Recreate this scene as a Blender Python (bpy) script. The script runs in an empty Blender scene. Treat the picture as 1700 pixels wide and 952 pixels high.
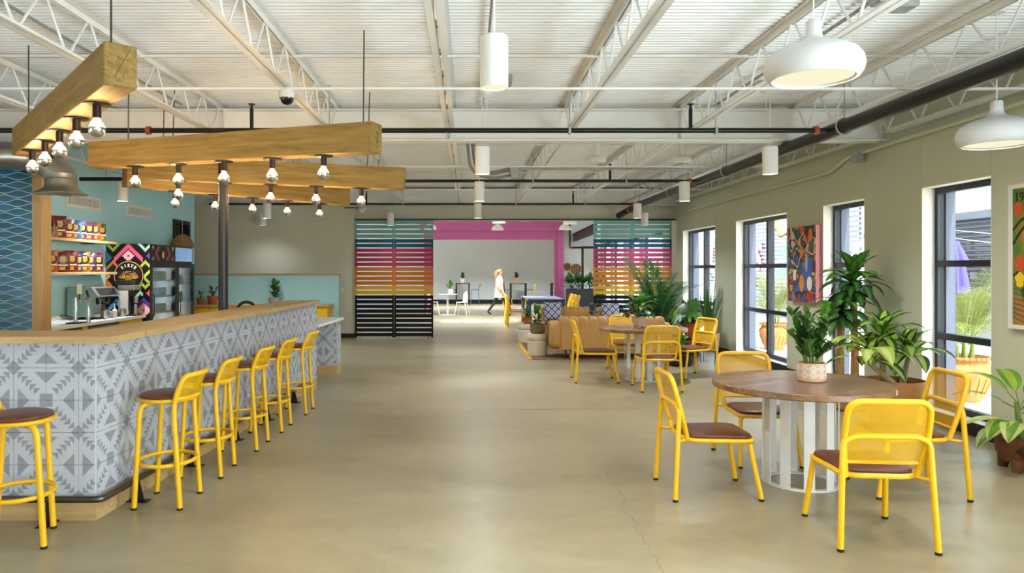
import bpy, bmesh, math, random
from mathutils import Vector, Matrix, noise as mnoise

R = math.radians
PI = math.pi
random.seed(11)
sc = bpy.context.scene
col = sc.collection

# ------------------------------------------------------------------ camera
cam = bpy.data.cameras.new('camera')
cam_o = bpy.data.objects.new('camera', cam)
col.objects.link(cam_o)
cam.sensor_width = 36.0
cam.lens = 1206 / 1700 * 36.0
cam.shift_x = 0.0424
cam.shift_y = -0.0165
cam.clip_start = 0.05
cam.clip_end = 300
cam_o.location = (0, 0, 1.55)
cam_o.rotation_euler = (R(90), 0, 0)
sc.camera = cam_o

# ------------------------------------------------------------------ sky, sun, exposure
world = bpy.data.worlds.new('world')
sc.world = world
world.use_nodes = True
wn = world.node_tree
wn.nodes.clear()
w_out = wn.nodes.new('ShaderNodeOutputWorld')
w_bg = wn.nodes.new('ShaderNodeBackground')
w_sky = wn.nodes.new('ShaderNodeTexSky')
w_sky.sky_type = 'NISHITA'
w_sky.sun_disc = False
w_sky.sun_elevation = R(52)
w_sky.sun_rotation = R(172)
w_sky.air_density = 1.0
w_sky.dust_density = 2.2
w_sky.ozone_density = 0.8
w_hsv = wn.nodes.new('ShaderNodeHueSaturation')
w_hsv.inputs['Saturation'].default_value = 0.45
wn.links.new(w_sky.outputs[0], w_hsv.inputs['Color'])
wn.links.new(w_hsv.outputs[0], w_bg.inputs['Color'])
wn.links.new(w_bg.outputs[0], w_out.inputs['Surface'])
w_bg.inputs['Strength'].default_value = 1.2

def light(name, kind, loc, energy, color=(1, 1, 1), rot=(0, 0, 0), **kw):
    l = bpy.data.lights.new(name, kind)
    l.energy = energy
    l.color = color
    for k, v in kw.items():
        setattr(l, k, v)
    o = bpy.data.objects.new(name, l)
    o.location = loc
    o.rotation_euler = rot
    col.objects.link(o)
    return o

# sun: high, almost along the window wall from behind the camera
sun_dir = Vector((0.13, -0.80, 1.02)).normalized()
sun = light('sun', 'SUN', (12, -6, 12), 17.0, (1.0, 0.97, 0.92), angle=R(0.6))
sun.rotation_euler = sun_dir.to_track_quat('Z', 'Y').to_euler()
# added fill light behind the camera, no glazing known there
light('rear_fill_light', 'AREA', (0.2, -3.85, 1.55), 60, (0.86, 0.95, 1.0),
      rot=(R(118), 0, 0), shape='RECTANGLE', size=9.5, size_y=3.0)
# added fill lights in two unseen window bays, tilted up at the ceiling
light('side_fill_light', 'AREA', (4.72, 1.35, 1.20), 290, (0.80, 0.92, 1.0),
      rot=(R(130), 0, R(90)), shape='RECTANGLE', size=2.0, size_y=2.2)
light('side_fill_light', 'AREA', (4.72, -1.8, 1.20), 600, (0.80, 0.92, 1.0),
      rot=(R(130), 0, R(90)), shape='RECTANGLE', size=2.0, size_y=2.2)

# added fill light for the left side, out of view by the wall
light('left_fill_light', 'AREA', (-7.55, 1.2, 1.55), 190, (0.92, 0.97, 1.0),
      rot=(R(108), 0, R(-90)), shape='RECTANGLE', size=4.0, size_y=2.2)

sc.view_settings.view_transform = 'Standard'
sc.view_settings.look = 'None'
sc.view_settings.gamma = 1.0
sc.view_settings.exposure = 0.2
sc.view_settings.use_curve_mapping = False
cy = sc.cycles
cy.use_denoising = True
cy.max_bounces = 8
cy.diffuse_bounces = 5
cy.glossy_bounces = 4
cy.transmission_bounces = 6
cy.transparent_max_bounces = 16
cy.sample_clamp_indirect = 6.0
cy.caustics_reflective = False
cy.caustics_refractive = False

# ------------------------------------------------------------------ helpers
def lin(c):
    return c / 12.92 if c <= 0.04045 else ((c + 0.055) / 1.055) ** 2.4

def hexc(h):
    h = h.lstrip('#')
    return tuple(lin(int(h[i:i + 2], 16) / 255) for i in (0, 2, 4)) + (1.0,)

MATS = {}

def mat(name, color, rough=0.5, metal=0.0, var=0.0, vscale=8.0, bump=0.0, bscale=60.0,
        spec=0.5, emit=0.0, coat=0.0, stretch=None, color2=None, trans=0.0, subs=None):
    if name in MATS:
        return MATS[name]
    m = bpy.data.materials.new(name)
    m.use_nodes = True
    nt = m.node_tree
    b = nt.nodes['Principled BSDF']
    c = hexc(color) if isinstance(color, str) else tuple(color) + (1,)
    b.inputs['Base Color'].default_value = c
    b.inputs['Roughness'].default_value = rough
    b.inputs['Metallic'].default_value = metal
    b.inputs['Specular IOR Level'].default_value = spec
    b.inputs['Coat Weight'].default_value = coat
    if emit:
        b.inputs['Emission Color'].default_value = c
        b.inputs['Emission Strength'].default_value = emit
    if var or bump or color2:
        tc = nt.nodes.new('ShaderNodeTexCoord')
        mp = nt.nodes.new('ShaderNodeMapping')
        nt.links.new(tc.outputs['Object'], mp.inputs['Vector'])
        if stretch:
            mp.inputs['Scale'].default_value = stretch
    if var or color2:
        n = nt.nodes.new('ShaderNodeTexNoise')
        n.inputs['Scale'].default_value = vscale
        n.inputs['Detail'].default_value = 5
        n.inputs['Roughness'].default_value = 0.6
        nt.links.new(mp.outputs[0], n.inputs['Vector'])
        r = nt.nodes.new('ShaderNodeValToRGB')
        r.color_ramp.elements[0].position = 0.3
        r.color_ramp.elements[1].position = 0.7
        if color2:
            c2 = hexc(color2)
            r.color_ramp.elements[0].color = c2
            r.color_ramp.elements[1].color = c
        else:
            r.color_ramp.elements[0].color = tuple(x * (1 - var) for x in c[:3]) + (1,)
            r.color_ramp.elements[1].color = tuple(min(1, x * (1 + var)) for x in c[:3]) + (1,)
        nt.links.new(n.outputs['Fac'], r.inputs['Fac'])
        nt.links.new(r.outputs[0], b.inputs['Base Color'])
    if bump:
        n2 = nt.nodes.new('ShaderNodeTexNoise')
        n2.inputs['Scale'].default_value = bscale
        n2.inputs['Detail'].default_value = 3
        nt.links.new(mp.outputs[0], n2.inputs['Vector'])
        bp = nt.nodes.new('ShaderNodeBump')
        bp.inputs['Strength'].default_value = bump
        bp.inputs['Distance'].default_value = 0.01
        nt.links.new(n2.outputs['Fac'], bp.inputs['Height'])
        nt.links.new(bp.outputs[0], b.inputs['Normal'])
    if trans:
        # thin translucent leaf / fabric
        o = nt.nodes['Material Output']
        t = nt.nodes.new('ShaderNodeBsdfTranslucent')
        t.inputs['Color'].default_value = tuple(min(1, x * 1.6) for x in c[:3]) + (1,)
        mx = nt.nodes.new('ShaderNodeMixShader')
        mx.inputs[0].default_value = trans
        nt.links.new(b.outputs[0], mx.inputs[1])
        nt.links.new(t.outputs[0], mx.inputs[2])
        nt.links.new(mx.outputs[0], o.inputs['Surface'])
    MATS[name] = m
    return m

def glow(name, color, strength):
    if name in MATS:
        return MATS[name]
    m = bpy.data.materials.new(name)
    m.use_nodes = True
    nt = m.node_tree
    nt.nodes.clear()
    o = nt.nodes.new('ShaderNodeOutputMaterial')
    e = nt.nodes.new('ShaderNodeEmission')
    e.inputs['Color'].default_value = hexc(color)
    e.inputs['Strength'].default_value = strength
    nt.links.new(e.outputs[0], o.inputs['Surface'])
    MATS[name] = m
    return m

def glassy(name, tint='#ffffff', refl=0.08, rough=0.0, emit=None, emit_s=0.0):
    """thin glass: mostly clear with a weak mirror reflection"""
    if name in MATS:
        return MATS[name]
    m = bpy.data.materials.new(name)
    m.use_nodes = True
    nt = m.node_tree
    nt.nodes.clear()
    o = nt.nodes.new('ShaderNodeOutputMaterial')
    t = nt.nodes.new('ShaderNodeBsdfTransparent')
    t.inputs['Color'].default_value = hexc(tint)
    g = nt.nodes.new('ShaderNodeBsdfGlossy')
    g.inputs['Roughness'].default_value = rough
    mx = nt.nodes.new('ShaderNodeMixShader')
    mx.inputs[0].default_value = refl
    nt.links.new(t.outputs[0], mx.inputs[1])
    nt.links.new(g.outputs[0], mx.inputs[2])
    last = mx
    if emit:
        e = nt.nodes.new('ShaderNodeEmission')
        e.inputs['Color'].default_value = hexc(emit)
        e.inputs['Strength'].default_value = emit_s
        ad = nt.nodes.new('ShaderNodeAddShader')
        nt.links.new(mx.outputs[0], ad.inputs[0])
        nt.links.new(e.outputs[0], ad.inputs[1])
        last = ad
    nt.links.new(last.outputs[0], o.inputs['Surface'])
    MATS[name] = m
    return m

def wood(name, c1, c2, rough=0.45, axis='x', scale=1.0, plank=0.0, bump=0.15):
    """grain running along `axis` in object space"""
    if name in MATS:
        return MATS[name]
    m = bpy.data.materials.new(name)
    m.use_nodes = True
    nt = m.node_tree
    b = nt.nodes['Principled BSDF']
    b.inputs['Roughness'].default_value = rough
    tc = nt.nodes.new('ShaderNodeTexCoord')
    mp = nt.nodes.new('ShaderNodeMapping')
    s = {'x': (1.2, 14, 14), 'y': (14, 1.2, 14), 'z': (14, 14, 1.2)}[axis]
    mp.inputs['Scale'].default_value = tuple(v * scale for v in s)
    nt.links.new(tc.outputs['Object'], mp.inputs['Vector'])
    n = nt.nodes.new('ShaderNodeTexNoise')
    n.inputs['Scale'].default_value = 2.2
    n.inputs['Detail'].default_value = 8
    n.inputs['Roughness'].default_value = 0.62
    n.inputs['Distortion'].default_value = 0.6
    nt.links.new(mp.outputs[0], n.inputs['Vector'])
    r = nt.nodes.new('ShaderNodeValToRGB')
    r.color_ramp.elements[0].position = 0.32
    r.color_ramp.elements[1].position = 0.68
    r.color_ramp.elements[0].color = hexc(c2)
    r.color_ramp.elements[1].color = hexc(c1)
    nt.links.new(n.outputs['Fac'], r.inputs['Fac'])
    out = r.outputs[0]
    if plank:
        # board to board colour steps across the grain
        sx = nt.nodes.new('ShaderNodeSeparateXYZ')
        nt.links.new(tc.outputs['Object'], sx.inputs[0])
        dv = nt.nodes.new('ShaderNodeMath'); dv.operation = 'DIVIDE'
        dv.inputs[1].default_value = plank
        nt.links.new(sx.outputs['Y' if axis == 'x' else 'X'], dv.inputs[0])
        fl = nt.nodes.new('ShaderNodeMath'); fl.operation = 'FLOOR'
        nt.links.new(dv.outputs[0], fl.inputs[0])
        wn_ = nt.nodes.new('ShaderNodeTexWhiteNoise'); wn_.noise_dimensions = '1D'
        nt.links.new(fl.outputs[0], wn_.inputs['W'])
        mr = nt.nodes.new('ShaderNodeMapRange')
        mr.inputs['To Min'].default_value = 0.72
        mr.inputs['To Max'].default_value = 1.18
        nt.links.new(wn_.outputs['Value'], mr.inputs['Value'])
        mu = nt.nodes.new('ShaderNodeVectorMath'); mu.operation = 'SCALE'
        nt.links.new(out, mu.inputs[0])
        nt.links.new(mr.outputs[0], mu.inputs['Scale'])
        out = mu.outputs[0]
    nt.links.new(out, b.inputs['Base Color'])
    bp = nt.nodes.new('ShaderNodeBump')
    bp.inputs['Strength'].default_value = bump
    bp.inputs['Distance'].default_value = 0.004
    nt.links.new(n.outputs['Fac'], bp.inputs['Height'])
    nt.links.new(bp.outputs[0], b.inputs['Normal'])
    MATS[name] = m
    return m


class MB:
    """collects primitives and links them as one mesh object"""
    def __init__(self):
        self.v, self.f, self.m = [], [], []

    def add(self, vs, fs, mi=0):
        o = len(self.v)
        self.v += [tuple(p) for p in vs]
        for f in fs:
            self.f.append(tuple(i + o for i in f))
            self.m.append(mi)
        return self

    def box(self, x0, x1, y0, y1, z0, z1, mi=0):
        vs = [(x0, y0, z0), (x1, y0, z0), (x1, y1, z0), (x0, y1, z0),
              (x0, y0, z1), (x1, y0, z1), (x1, y1, z1), (x0, y1, z1)]
        fs = [(0, 3, 2, 1), (4, 5, 6, 7), (0, 1, 5, 4), (1, 2, 6, 5), (2, 3, 7, 6), (3, 0, 4, 7)]
        return self.add(vs, fs, mi)

    def bbox(self, x0, x1, y0, y1, z0, z1, b=0.01, mi=0):
        """box with bevelled vertical and top edges (chamfer b)"""
        def ring(e, z):
            return [(x0 + e, y0, z), (x1 - e, y0, z), (x1, y0 + e, z), (x1, y1 - e, z),
                    (x1 - e, y1, z), (x0 + e, y1, z), (x0, y1 - e, z), (x0, y0 + e, z)]
        def ring_in(z):
            return [(x0 + b * 1.5, y0 + b, z), (x1 - b * 1.5, y0 + b, z), (x1 - b, y0 + b * 1.5, z), (x1 - b, y1 - b * 1.5, z),
                    (x1 - b * 1.5, y1 - b, z), (x0 + b * 1.5, y1 - b, z), (x0 + b, y1 - b * 1.5, z), (x0 + b, y0 + b * 1.5, z)]
        rs = [ring_in(z0), ring(b, z0 + b), ring(b, z1 - b), ring_in(z1)]
        vs = sum(rs, [])
        fs = [tuple(reversed(range(8)))]
        for k in range(3):
            for i in range(8):
                j = (i + 1) % 8
                fs.append((k * 8 + i, k * 8 + j, k * 8 + 8 + j, k * 8 + 8 + i))
        fs.append(tuple(range(24, 32)))
        return self.add(vs, fs, mi)

    def obox(self, p0, p1, w, h, mi=0, up=(0, 0, 1)):
        """bar from p0 to p1 with width w (sideways) and height h"""
        p0, p1 = Vector(p0), Vector(p1)
        d = (p1 - p0).normalized()
        u = Vector(up)
        if abs(d.dot(u)) > 0.99:
            u = Vector((0, 1, 0))
        s = d.cross(u).normalized()
        t = s.cross(d).normalized()
        vs = []
        for p in (p0, p1):
            for a, b in ((-1, -1), (1, -1), (1, 1), (-1, 1)):
                vs.append(p + s * (a * w / 2) + t * (b * h / 2))
        fs = [(0, 1, 2, 3), (7, 6, 5, 4), (0, 4, 5, 1), (1, 5, 6, 2), (2, 6, 7, 3), (3, 7, 4, 0)]
        return self.add(vs, fs, mi)

    def tube(self, pts, r, n=8, closed=False, mi=0, caps=True):
        pts = [Vector(p) for p in pts]
        N = len(pts)
        rr = r if isinstance(r, (list, tuple)) else [r] * N
        tans = []
        for i in range(N):
            if closed:
                t = pts[(i + 1) % N] - pts[i - 1]
            elif i == 0:
                t = pts[1] - pts[0]
            elif i == N - 1:
                t = pts[-1] - pts[-2]
            else:
                t = (pts[i + 1] - pts[i]).normalized() + (pts[i] - pts[i - 1]).normalized()
            if t.length < 1e-9:
                t = Vector((0, 0, 1))
            tans.append(t.normalized())
        a = Vector((0, 0, 1)) if abs(tans[0].z) < 0.9 else Vector((1, 0, 0))
        nrm = (a - tans[0] * a.dot(tans[0])).normalized()
        vs = []
        for i in range(N):
            if i:
                nrm = nrm - tans[i] * nrm.dot(tans[i])
                if nrm.length < 1e-6:
                    nrm = tans[i].orthogonal()
                nrm.normalize()
            bn = tans[i].cross(nrm)
            for k in range(n):
                an = 2 * PI * k / n
                vs.append(pts[i] + (nrm * math.cos(an) + bn * math.sin(an)) * rr[i])
        fs = []
        M = N if closed else N - 1
        for i in range(M):
            j = (i + 1) % N
            for k in range(n):
                l = (k + 1) % n
                fs.append((i * n + k, i * n + l, j * n + l, j * n + k))
        if caps and not closed:
            fs.append(tuple(reversed(range(n))))
            fs.append(tuple(range((N - 1) * n, N * n)))
        return self.add(vs, fs, mi)

    def lathe(self, prof, n=20, c=(0, 0, 0), mi=0, cap0=True, cap1=True):
        vs, fs = [], []
        for r, z in prof:
            for k in range(n):
                a = 2 * PI * k / n
                vs.append((c[0] + r * math.cos(a), c[1] + r * math.sin(a), c[2] + z))
        for i in range(len(prof) - 1):
            for k in range(n):
                l = (k + 1) % n
                fs.append((i * n + k, i * n + l, i * n + n + l, i * n + n + k))
        if cap0:
            fs.append(tuple(reversed(range(n))))
        if cap1:
            q = (len(prof) - 1) * n
            fs.append(tuple(range(q, q + n)))
        return self.add(vs, fs, mi)

    def prism(self, poly, z0, z1, mi=0):
        n = len(poly)
        vs = [(x, y, z0) for x, y in poly] + [(x, y, z1) for x, y in poly]
        fs = [tuple(reversed(range(n))), tuple(range(n, 2 * n))]
        for i in range(n):
            j = (i + 1) % n
            fs.append((i, j, n + j, n + i))
        return self.add(vs, fs, mi)

    def grid(self, rows, mi=0, closed_u=False):
        """rows: list of equal-length point lists"""
        n = len(rows[0])
        vs = [p for r in rows for p in r]
        fs = []
        for i in range(len(rows) - 1):
            for k in range(n if closed_u else n - 1):
                l = (k + 1) % n
                fs.append((i * n + k, i * n + l, (i + 1) * n + l, (i + 1) * n + k))
        return self.add(vs, fs, mi)

    def xf(self, M):
        self.v = [tuple(M @ Vector(p)) for p in self.v]
        return self

    def mesh(self, name, mats, smooth=True, ang=38):
        me = bpy.data.meshes.new(name)
        me.from_pydata(self.v, [], self.f)
        for m in (mats if isinstance(mats, (list, tuple)) else [mats]):
            me.materials.append(m)
        if max(self.m) > 0:
            me.polygons.foreach_set('material_index', self.m)
        bm = bmesh.new()
        bm.from_mesh(me)
        bmesh.ops.recalc_face_normals(bm, faces=bm.faces)
        bm.to_mesh(me)
        bm.free()
        if smooth:
            me.polygons.foreach_set('use_smooth', [True] * len(me.polygons))
            me.set_sharp_from_angle(angle=R(ang))
        me.update()
        return me

    def build(self, name, mats, parent=None, smooth=True, ang=38, loc=None, rot=None):
        return link(name, self.mesh(name, mats, smooth, ang), parent, loc, rot)


def link(name, me, parent=None, loc=None, rot=None, scale=None):
    o = bpy.data.objects.new(name, me)
    if loc is not None:
        o.location = loc
    if rot is not None:
        o.rotation_euler = rot
    if scale is not None:
        o.scale = scale
    if parent is not None:
        o.parent = parent
    col.objects.link(o)
    return o

def tag(o, label=None, cat=None, group=None, kind=None):
    if label: o['label'] = label
    if cat: o['category'] = cat
    if group: o['group'] = group
    if kind: o['kind'] = kind
    return o

def thing(name, label, cat, loc=(0, 0, 0), rz=0.0, group=None):
    o = bpy.data.objects.new(name, None)
    o.empty_display_size = 0.1
    o.location = loc
    o.rotation_euler = (0, 0, rz)
    col.objects.link(o)
    return tag(o, label, cat, group)

KIDS = {}
def copy_tree(o, parent=None):
    c = o.copy()
    col.objects.link(c)
    if parent is not None:
        c.parent = parent
    for ch in list(o.children):
        copy_tree(ch, c)
    return c

def struct(o, label=None):
    o['kind'] = 'structure'
    if label: o['label'] = label
    return o

def fillet(pts, rad, n=5):
    """round the inner corners of a polyline"""
    pts = [Vector(p) for p in pts]
    out = [pts[0]]
    for i in range(1, len(pts) - 1):
        a, b, c = pts[i - 1], pts[i], pts[i + 1]
        r = rad[i - 1] if isinstance(rad, (list, tuple)) else rad
        da, dc = (a - b), (c - b)
        t = min(r, da.length * 0.49, dc.length * 0.49)
        p, q = b + da.normalized() * t, b + dc.normalized() * t
        for k in range(n + 1):
            s = k / n
            out.append(p * (1 - s) ** 2 + b * 2 * s * (1 - s) + q * s * s)
    out.append(pts[-1])
    return out

def circle(c, r, n=24, z=None, ry=None, a0=0.0, a1=2 * PI, end=False):
    ry = r if ry is None else ry
    k = n if not end else n
    m = n if not end else n - 1
    return [Vector((c[0] + r * math.cos(a0 + (a1 - a0) * i / m), c[1] + ry * math.sin(a0 + (a1 - a0) * i / m), c[2])) for i in range(k)]

ORD = ['first', 'second', 'third', 'fourth', 'fifth', 'sixth', 'seventh', 'eighth', 'ninth', 'tenth', 'eleventh', 'twelfth']

# ------------------------------------------------------------------ shared materials
M_white_steel = mat('white_painted_steel', '#e6e6e4', 0.55, var=0.04, vscale=3)
M_deck = mat('white_roof_deck', '#eeefef', 0.6, var=0.03, vscale=2)
M_black_pipe = mat('black_pipe', '#191716', 0.35, metal=0.3, var=0.25, vscale=6)
M_galv = mat('galvanized_steel', '#a3a5a2', 0.45, metal=0.4, var=0.18, vscale=14)
M_orange = mat('orange_coupling', '#a8441d', 0.45, var=0.2)
M_black = mat('black_metal', '#0e0e12', 0.45)
M_yellow = mat('yellow_powder_coat', '#e6b20e', 0.38, var=0.02, vscale=5)
M_leather = mat('brown_leather', '#5e2f18', 0.36, var=0.22, vscale=7, bump=0.12, bscale=120)
M_beige_wall = mat('beige_wall_paint', '#c8c5b4', 0.85, var=0.015, vscale=1.2)
M_right_wall = mat('beige_wall_panels', '#bcbfa9', 0.85, var=0.015, vscale=1.2)
M_teal_wall = mat('teal_wall_paint', '#abdae6', 0.8, var=0.02, vscale=1.0)
M_grey_wall = mat('pale_grey_wall_paint', '#cfd5da', 0.85, var=0.015, vscale=1.0)
M_pink = mat('magenta_paint', '#c0609c', 0.55, var=0.03, vscale=1.0)
M_baseboard = mat('black_baseboard', '#14151b', 0.5)
M_white = mat('white_gloss', '#eceae4', 0.35)
M_matte_white = mat('white_matte', '#dcdbd6', 0.55)
M_frame = mat('dark_window_frame', '#1d222c', 0.4, metal=0.2)
M_outer = mat('blue_grey_outer_frame', '#3d4558', 0.45, metal=0.2)  # shade put into the colour: darker than the lining's own paint
M_glass = glassy('window_glass', '#f2f6f6', 0.05)
M_terracotta = mat('terracotta', '#a4562c', 0.8, var=0.12, vscale=12)
M_soil = mat('potting_soil', '#2a1d14', 0.95, var=0.3, vscale=60)
M_oak = wood('oak', '#c3a473', '#ab8c5a', 0.45, 'x')
M_oak_z = wood('oak_upright', '#bb9c6c', '#9f8152', 0.5, 'z')
M_beam = wood('rough_sawn_fir', '#9c7e40', '#745a26', 0.75, 'x', 0.8, bump=0.5)
M_walnut = wood('walnut', '#9a7658', '#74543b', 0.27, 'x', 0.8, plank=0.11)
M_chrome = mat('chrome', '#d8d8d6', 0.12, metal=1.0)
M_steel = mat('brushed_steel', '#b9b7b0', 0.3, metal=0.9)
M_darksteel = mat('dark_steel_pipe', '#5e5a55', 0.28, metal=0.9)

# ================================================================== SETTING
# ---- polished concrete floor
def concrete():
    m = bpy.data.materials.new('polished_concrete')
    m.use_nodes = True
    nt = m.node_tree
    L = nt.links.new
    b = nt.nodes['Principled BSDF']
    tc = nt.nodes.new('ShaderNodeTexCoord')
    def noise(scale, detail=6, rough=0.6, st=None, dist=0.0):
        n = nt.nodes.new('ShaderNodeTexNoise')
        n.inputs['Scale'].default_value = scale
        n.inputs['Detail'].default_value = detail
        n.inputs['Roughness'].default_value = rough
        n.inputs['Distortion'].default_value = dist
        if st:
            mp = nt.nodes.new('ShaderNodeMapping')
            mp.inputs['Scale'].default_value = st
            L(tc.outputs['Object'], mp.inputs['Vector'])
            L(mp.outputs[0], n.inputs['Vector'])
        else:
            L(tc.outputs['Object'], n.inputs['Vector'])
        return n
    n1 = noise(0.55, 7, 0.62, (0.7, 1.4, 1), 0.4)
    r1 = nt.nodes.new('ShaderNodeValToRGB')
    e = r1.color_ramp.elements
    e[0].position, e[0].color = 0.28, hexc('#7f745a')
    e[1].position, e[1].color = 0.72, hexc('#a69e84')
    k = e.new(0.5); k.color = hexc('#978c70')
    L(n1.outputs['Fac'], r1.inputs['Fac'])
    n2 = noise(5.0, 8, 0.7)
    r2 = nt.nodes.new('ShaderNodeMapRange')
    r2.inputs['From Min'].default_value = 0.3
    r2.inputs['From Max'].default_value = 0.7
    r2.inputs['To Min'].default_value = 0.9
    r2.inputs['To Max'].default_value = 1.06
    L(n2.outputs['Fac'], r2.inputs['Value'])
    s1 = nt.nodes.new('ShaderNodeVectorMath'); s1.operation = 'SCALE'
    L(r1.outputs[0], s1.inputs[0]); L(r2.outputs[0], s1.inputs['Scale'])
    # sparse stains
    n3 = noise(1.7, 4, 0.5)
    r3 = nt.nodes.new('ShaderNodeMapRange')
    r3.inputs['From Min'].default_value = 0.62
    r3.inputs['From Max'].default_value = 0.78
    r3.inputs['To Min'].default_value = 1.0
    r3.inputs['To Max'].default_value = 0.8
    L(n3.outputs['Fac'], r3.inputs['Value'])
    s2 = nt.nodes.new('ShaderNodeVectorMath'); s2.operation = 'SCALE'
    L(s1.outputs[0], s2.inputs[0]); L(r3.outputs[0], s2.inputs['Scale'])
    # hairline cracks: one wandering line through the right half, one fainter in the middle
    sx = nt.nodes.new('ShaderNodeSeparateXYZ')
    L(tc.outputs['Object'], sx.inputs[0])
    def crack(x0, slope, amp, width, y0, y1, dark):
        nn = noise(1.4, 6, 0.65)
        a = nt.nodes.new('ShaderNodeMath'); a.operation = 'MULTIPLY_ADD'
        a.inputs[1].default_value = slope; a.inputs[2].default_value = x0
        L(sx.outputs['Y'], a.inputs[0])
        bb = nt.nodes.new('ShaderNodeMath'); bb.operation = 'MULTIPLY_ADD'
        bb.inputs[1].default_value = amp
        L(nn.outputs['Fac'], bb.inputs[0]); L(a.outputs[0], bb.inputs[2])
        d = nt.nodes.new('ShaderNodeMath'); d.operation = 'SUBTRACT'
        L(sx.outputs['X'], d.inputs[0]); L(bb.outputs[0], d.inputs[1])
        ab = nt.nodes.new('ShaderNodeMath'); ab.operation = 'ABSOLUTE'
        L(d.outputs[0], ab.inputs[0])
        lt = nt.nodes.new('ShaderNodeMath'); lt.operation = 'LESS_THAN'
        lt.inputs[1].default_value = width
        L(ab.outputs[0], lt.inputs[0])
        g = nt.nodes.new('ShaderNodeMath'); g.operation = 'GREATER_THAN'; g.inputs[1].default_value = y0
        l = nt.nodes.new('ShaderNodeMath'); l.operation = 'LESS_THAN'; l.inputs[1].default_value = y1
        L(sx.outputs['Y'], g.inputs[0]); L(sx.outputs['Y'], l.inputs[0])
        m1 = nt.nodes.new('ShaderNodeMath'); m1.operation = 'MULTIPLY'
        L(lt.outputs[0], m1.inputs[0]); L(g.outputs[0], m1.inputs[1])
        m2 = nt.nodes.new('ShaderNodeMath'); m2.operation = 'MULTIPLY'
        L(m1.outputs[0], m2.inputs[0]); L(l.outputs[0], m2.inputs[1])
        m3 = nt.nodes.new('ShaderNodeMath'); m3.operation = 'MULTIPLY_ADD'
        m3.inputs[1].default_value = dark - 1; m3.inputs[2].default_value = 1
        L(m2.outputs[0], m3.inputs[0])
        return m3
    c1 = crack(0.62, 0.055, 0.35, 0.0028, 3.0, 5.6, 0.62)
    c2 = crack(-0.62, 0.03, 0.12, 0.002, 2.8, 4.6, 0.84)
    cm = nt.nodes.new('ShaderNodeMath'); cm.operation = 'MULTIPLY'
    L(c1.outputs[0], cm.inputs[0]); L(c2.outputs[0], cm.inputs[1])
    s3 = nt.nodes.new('ShaderNodeVectorMath'); s3.operation = 'SCALE'
    L(s2.outputs[0], s3.inputs[0]); L(cm.outputs[0], s3.inputs['Scale'])
    L(s3.outputs[0], b.inputs['Base Color'])
    b.inputs['Roughness'].default_value = 0.30
    b.inputs['Specular IOR Level'].default_value = 0.5
    bp = nt.nodes.new('ShaderNodeBump')
    bp.inputs['Strength'].default_value = 0.03
    bp.inputs['Distance'].default_value = 0.02
    L(n2.outputs['Fac'], bp.inputs['Height'])
    return m

M_conc = concrete()
fl = MB()
fl.box(-7.6, 5.0, -4.2, 8.05, -0.12, 0.0)
fl.box(-7.6, 5.0, 8.056, 16.9, -0.12, 0.0)
fl.box(-7.6, 5.0, 16.9, 34.0, -0.12, 0.0)
fl.box(-7.6, 5.0, 8.04, 8.07, -0.13, -0.006)
struct(fl.build('floor', M_conc), 'polished tan concrete floor with a saw cut joint')

# ---- corrugated roof deck
dk = MB()
pitch, hgt, zb = 0.0667, 0.027, 3.42
prof = []
y = -4.2
while y < 16.9:
    prof += [(y, zb), (y + pitch * 0.34, zb), (y + pitch * 0.5, zb + hgt), (y + pitch * 0.84, zb + hgt)]
    y += pitch
rows = [[(x, py, pz) for (py, pz) in prof] for x in (-7.6, 5.0)]
dk.grid(rows)
dk.box(-7.6, 5.0, -4.2, 16.9, zb + 0.06, zb + 0.16)
struct(dk.build('ceiling', M_deck, smooth=False), 'white corrugated steel roof deck')

# back room ceiling with a barred skylight opening
bc = MB()
bc.box(-7.6, 5.04, 16.9, 18.25, 3.6, 3.7)
bc.box(-7.6, 5.04, 19.45, 34.0, 3.6, 3.7)
bc.box(-7.6, -0.36, 18.25, 19.45, 3.6, 3.7)
bc.box(2.6, 5.04, 18.25, 19.45, 3.6, 3.7)
for xb in (0.3, 1.0, 1.75):
    bc.box(xb - 0.03, xb + 0.03, 18.25, 19.45, 3.62, 3.68)
bc.box(-7.6, 5.04, 16.86, 16.9, 3.42, 3.7)
struct(bc.build('ceiling_back_room', M_grey_wall, smooth=False), 'pale ceiling of the far room with a skylight')

# ---- window wall on the right
XW = 4.70
WIN = [(1, 13.845, 15.926, True), (2, 10.725, 12.766, True), (3, 8.626, 9.633, False), (4, 6.53, 7.535, False),
       (5, 0.35, 2.35, True), (6, -2.8, -0.8, True)]
WZ0, WZ1, WT = 0.12, 2.40, 0.34
ys = sorted([(a, b) for _, a, b, _ in WIN])
wr = MB()
edges = [-4.2] + [v for ab in ys for v in ab] + [16.9]
for i in range(0, len(edges), 2):
    wr.box(XW + 0.022, XW + WT, edges[i], edges[i + 1], -0.1, 3.62)
for a, b in ys:
    wr.box(XW + 0.022, XW + WT, a, b, WZ1, 3.62)
    wr.box(XW + 0.022, XW + WT, a, b, -0.1, WZ0)
wall_r = struct(wr.build('wall_right', M_right_wall, smooth=False), 'beige panelled window wall')
for i in range(0, len(edges), 2):
    g = 0.003
    MB().box(XW, XW + 0.021, edges[i] + g * (i > 0), edges[i + 1] - g, 0.0, 3.42).build('wall_panel', M_right_wall, wall_r, smooth=False)
for a, b in ys:
    MB().box(XW, XW + 0.021, a + 0.001, b - 0.001, WZ1, 3.42).build('wall_panel', M_right_wall, wall_r, smooth=False)
    MB().box(XW, XW + 0.021, a + 0.001, b - 0.001, 0.0, WZ0).build('wall_panel', M_right_wall, wall_r, smooth=False)
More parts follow.
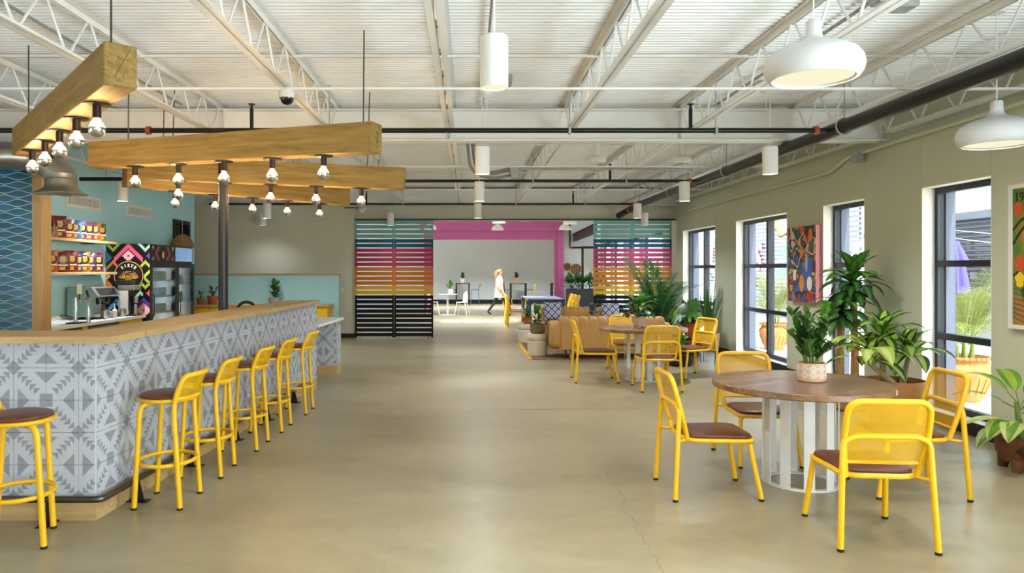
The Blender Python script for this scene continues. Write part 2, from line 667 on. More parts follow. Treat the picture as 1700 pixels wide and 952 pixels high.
# white reveals
M_reveal = mat('white_reveal', '#e9e7e0', 0.7)
for a, b in ys:
    rv = MB()
    rv.box(XW, XW + 0.13, a, a + 0.008, WZ0, WZ1)
    rv.box(XW, XW + 0.13, b - 0.008, b, WZ0, WZ1)
    rv.box(XW, XW + 0.13, a, b, WZ1 - 0.008, WZ1)
    rv.box(XW, XW + 0.13, a, b, WZ0, WZ0 + 0.008)
    rv.build('window_reveal', M_reveal, wall_r, smooth=False)

def window(idx, a, b, dbl):
    o = bpy.data.objects.new('window_%d' % idx, None)
    o.location = (XW + 0.13, (a + b) / 2, WZ0)
    col.objects.link(o)
    struct(o, 'tall dark framed window with three panes high glazing')
    hw = (b - a) / 2
    H = WZ1 - WZ0
    F = 0.055
    def part(nm, y0, y1, z0, z1, x0=0.0, x1=0.075, m=M_frame):
        return MB().box(x0, x1, y0, y1, z0, z1).build(nm, m, o, smooth=False)
    part('jamb', -hw, -hw + F, 0, H)
    part('jamb', hw - F, hw, 0, H)
    part('head', -hw + F, hw - F, H - F * 1.25, H)
    part('sill', -hw + F, hw - F, 0, 0.07)
    cols = [(-hw + F, hw - F)]
    if dbl:
        part('mullion', -0.04, 0.04, 0.07, H - F, 0.0, 0.10)
        cols = [(-hw + F, -0.04), (0.04, hw - F)]
    rails = [0.75, 1.49]
    for z in rails:
        for c in cols:
            part('rail', c[0], c[1], z - 0.032, z + 0.032)
    zz = [0.07] + rails + [H - F]
    for c in cols:
        for k in range(3):
            part('pane', c[0], c[1], zz[k] + (0.032 if k else 0), zz[k + 1] - (0.032 if k < 2 else 0), 0.034, 0.040, M_glass)
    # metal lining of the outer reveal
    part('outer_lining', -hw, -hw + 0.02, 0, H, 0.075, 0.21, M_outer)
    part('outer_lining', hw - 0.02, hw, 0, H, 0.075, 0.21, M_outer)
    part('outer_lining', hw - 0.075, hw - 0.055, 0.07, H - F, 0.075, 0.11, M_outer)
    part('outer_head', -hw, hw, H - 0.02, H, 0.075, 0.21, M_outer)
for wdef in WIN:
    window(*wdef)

# ---- black baseboard along the window wall (piers and under the windows)
bb = MB()
for i in range(0, len(edges), 2):
    bb.box(XW - 0.016, XW, edges[i], edges[i + 1], 0.0, 0.105)
for a, b in ys:
    bb.box(XW - 0.012, XW, a, b, 0.0, 0.125)
struct(bb.build('baseboard_right', M_baseboard, smooth=False), 'black baseboard under the windows')

# ---- left and rear shell
struct(MB().box(-7.75, -7.6, -4.2, 16.9, -0.1, 3.6).build('wall_left', M_beige_wall, smooth=False), 'plain wall far left')
struct(MB().box(-7.6, 5.0, -4.35, -4.2, -0.1, 3.6).build('wall_rear', M_beige_wall, smooth=False), 'wall behind the viewer')

# teal wall of the back bar, with a small dark opening
XT = -5.55
tw = MB()
tw.box(XT - 0.15, XT, 8.1, 13.62, 0, 3.42)
tw.box(XT - 0.15, XT, 14.42, 14.70, 0, 3.42)
tw.box(XT - 0.15, XT, 13.62, 14.42, 0, 1.95)
tw.box(XT - 0.15, XT, 13.62, 14.42, 2.50, 3.42)
struct(tw.build('wall_teal', M_teal_wall, smooth=False), 'teal painted wall behind the bar')
hw_ = bpy.data.objects.new('window_7', None)
hw_.location = (XT, 14.02, 1.95)
col.objects.link(hw_)
struct(hw_, 'small black framed hatch in the teal wall')
for y0, y1, z0, z1 in ((-0.40, -0.32, 0, 0.55), (0.32, 0.40, 0, 0.55), (-0.32, 0.32, 0, 0.07), (-0.32, 0.32, 0.48, 0.55)):
    MB().box(-0.1, 0.03, y0, y1, z0, z1).build('frame', M_black, hw_, smooth=False)
MB().box(-0.07, -0.06, -0.32, 0.32, 0.07, 0.48).build('pane', glassy('dim_glass', '#5a5b50', 0.1), hw_, smooth=False)

# ---- back wall with the wide opening
bw = MB()
bw.box(-7.6, -2.58, 16.5, 16.86, 0, 3.42)
bw.box(-2.58, 5.0, 16.56, 16.86, 2.675, 3.42)
struct(bw.build('wall_back', M_beige_wall, smooth=False), 'beige end wall and header over the opening')
struct(MB().box(-3.6, -2.58, 16.484, 16.5, 0, 0.10).build('baseboard_back', M_baseboard, smooth=False), 'black baseboard of the end wall')

# light switch on the beige wall
sw = thing('light_switch', 'small white wall switch on the beige wall beside slatted screen', 'switch', (-2.87, 16.495, 1.08))
MB().box(-0.035, 0.035, -0.008, 0, -0.06, 0.06).build('plate', M_matte_white, sw, smooth=False)
MB().box(-0.012, 0.012, -0.014, -0.008, -0.025, 0.025).build('rocker', M_white, sw, smooth=False)

# ---- far room shell
fr = MB()
fr.box(-7.6, 5.04, 33.0, 33.2, -0.1, 3.6)
struct(fr.build('wall_far', M_grey_wall, smooth=False), 'pale grey wall at the far end')
struct(MB().box(-6, 4.85, 32.985, 33.0, 0, 0.19).build('baseboard_far', M_baseboard, smooth=False), 'black baseboard of the far wall')
# glazed side of the far room: frame posts and glass in front of daylight
fs = MB()
fs.box(4.86, 5.04, 16.86, 18.2, 0, 3.6)
fs.box(4.86, 5.04, 18.2, 26.8, 2.5, 3.6)
fs.box(4.86, 5.04, 18.2, 26.8, -0.1, 0.25)
for yy in (20.2, 22.3, 24.4, 26.3):
    fs.box(4.86, 5.04, yy, yy + 0.5, 0.25, 2.5)
struct(fs.build('wall_far_side', M_grey_wall, smooth=False), 'side wall of the far room with tall openings')
for k, (a, b) in enumerate(((18.2, 20.2), (20.7, 22.3), (22.8, 24.4), (24.9, 26.3))):
    o = bpy.data.objects.new('window_%d' % (8 + k), None)
    o.location = (4.92, a, 0.25)
    col.objects.link(o)
    struct(o, 'tall window in the side of the far room')
    for y0, y1 in ((0, 0.06), (b - a - 0.06, b - a)):
        MB().box(0, 0.06, y0, y1, 0, 2.25).build('jamb', M_frame, o, smooth=False)
    for z0 in (0, 0.7, 1.4, 2.19):
        MB().box(0, 0.06, 0.06, b - a - 0.06, z0, z0 + 0.06).build('rail', M_frame, o, smooth=False)
    MB().box(0.027, 0.033, 0.06, b - a - 0.06, 0.06, 2.19).build('pane', M_glass, o, smooth=False)
lw = MB().box(-7.75, -7.6, 16.86, 33.2, 2.6, 3.7).box(-7.75, -7.6, 16.86, 33.2, -0.1, 0.3)
for a_, b_ in ((16.86, 18.0), (21.5, 22.0), (25.5, 28.2), (32.2, 33.2)):  # openings added in this unseen wall to let daylight into the far room
    lw.box(-7.75, -7.6, a_, b_, 0.3, 2.6)
struct(lw.build('wall_far_left', M_grey_wall, smooth=False), 'left wall of the far room')
struct(MB().box(4.86, 5.04, 27.3, 33.2, -0.1, 3.7).build('wall_far_right', M_grey_wall, smooth=False), 'right wall of the inner room')

# wall carrying the magenta portal
pw = MB()
pw.box(-7.6, -1.66, 27.0, 27.3, 0, 3.6)
pw.box(3.52, 4.19, 27.0, 27.3, 0, 3.6)
pw.box(4.19, 4.80, 27.0, 27.3, 2.42, 3.6)
pw.box(4.80, 5.0, 27.0, 27.3, 0, 3.6)
struct(pw.build('wall_portal', M_grey_wall, smooth=False), 'pale wall around the magenta portal')
po = bpy.data.objects.new('door_1', None)
po.location = (0, 27.0, 0)
col.objects.link(po)
struct(po, 'magenta painted portal of stepped boards')
def pbox(nm, *a):
    return MB().box(*a).build(nm, M_pink, po, smooth=False)
pbox('post', 3.20, 3.36, -0.02, 0.30, 0, 2.67)
pbox('post', 3.30, 3.52, -0.10, 0.30, 0, 2.98)
pbox('post', -1.66, -1.34, -0.02, 0.30, 0, 2.67)
for k in range(3):
    pbox('header_board', -1.66, 3.30, -0.02 - 0.004 * (k % 2), 0.30, 2.67 + 0.104 * k, 2.67 + 0.104 * k + 0.1)
for k in range(4):
    pbox('crown_board', -1.80, 3.60, -0.12 - 0.004 * (k % 2), 0.30, 2.985 + 0.152 * k, 2.985 + 0.152 * k + 0.15)
# doorway right of the portal
do = bpy.data.objects.new('door_2', None)
do.location = (4.19, 27.0, 0)
col.objects.link(do)
struct(do, 'dark framed doorway beside the woven wall plates')
MB().box(0, 0.09, 0.0, 0.3, 0, 2.42).build('jamb', M_black, do, smooth=False)
MB().box(0.52, 0.61, 0.0, 0.3, 0, 2.42).build('jamb', M_black, do, smooth=False)
MB().box(0.09, 0.52, 0.0, 0.3, 2.34, 2.42).build('head', M_black, do, smooth=False)

# ---- ground and buildings outside
M_ground = mat('sunlit_paving', '#d8d4ca', 0.9, var=0.06, vscale=1.5)
gd = MB()
gd.box(XW + WT, 40, -20, 60, -0.16, -0.02)
struct(gd.build('ground_outside', M_ground, smooth=False), 'sunlit pale paving outside the windows')
struct(MB().box(-60, 90, -60, 120, -0.5, -0.2).build('ground_far', M_ground, smooth=False), 'pale ground around the building')

# ================================================================== ROOF STEEL
# girder
gi = thing('steel_girder', 'white wide flange steel girder spanning the whole ceiling', 'girder', (0, 8.25, 3.0))
MB().box(-7.6, 4.7, -0.09, 0.09, 0.0, 0.018).build('bottom_flange', M_white_steel, gi, smooth=False)
MB().box(-7.6, 4.7, -0.09, 0.09, 0.342, 0.36).build('top_flange', M_white_steel, gi, smooth=False)
MB().box(-7.6, 4.7, -0.006, 0.006, 0.018, 0.342).build('web', M_white_steel, gi, smooth=False)
for xs in (-5.4, -2.75, -0.2, 2.4):
    MB().box(xs - 0.006, xs + 0.006, -0.085, -0.006, 0.018, 0.342).build('stiffener', M_white_steel, gi, smooth=False)
gi2 = thing('steel_girder', 'white wide flange steel girder along the end wall header', 'girder', (0, 16.40, 3.0))
MB().box(-7.6, 4.7, -0.09, 0.09, 0.0, 0.018).build('bottom_flange', M_white_steel, gi2, smooth=False)
MB().box(-7.6, 4.7, -0.09, 0.09, 0.342, 0.36).build('top_flange', M_white_steel, gi2, smooth=False)
MB().box(-7.6, 4.7, -0.006, 0.006, 0.018, 0.342).build('web', M_white_steel, gi2, smooth=False)

# black pipe column under the girder
cl = thing('pipe_column', 'slim black round steel column rising behind the bar top', 'column', (-2.52, 7.46, 0))
MB().lathe([(0.047, 0.012), (0.047, 2.708)], 20).build('shaft', M_black, cl)
MB().box(-0.12, 0.03, -0.10, 0.10, 0, 0.012).build('base_plate', M_black, cl, smooth=False)
MB().box(-0.07, 0.07, -0.06, 0.06, 2.708, 2.72).build('cap_plate', M_black, cl, smooth=False)

# open web joists
JX = [-5.42, -4.115, -2.81, -1.505, -0.2, 1.095, 2.40, 3.70, 4.58]
def joist_mesh(y0, y1):
    """returns chord meshes and (rod mesh, placements) in local coords, y along the span"""
    L = y1 - y0
    top = MB(); bot = MB()
    for s in (-1, 1):
        top.box(s * 0.012, s * 0.06, 0, L, 0.362, 0.368) if s > 0 else top.box(-0.06, -0.012, 0, L, 0.362, 0.368)
        top.box(s * 0.012 - 0.003, s * 0.012 + 0.003, 0, L, 0.318, 0.368)
        if s > 0: bot.box(0.012, 0.052, 0.32, L - 0.32, 0.0, 0.006)
        else: bot.box(-0.052, -0.012, 0.32, L - 0.32, 0.0, 0.006)
        bot.box(s * 0.012 - 0.003, s * 0.012 + 0.003, 0.32, L - 0.32, 0.0, 0.038)
    return top.mesh('top_chord', M_white_steel, False), bot.mesh('bottom_chord', M_white_steel, False)
def rod_mesh(dy):
    return MB().tube([(0, 0, 0.34), (0, dy, 0.018)], 0.0095, 6, caps=False).mesh('web_rod', M_white_steel)
BAYS = [('front', 0.20, 8.25), ('rear', 8.28, 16.40)]
rod_a, rod_b = rod_mesh(0.25), rod_mesh(-0.25)
for bname, y0, y1 in BAYS:
    tm, bm_ = joist_mesh(y0, y1)
    n = int(round((y1 - y0) / 0.58))
    sp = (y1 - y0) / n
    for i, x in enumerate(JX):
        nth = ORD[len(JX) - 1 - i]
        j = thing('roof_joist', 'white open web steel joist in the %s bay, %s from the window wall' %
                  ('near' if bname == 'front' else 'far', nth), 'roof joist', (x, y0, 3.048), 0, 'roof joists')
        link('top_chord', tm, j)
        link('bottom_chord', bm_, j)
        for k in range(n):
            ya = k * sp
            if ya > 0.05:
                link('web_rod', rod_a, j, (0, ya + 0.015, 0))
            else:
                link('web_rod', rod_a, j, (0, ya + 0.07, 0))
            link('web_rod', rod_b, j, (0, ya + sp - 0.015 - (0.055 if k == n - 1 else 0), 0))
# bridging rods across the joists
for k, (yy, zz, nm) in enumerate(((6.20, 3.375, 'near upper'), (5.98, 3.042, 'near lower'), (3.0, 3.375, 'nearest upper'),
                                  (10.6, 3.375, 'middle upper'), (10.5, 3.042, 'middle lower'), (13.6, 3.375, 'far upper'), (13.5, 3.042, 'far lower'))):
    tag(MB().box(-7.6, 4.6, yy - 0.016, yy + 0.016, zz - 0.012, zz + 0.006).build('bridging_bar', M_white_steel, smooth=False),
        'white horizontal bridging bar across the joists, %s row' % nm, 'bridging bar', 'joist bridging')

# ================================================================== SPRINKLER PIPES, CONDUIT, FITTINGS
XM, ZM = 3.62, 2.93
mp_ = thing('sprinkler_main', 'thick black sprinkler main pipe running along the window side', 'pipe', (XM, 0, ZM))
MB().tube(fillet([(0, 0.3, 0), (0, 15.6, 0), (-0.22, 16.44, -0.16)], 0.15), 0.068, 16).build('pipe', M_black_pipe, mp_)
for yy in (3.6, 7.0, 10.2, 13.0, 15.4):
    h = MB().tube(circle((0, 0, 0), 0.078, 20), 0.009, 6, closed=True)
    h.xf(Matrix.Translation((0, yy, 0)) @ Matrix.Rotation(R(90), 4, 'X'))
    h.tube([(0, yy, 0.078), (0, yy, 0.46)], 0.006, 6)
    h.build('hanger', M_galv, mp_)
for yy, dx in ((15.9, -0.06),):
    c_ = MB().tube([(dx, yy - 0.03, -0.05), (dx - 0.02, yy + 0.03, -0.07)], 0.085, 14)
    c_.build('coupling', M_orange, mp_)
for k, (yy, zz, nm, r) in enumerate(((7.20, 2.93, 'nearest', 0.026), (11.3, 2.93, 'middle', 0.024), (15.27, 2.93, 'farthest', 0.022))):
    b_ = thing('sprinkler_branch', 'black sprinkler branch pipe across the ceiling, %s of the three' % nm, 'pipe', (0, yy, zz), 0, 'sprinkler branch pipes')
    MB().tube([(-7.5 if k == 0 else -5.45, 0, 0), (XM - 0.069, 0, 0)], r, 10).build('pipe', M_black_pipe, b_)
    MB().tube([(XM - 0.20, 0, 0), (XM - 0.155, 0, 0)], r + 0.016, 12).build('coupling', M_orange, b_)
    if k == 0:
        MB().tube([(-3.19, 0, 0), (-3.15, 0, 0)], r + 0.016, 12).build('coupling', M_orange, b_)
    for xs in (-2.15, 2.20):
        sp_ = MB().tube([(xs, 0, r), (xs, 0, r + 0.19)], 0.019, 8)
        sp_.lathe([(0.012, 0.19), (0.012, 0.225), (0.035, 0.23), (0.035, 0.237)], 10, (xs, 0, r))
        sp_.build('sprinkler_head', M_black_pipe, b_)
    for xs in (-1.38, 1.0, 2.45):
        hm = MB().tube([(xs, 0, -r - 0.006), (xs, 0, 3.38 - zz)], 0.006, 6)
        hm.box(xs - 0.012, xs + 0.012, -r - 0.008, r + 0.008, -r - 0.008, r + 0.008)
        hm.build('hanger', M_galv, b_)

t = thing('short_pipe', 'short black pipe on a ring hanger before the teal wall', 'pipe', (0, 9.5, 2.735))
MB().tube([(-5.08, 0, 0), (-2.2, 0, 0)], 0.027, 10).build('pipe', M_black_pipe, t)
MB().tube([(-4.74, 0, -0.03), (-4.74, 0, 0.68)], 0.006, 6).tube(circle((0, 0, 0), 0.034, 14), 0.005, 5, closed=True).build('hanger', M_galv, t)
for xx in (-3.2, -2.3):
    MB().tube([(xx, 0, 0.02), (xx, 0, 0.68)], 0.006, 6).build('hanger', M_galv, t)

def conduit(pts, r, label, m=M_galv, fil=0.12):
    return tag(MB().tube(fillet(pts, fil), r, 8).build('conduit', m), label, 'conduit')
conduit([(0.16, 0.3, 3.39), (0.16, 8.12, 3.39), ], 0.011, 'thin galvanized conduit beside the centre joist of the near bay')
conduit([(2.75, 0.3, 3.38), (2.75, 8.1, 3.38)], 0.014, 'galvanized conduit feeding two ceiling boxes on the right')
conduit([(-3.2, 0.3, 3.39), (-3.2, 8.1, 3.39)], 0.012, 'galvanized conduit along the left joists')
conduit([(4.25, 2.0, 3.30), (4.25, 16.2, 3.30)], 0.012, 'thin conduit high beside the sprinkler main')
conduit([(4.64, 3.0, 2.98), (4.64, 8.9, 2.93), (4.64, 9.3, 2.80), (4.64, 15.8, 2.80)], 0.022, 'painted conduit bending along the top of the window wall', M_right_wall)
# large conduit with bend under the far joists
conduit([(0.72, 10.6, 3.02), (3.35, 10.6, 3.02), (3.35, 15.9, 3.0)], 0.02, 'galvanized conduit turning a wide corner below the far joists', M_galv, 0.5)
conduit([(0.62, 10.6, 3.02), (0.30, 10.5, 2.93), (0.10, 10.4, 3.02), (0.06, 10.3, 3.38)], 0.03, 'thick grey flexible conduit looping up to the far deck', mat('grey_flex', '#7d7d7a', 0.6), 0.16)
conduit([(0.62, 10.38, 2.90), (0.32, 10.22, 2.82), (0.02, 10.12, 2.92), (-0.02, 10.10, 3.38)], 0.022, 'thin grey flexible conduit looping below the thicker one', mat('grey_flex', '#7d7d7a', 0.6), 0.16)
def jbox(loc, s, label):
    t = thing('junction_box', label, 'junction box', loc)
    MB().bbox(-s[0] / 2, s[0] / 2, -s[1] / 2, s[1] / 2, -s[2], 0, 0.004).build('body', M_galv, t, smooth=False)
    MB().box(-s[0] * 0.45, s[0] * 0.45, -s[1] * 0.45, s[1] * 0.45, -s[2] - 0.004, -s[2]).build('cover', M_galv, t, smooth=False)
    return t
jbox((2.72, 4.75, 3.36), (0.13, 0.13, 0.07), 'galvanized ceiling box nearer the big pendant')
jbox((2.90, 4.85, 3.36), (0.13, 0.16, 0.07), 'galvanized ceiling box behind its twin')
jbox((0.66, 10.6, 3.06), (0.12, 0.16, 0.10), 'grey junction box where thick flexible conduit meets the pipe')
jbox((0.66, 10.38, 2.94), (0.11, 0.14, 0.08), 'grey junction box just below its larger twin')
jbox((0.33, 6.9, 3.38), (0.16, 0.22, 0.07), 'galvanized box on the deck above the white smoke detector')
jbox((4.6, 8.6, 2.93), (0.10, 0.12, 0.10), 'small metal box on the painted conduit above the windows')
for px_, py_, nm in ((0.18, 7.1, 'under the centre of the near bay'), (2.95, 7.2, 'near the window side of the near bay')):
    t = thing('smoke_detector', 'white conical smoke detector ' + nm, 'detector', (px_, py_, 3.05 if px_ < 1 else 3.12))
    MB().lathe([(0.05, 0.26), (0.05, 0.28), (0.062, 0.285), (0.062, 0.30)], 16).build('mount', M_galv, t)
    MB().lathe([(0.006, 0.16), (0.03, 0.18), (0.062, 0.20), (0.07, 0.225), (0.07, 0.26)], 20).build('body', M_matte_white, t)
    MB().tube([(0, 0, 0.0), (0, 0, 0.165)], 0.0025, 6).build('pull_wire', M_matte_white, t)
for px_, py_, pz_, nm in ((1.75, 9.9, 3.0, 'among the far joists'), (3.0, 10.2, 3.05, 'beside the conduit bend')):
    t = thing('ceiling_sensor', 'round white ceiling sensor ' + nm, 'sensor', (px_, py_, pz_))
    MB().lathe([(0.02, 0.0), (0.11, 0.012), (0.13, 0.04), (0.12, 0.07), (0.04, 0.10), (0.04, 0.38)], 20).build('body', M_matte_white, t)
# dome camera on the joist
t = thing('security_camera', 'white dome security camera under a joist on the left', 'camera', (-1.505, 6.02, 2.92))
MB().lathe([(0.066, 0.05), (0.068, 0.12), (0.05, 0.13)], 24).build('housing', M_matte_white, t)
MB().lathe([(0.004, -0.005), (0.03, 0.002), (0.048, 0.02), (0.055, 0.05)], 24).build('dome', mat('smoked_dome', '#0c0c0e', 0.06), t)
# wall hung uplight by the end wall left
t = thing('wall_spotlight', 'small white wall lamp high on the beige wall under the far pipe', 'lamp', (-2.45, 16.3, 2.86))
MB().lathe([(0.05, 0), (0.075, 0.02), (0.06, 0.14), (0.02, 0.17)], 14).xf(Matrix.Rotation(R(60), 4, 'Y')).build('head', M_matte_white, t)
MB().tube([(-0.35, 0.05, 0.08), (-0.02, 0.03, 0.08)], 0.012, 6).build('arm', M_black, t)

# ================================================================== BAR
M_tile = mat('pale_cement_tile', '#b8bdc5', 0.55, var=0.05, vscale=6)
M_tile_dark = mat('grey_tile_inlay', '#8d8e98', 0.55, var=0.10, vscale=20)
M_grout = mat('grout', '#b4b3b0', 0.9)

def clip(poly, a, b, c, d):
    """clip a 2-d polygon to [a,b] x [c,d]"""
    def cut(ps, f, inter):
        out = []
        for i in range(len(ps)):
            p, q = ps[i - 1], ps[i]
            fp, fq = f(p), f(q)
            if fp != fq:
                out.append(inter(p, q))
            if fq:
                out.append(q)
        return out
    def ix(v):
        return lambda p, q: (v, p[1] + (q[1] - p[1]) * (v - p[0]) / (q[0] - p[0]))
    def iy(v):
        return lambda p, q: (p[0] + (q[0] - p[0]) * (v - p[1]) / (q[1] - p[1]), v)
    ps = poly
    for f, it in ((lambda p: p[0] >= a, ix(a)), (lambda p: p[0] <= b, ix(b)), (lambda p: p[1] >= c, iy(c)), (lambda p: p[1] <= d, iy(d))):
        if len(ps) < 3:
            return []
        ps = cut(ps, f, it)
    return ps if len(ps) >= 3 else []

def tile_polys():
    P = [[(0, 0), (.24, 0), (0, .24)], [(.80, .80), (1, .80), (1, 1), (.80, 1)],
         [(.635, .126), (1, .126), (1, .48)], [(.126, .635), (.48, 1), (.126, 1)]]
    for k in range(5):
        t = .13 + .123 * k
        P.append([(t, t), (t + .22, t), (t, t + .215)])
    return P
TP = tile_polys()
TCACHE = {}
def tile_mesh(fx, fz, a, b, c, d):
    key = (fx, fz, round(a, 3), round(b, 3), round(c, 3), round(d, 3))
    if key in TCACHE:
        return TCACHE[key]
    S = 0.2
    g = 0.0012
    mb = MB()
    mb.box(a * S + g, b * S - g, -0.012, -0.002, c * S + g, d * S - g, 0)
    for p in TP:
        q = [((1 - x) if fx else x, (1 - z) if fz else z) for x, z in p]
        q = clip(q, a + 0.006, b - 0.006, c + 0.006, d - 0.006)
        if q:
            mb.add([(x * S, -0.0126, z * S) for x, z in q], [tuple(range(len(q)))], 1)
    me = mb.mesh('tile', [M_tile, M_tile_dark], False)
    TCACHE[key] = me
    return me

def tile_face(parent, p0, rz, length, ud, z0, z1):
    i0 = math.floor((0 - ud) / 0.2)
    i1 = math.ceil((length - ud) / 0.2)
    for i in range(i0, i1):
        ua = ud + 0.2 * i
        a, b = max(0, -ua / 0.2), min(1, (length - ua) / 0.2)
        if b - a < 0.03:
            continue
        for j in range(-5, 2):
            za = 0.944 + 0.2 * j
            c, d = max(0, (z0 - za) / 0.2), min(1, (z1 - za) / 0.2)
            if d - c < 0.03:
                continue
            me = tile_mesh(i % 2 != 0, j % 2 != 0, a, b, c, d)
            link('tile', me, parent, (p0[0] + math.cos(rz) * ua, p0[1] + math.sin(rz) * ua, za), (0, 0, rz))

bar = thing('bar_counter_base', 'long bar front clad in grey and white geometric cement tiles', 'bar', (0, 0, 0))
core = MB().prism([(-3.8, 4.494), (-2.309, 4.494), (-2.078, 8.82), (-1.989, 9.446), (-2.24, 9.446), (-2.32, 8.82), (-2.54, 4.80), (-3.8, 4.80)], 0.142, 1.11)
core.build('core', M_grout, bar, smooth=False)
kick = MB().prism([(-3.8, 4.485), (-2.300, 4.485), (-2.068, 8.82), (-1.978, 9.455), (-2.24, 9.455), (-2.32, 8.82), (-2.54, 4.80), (-3.8, 4.80)], 0.0, 0.142)
kick.build('wood_base', M_oak, bar, smooth=False)
a1 = math.atan2(8.82 - 4.49, -2.074 + 2.305)
a2 = math.atan2(9.45 - 8.82, -1.985 + 2.074)
tile_face(bar, (-3.8, 4.494), 0.0, 1.495, 1.393, 0.144, 1.109)
tile_face(bar, (-2.309, 4.494), a1, 4.336, 0.348, 0.144, 1.109)
tile_face(bar, (-2.078, 8.82), a2, 0.633, 0.012, 0.144, 1.109)
MB().box(-2.3, -1.985, 9.446, 9.456, 0.144, 1.108).build('end_panel', M_tile, bar, smooth=False)
MB().tube([(-2.306, 4.491, 0.144), (-2.306, 4.491, 1.109)], 0.006, 8).build('corner_trim', M_tile, bar)

top = thing('oak_bar_worktop', 'long light oak bar top with an angled front corner', 'bar top', (0, 0, 1.11))
MB().box(-3.8, -2.125, 4.32, 4.775, 0, 0.04).build('board', M_oak, top, smooth=False)
MB().prism([(-2.113, 4.777), (-1.94, 9.50), (-2.36, 9.50), (-2.54, 4.777)], 0, 0.04).build('board', wood('oak_long', '#c3a473', '#ab8c5a', 0.4, 'y'), top, smooth=False)

# foot rail
rail = thing('foot_rail', 'dark steel foot rail pipe along the foot of the bar', 'foot rail', (0, 0, 0))
MB().tube(fillet([(-3.8, 4.42, 0.15), (-2.235, 4.42, 0.15), (-2.015, 8.80, 0.15)], 0.05, 6), 0.021, 12).build('pipe', M_darksteel, rail)
def rail_bracket(x, y, rz):
    b = MB()
    b.box(-0.035, 0.035, -0.075, 0.075, 0, 0.006)
    b.add([(-0.004, -0.045, 0.006), (-0.004, 0.045, 0.006), (-0.004, 0.014, 0.135), (-0.004, -0.014, 0.135),
           (0.004, -0.045, 0.006), (0.004, 0.045, 0.006), (0.004, 0.014, 0.135), (0.004, -0.014, 0.135)],
          [(0, 3, 2, 1), (4, 5, 6, 7), (0, 1, 5, 4), (1, 2, 6, 5), (2, 3, 7, 6), (3, 0, 4, 7)])
    b.build('bracket', M_black, rail, smooth=False, loc=(x, y, 0), rot=(0, 0, rz))
for xx in (-2.56, -3.5):
    rail_bracket(xx, 4.42, 0)
for t in (0.10, 0.30, 0.50, 0.70, 0.92):
    rail_bracket(-2.235 + 0.22 * t, 4.42 + 4.38 * t, R(87))

# low white counter section past the bar end
low = thing('low_counter', 'low white topped tiled counter beyond the bar end', 'counter', (0, 0, 0))
MB().box(-2.32, -1.945, 10.69, 11.0, 0.142, 0.79).build('core', M_grout, low, smooth=False)
MB().box(-2.32, -1.935, 10.675, 11.0, 0.0, 0.142).build('wood_base', M_oak, low, smooth=False)
tile_face(low, (-2.32, 10.69), 0.0, 0.37, 0.185, 0.144, 0.785)
tile_face(low, (-1.945, 10.69), R(90), 0.31, 0.1, 0.144, 0.785)
MB().prism([(-2.6, 9.52), (-1.965, 9.52), (-1.90, 11.05), (-2.6, 11.05)], 0.79, 0.825).build('stone_top', mat('white_quartz', '#e6e8e6', 0.25, var=0.03), low, smooth=False)
MB().box(-2.6, -2.5, 9.52, 11.0, 0.0, 0.79).build('side_support', M_tile, low, smooth=False)

# ================================================================== BAR STOOLS
def mesh_panel_mat():
    m = bpy.data.materials.new('yellow_perforated_steel')
    m.use_nodes = True
    nt = m.node_tree
    L = nt.links.new
    b = nt.nodes['Principled BSDF']
    b.inputs['Base Color'].default_value = hexc('#dca90e')
    b.inputs['Roughness'].default_value = 0.4
    o = nt.nodes['Material Output']
    tc = nt.nodes.new('ShaderNodeTexCoord')
    sp = nt.nodes.new('ShaderNodeSeparateXYZ')
    L(tc.outputs['Object'], sp.inputs[0])
    def s(ax):
        a = nt.nodes.new('ShaderNodeMath'); a.operation = 'MULTIPLY'; a.inputs[1].default_value = 2 * PI / 0.008
        L(sp.outputs[ax], a.inputs[0])
        c = nt.nodes.new('ShaderNodeMath'); c.operation = 'SINE'
        L(a.outputs[0], c.inputs[0])
        return c
    p = nt.nodes.new('ShaderNodeMath'); p.operation = 'MULTIPLY'
    L(s('X').outputs[0], p.inputs[0]); L(s('Z').outputs[0], p.inputs[1])
    g = nt.nodes.new('ShaderNodeMath'); g.operation = 'GREATER_THAN'; g.inputs[1].default_value = 0.14
    L(p.outputs[0], g.inputs[0])
    t = nt.nodes.new('ShaderNodeBsdfTransparent')
    mx = nt.nodes.new('ShaderNodeMixShader')
    L(g.outputs[0], mx.inputs[0]); L(b.outputs[0], mx.inputs[1]); L(t.outputs[0], mx.inputs[2])
    L(mx.outputs[0], o.inputs['Surface'])
    return m
M_perf = mesh_panel_mat()
M_rubber = mat('black_rubber', '#0e0e0e', 0.8)

def cushion(mb, outline, z0, h, crown, mi=0):
    """upholstered pad over a closed outline (list of (x,y)) with a domed top"""
    cx = sum(p[0] for p in outline) / len(outline)
    cy_ = sum(p[1] for p in outline) / len(outline)
    rows = []
    for s, z in ((0.90, z0), (0.985, z0 + h * 0.18), (1.0, z0 + h * 0.5), (0.975, z0 + h * 0.85), (0.90, z0 + h),
                 (0.7, z0 + h + crown * 0.55), (0.4, z0 + h + crown * 0.9), (0.08, z0 + h + crown)):
        rows.append([(cx + (x - cx) * s, cy_ + (y - cy_) * s, z) for x, y in outline])
    n = len(outline)
    mb.grid(rows, mi, closed_u=True)
    o = len(mb.v) - n
    mb.f.append(tuple(range(o, o + n))); mb.m.append(mi)
    o = len(mb.v) - n * len(rows)
    mb.f.append(tuple(reversed(range(o, o + n)))); mb.m.append(mi)
    return mb

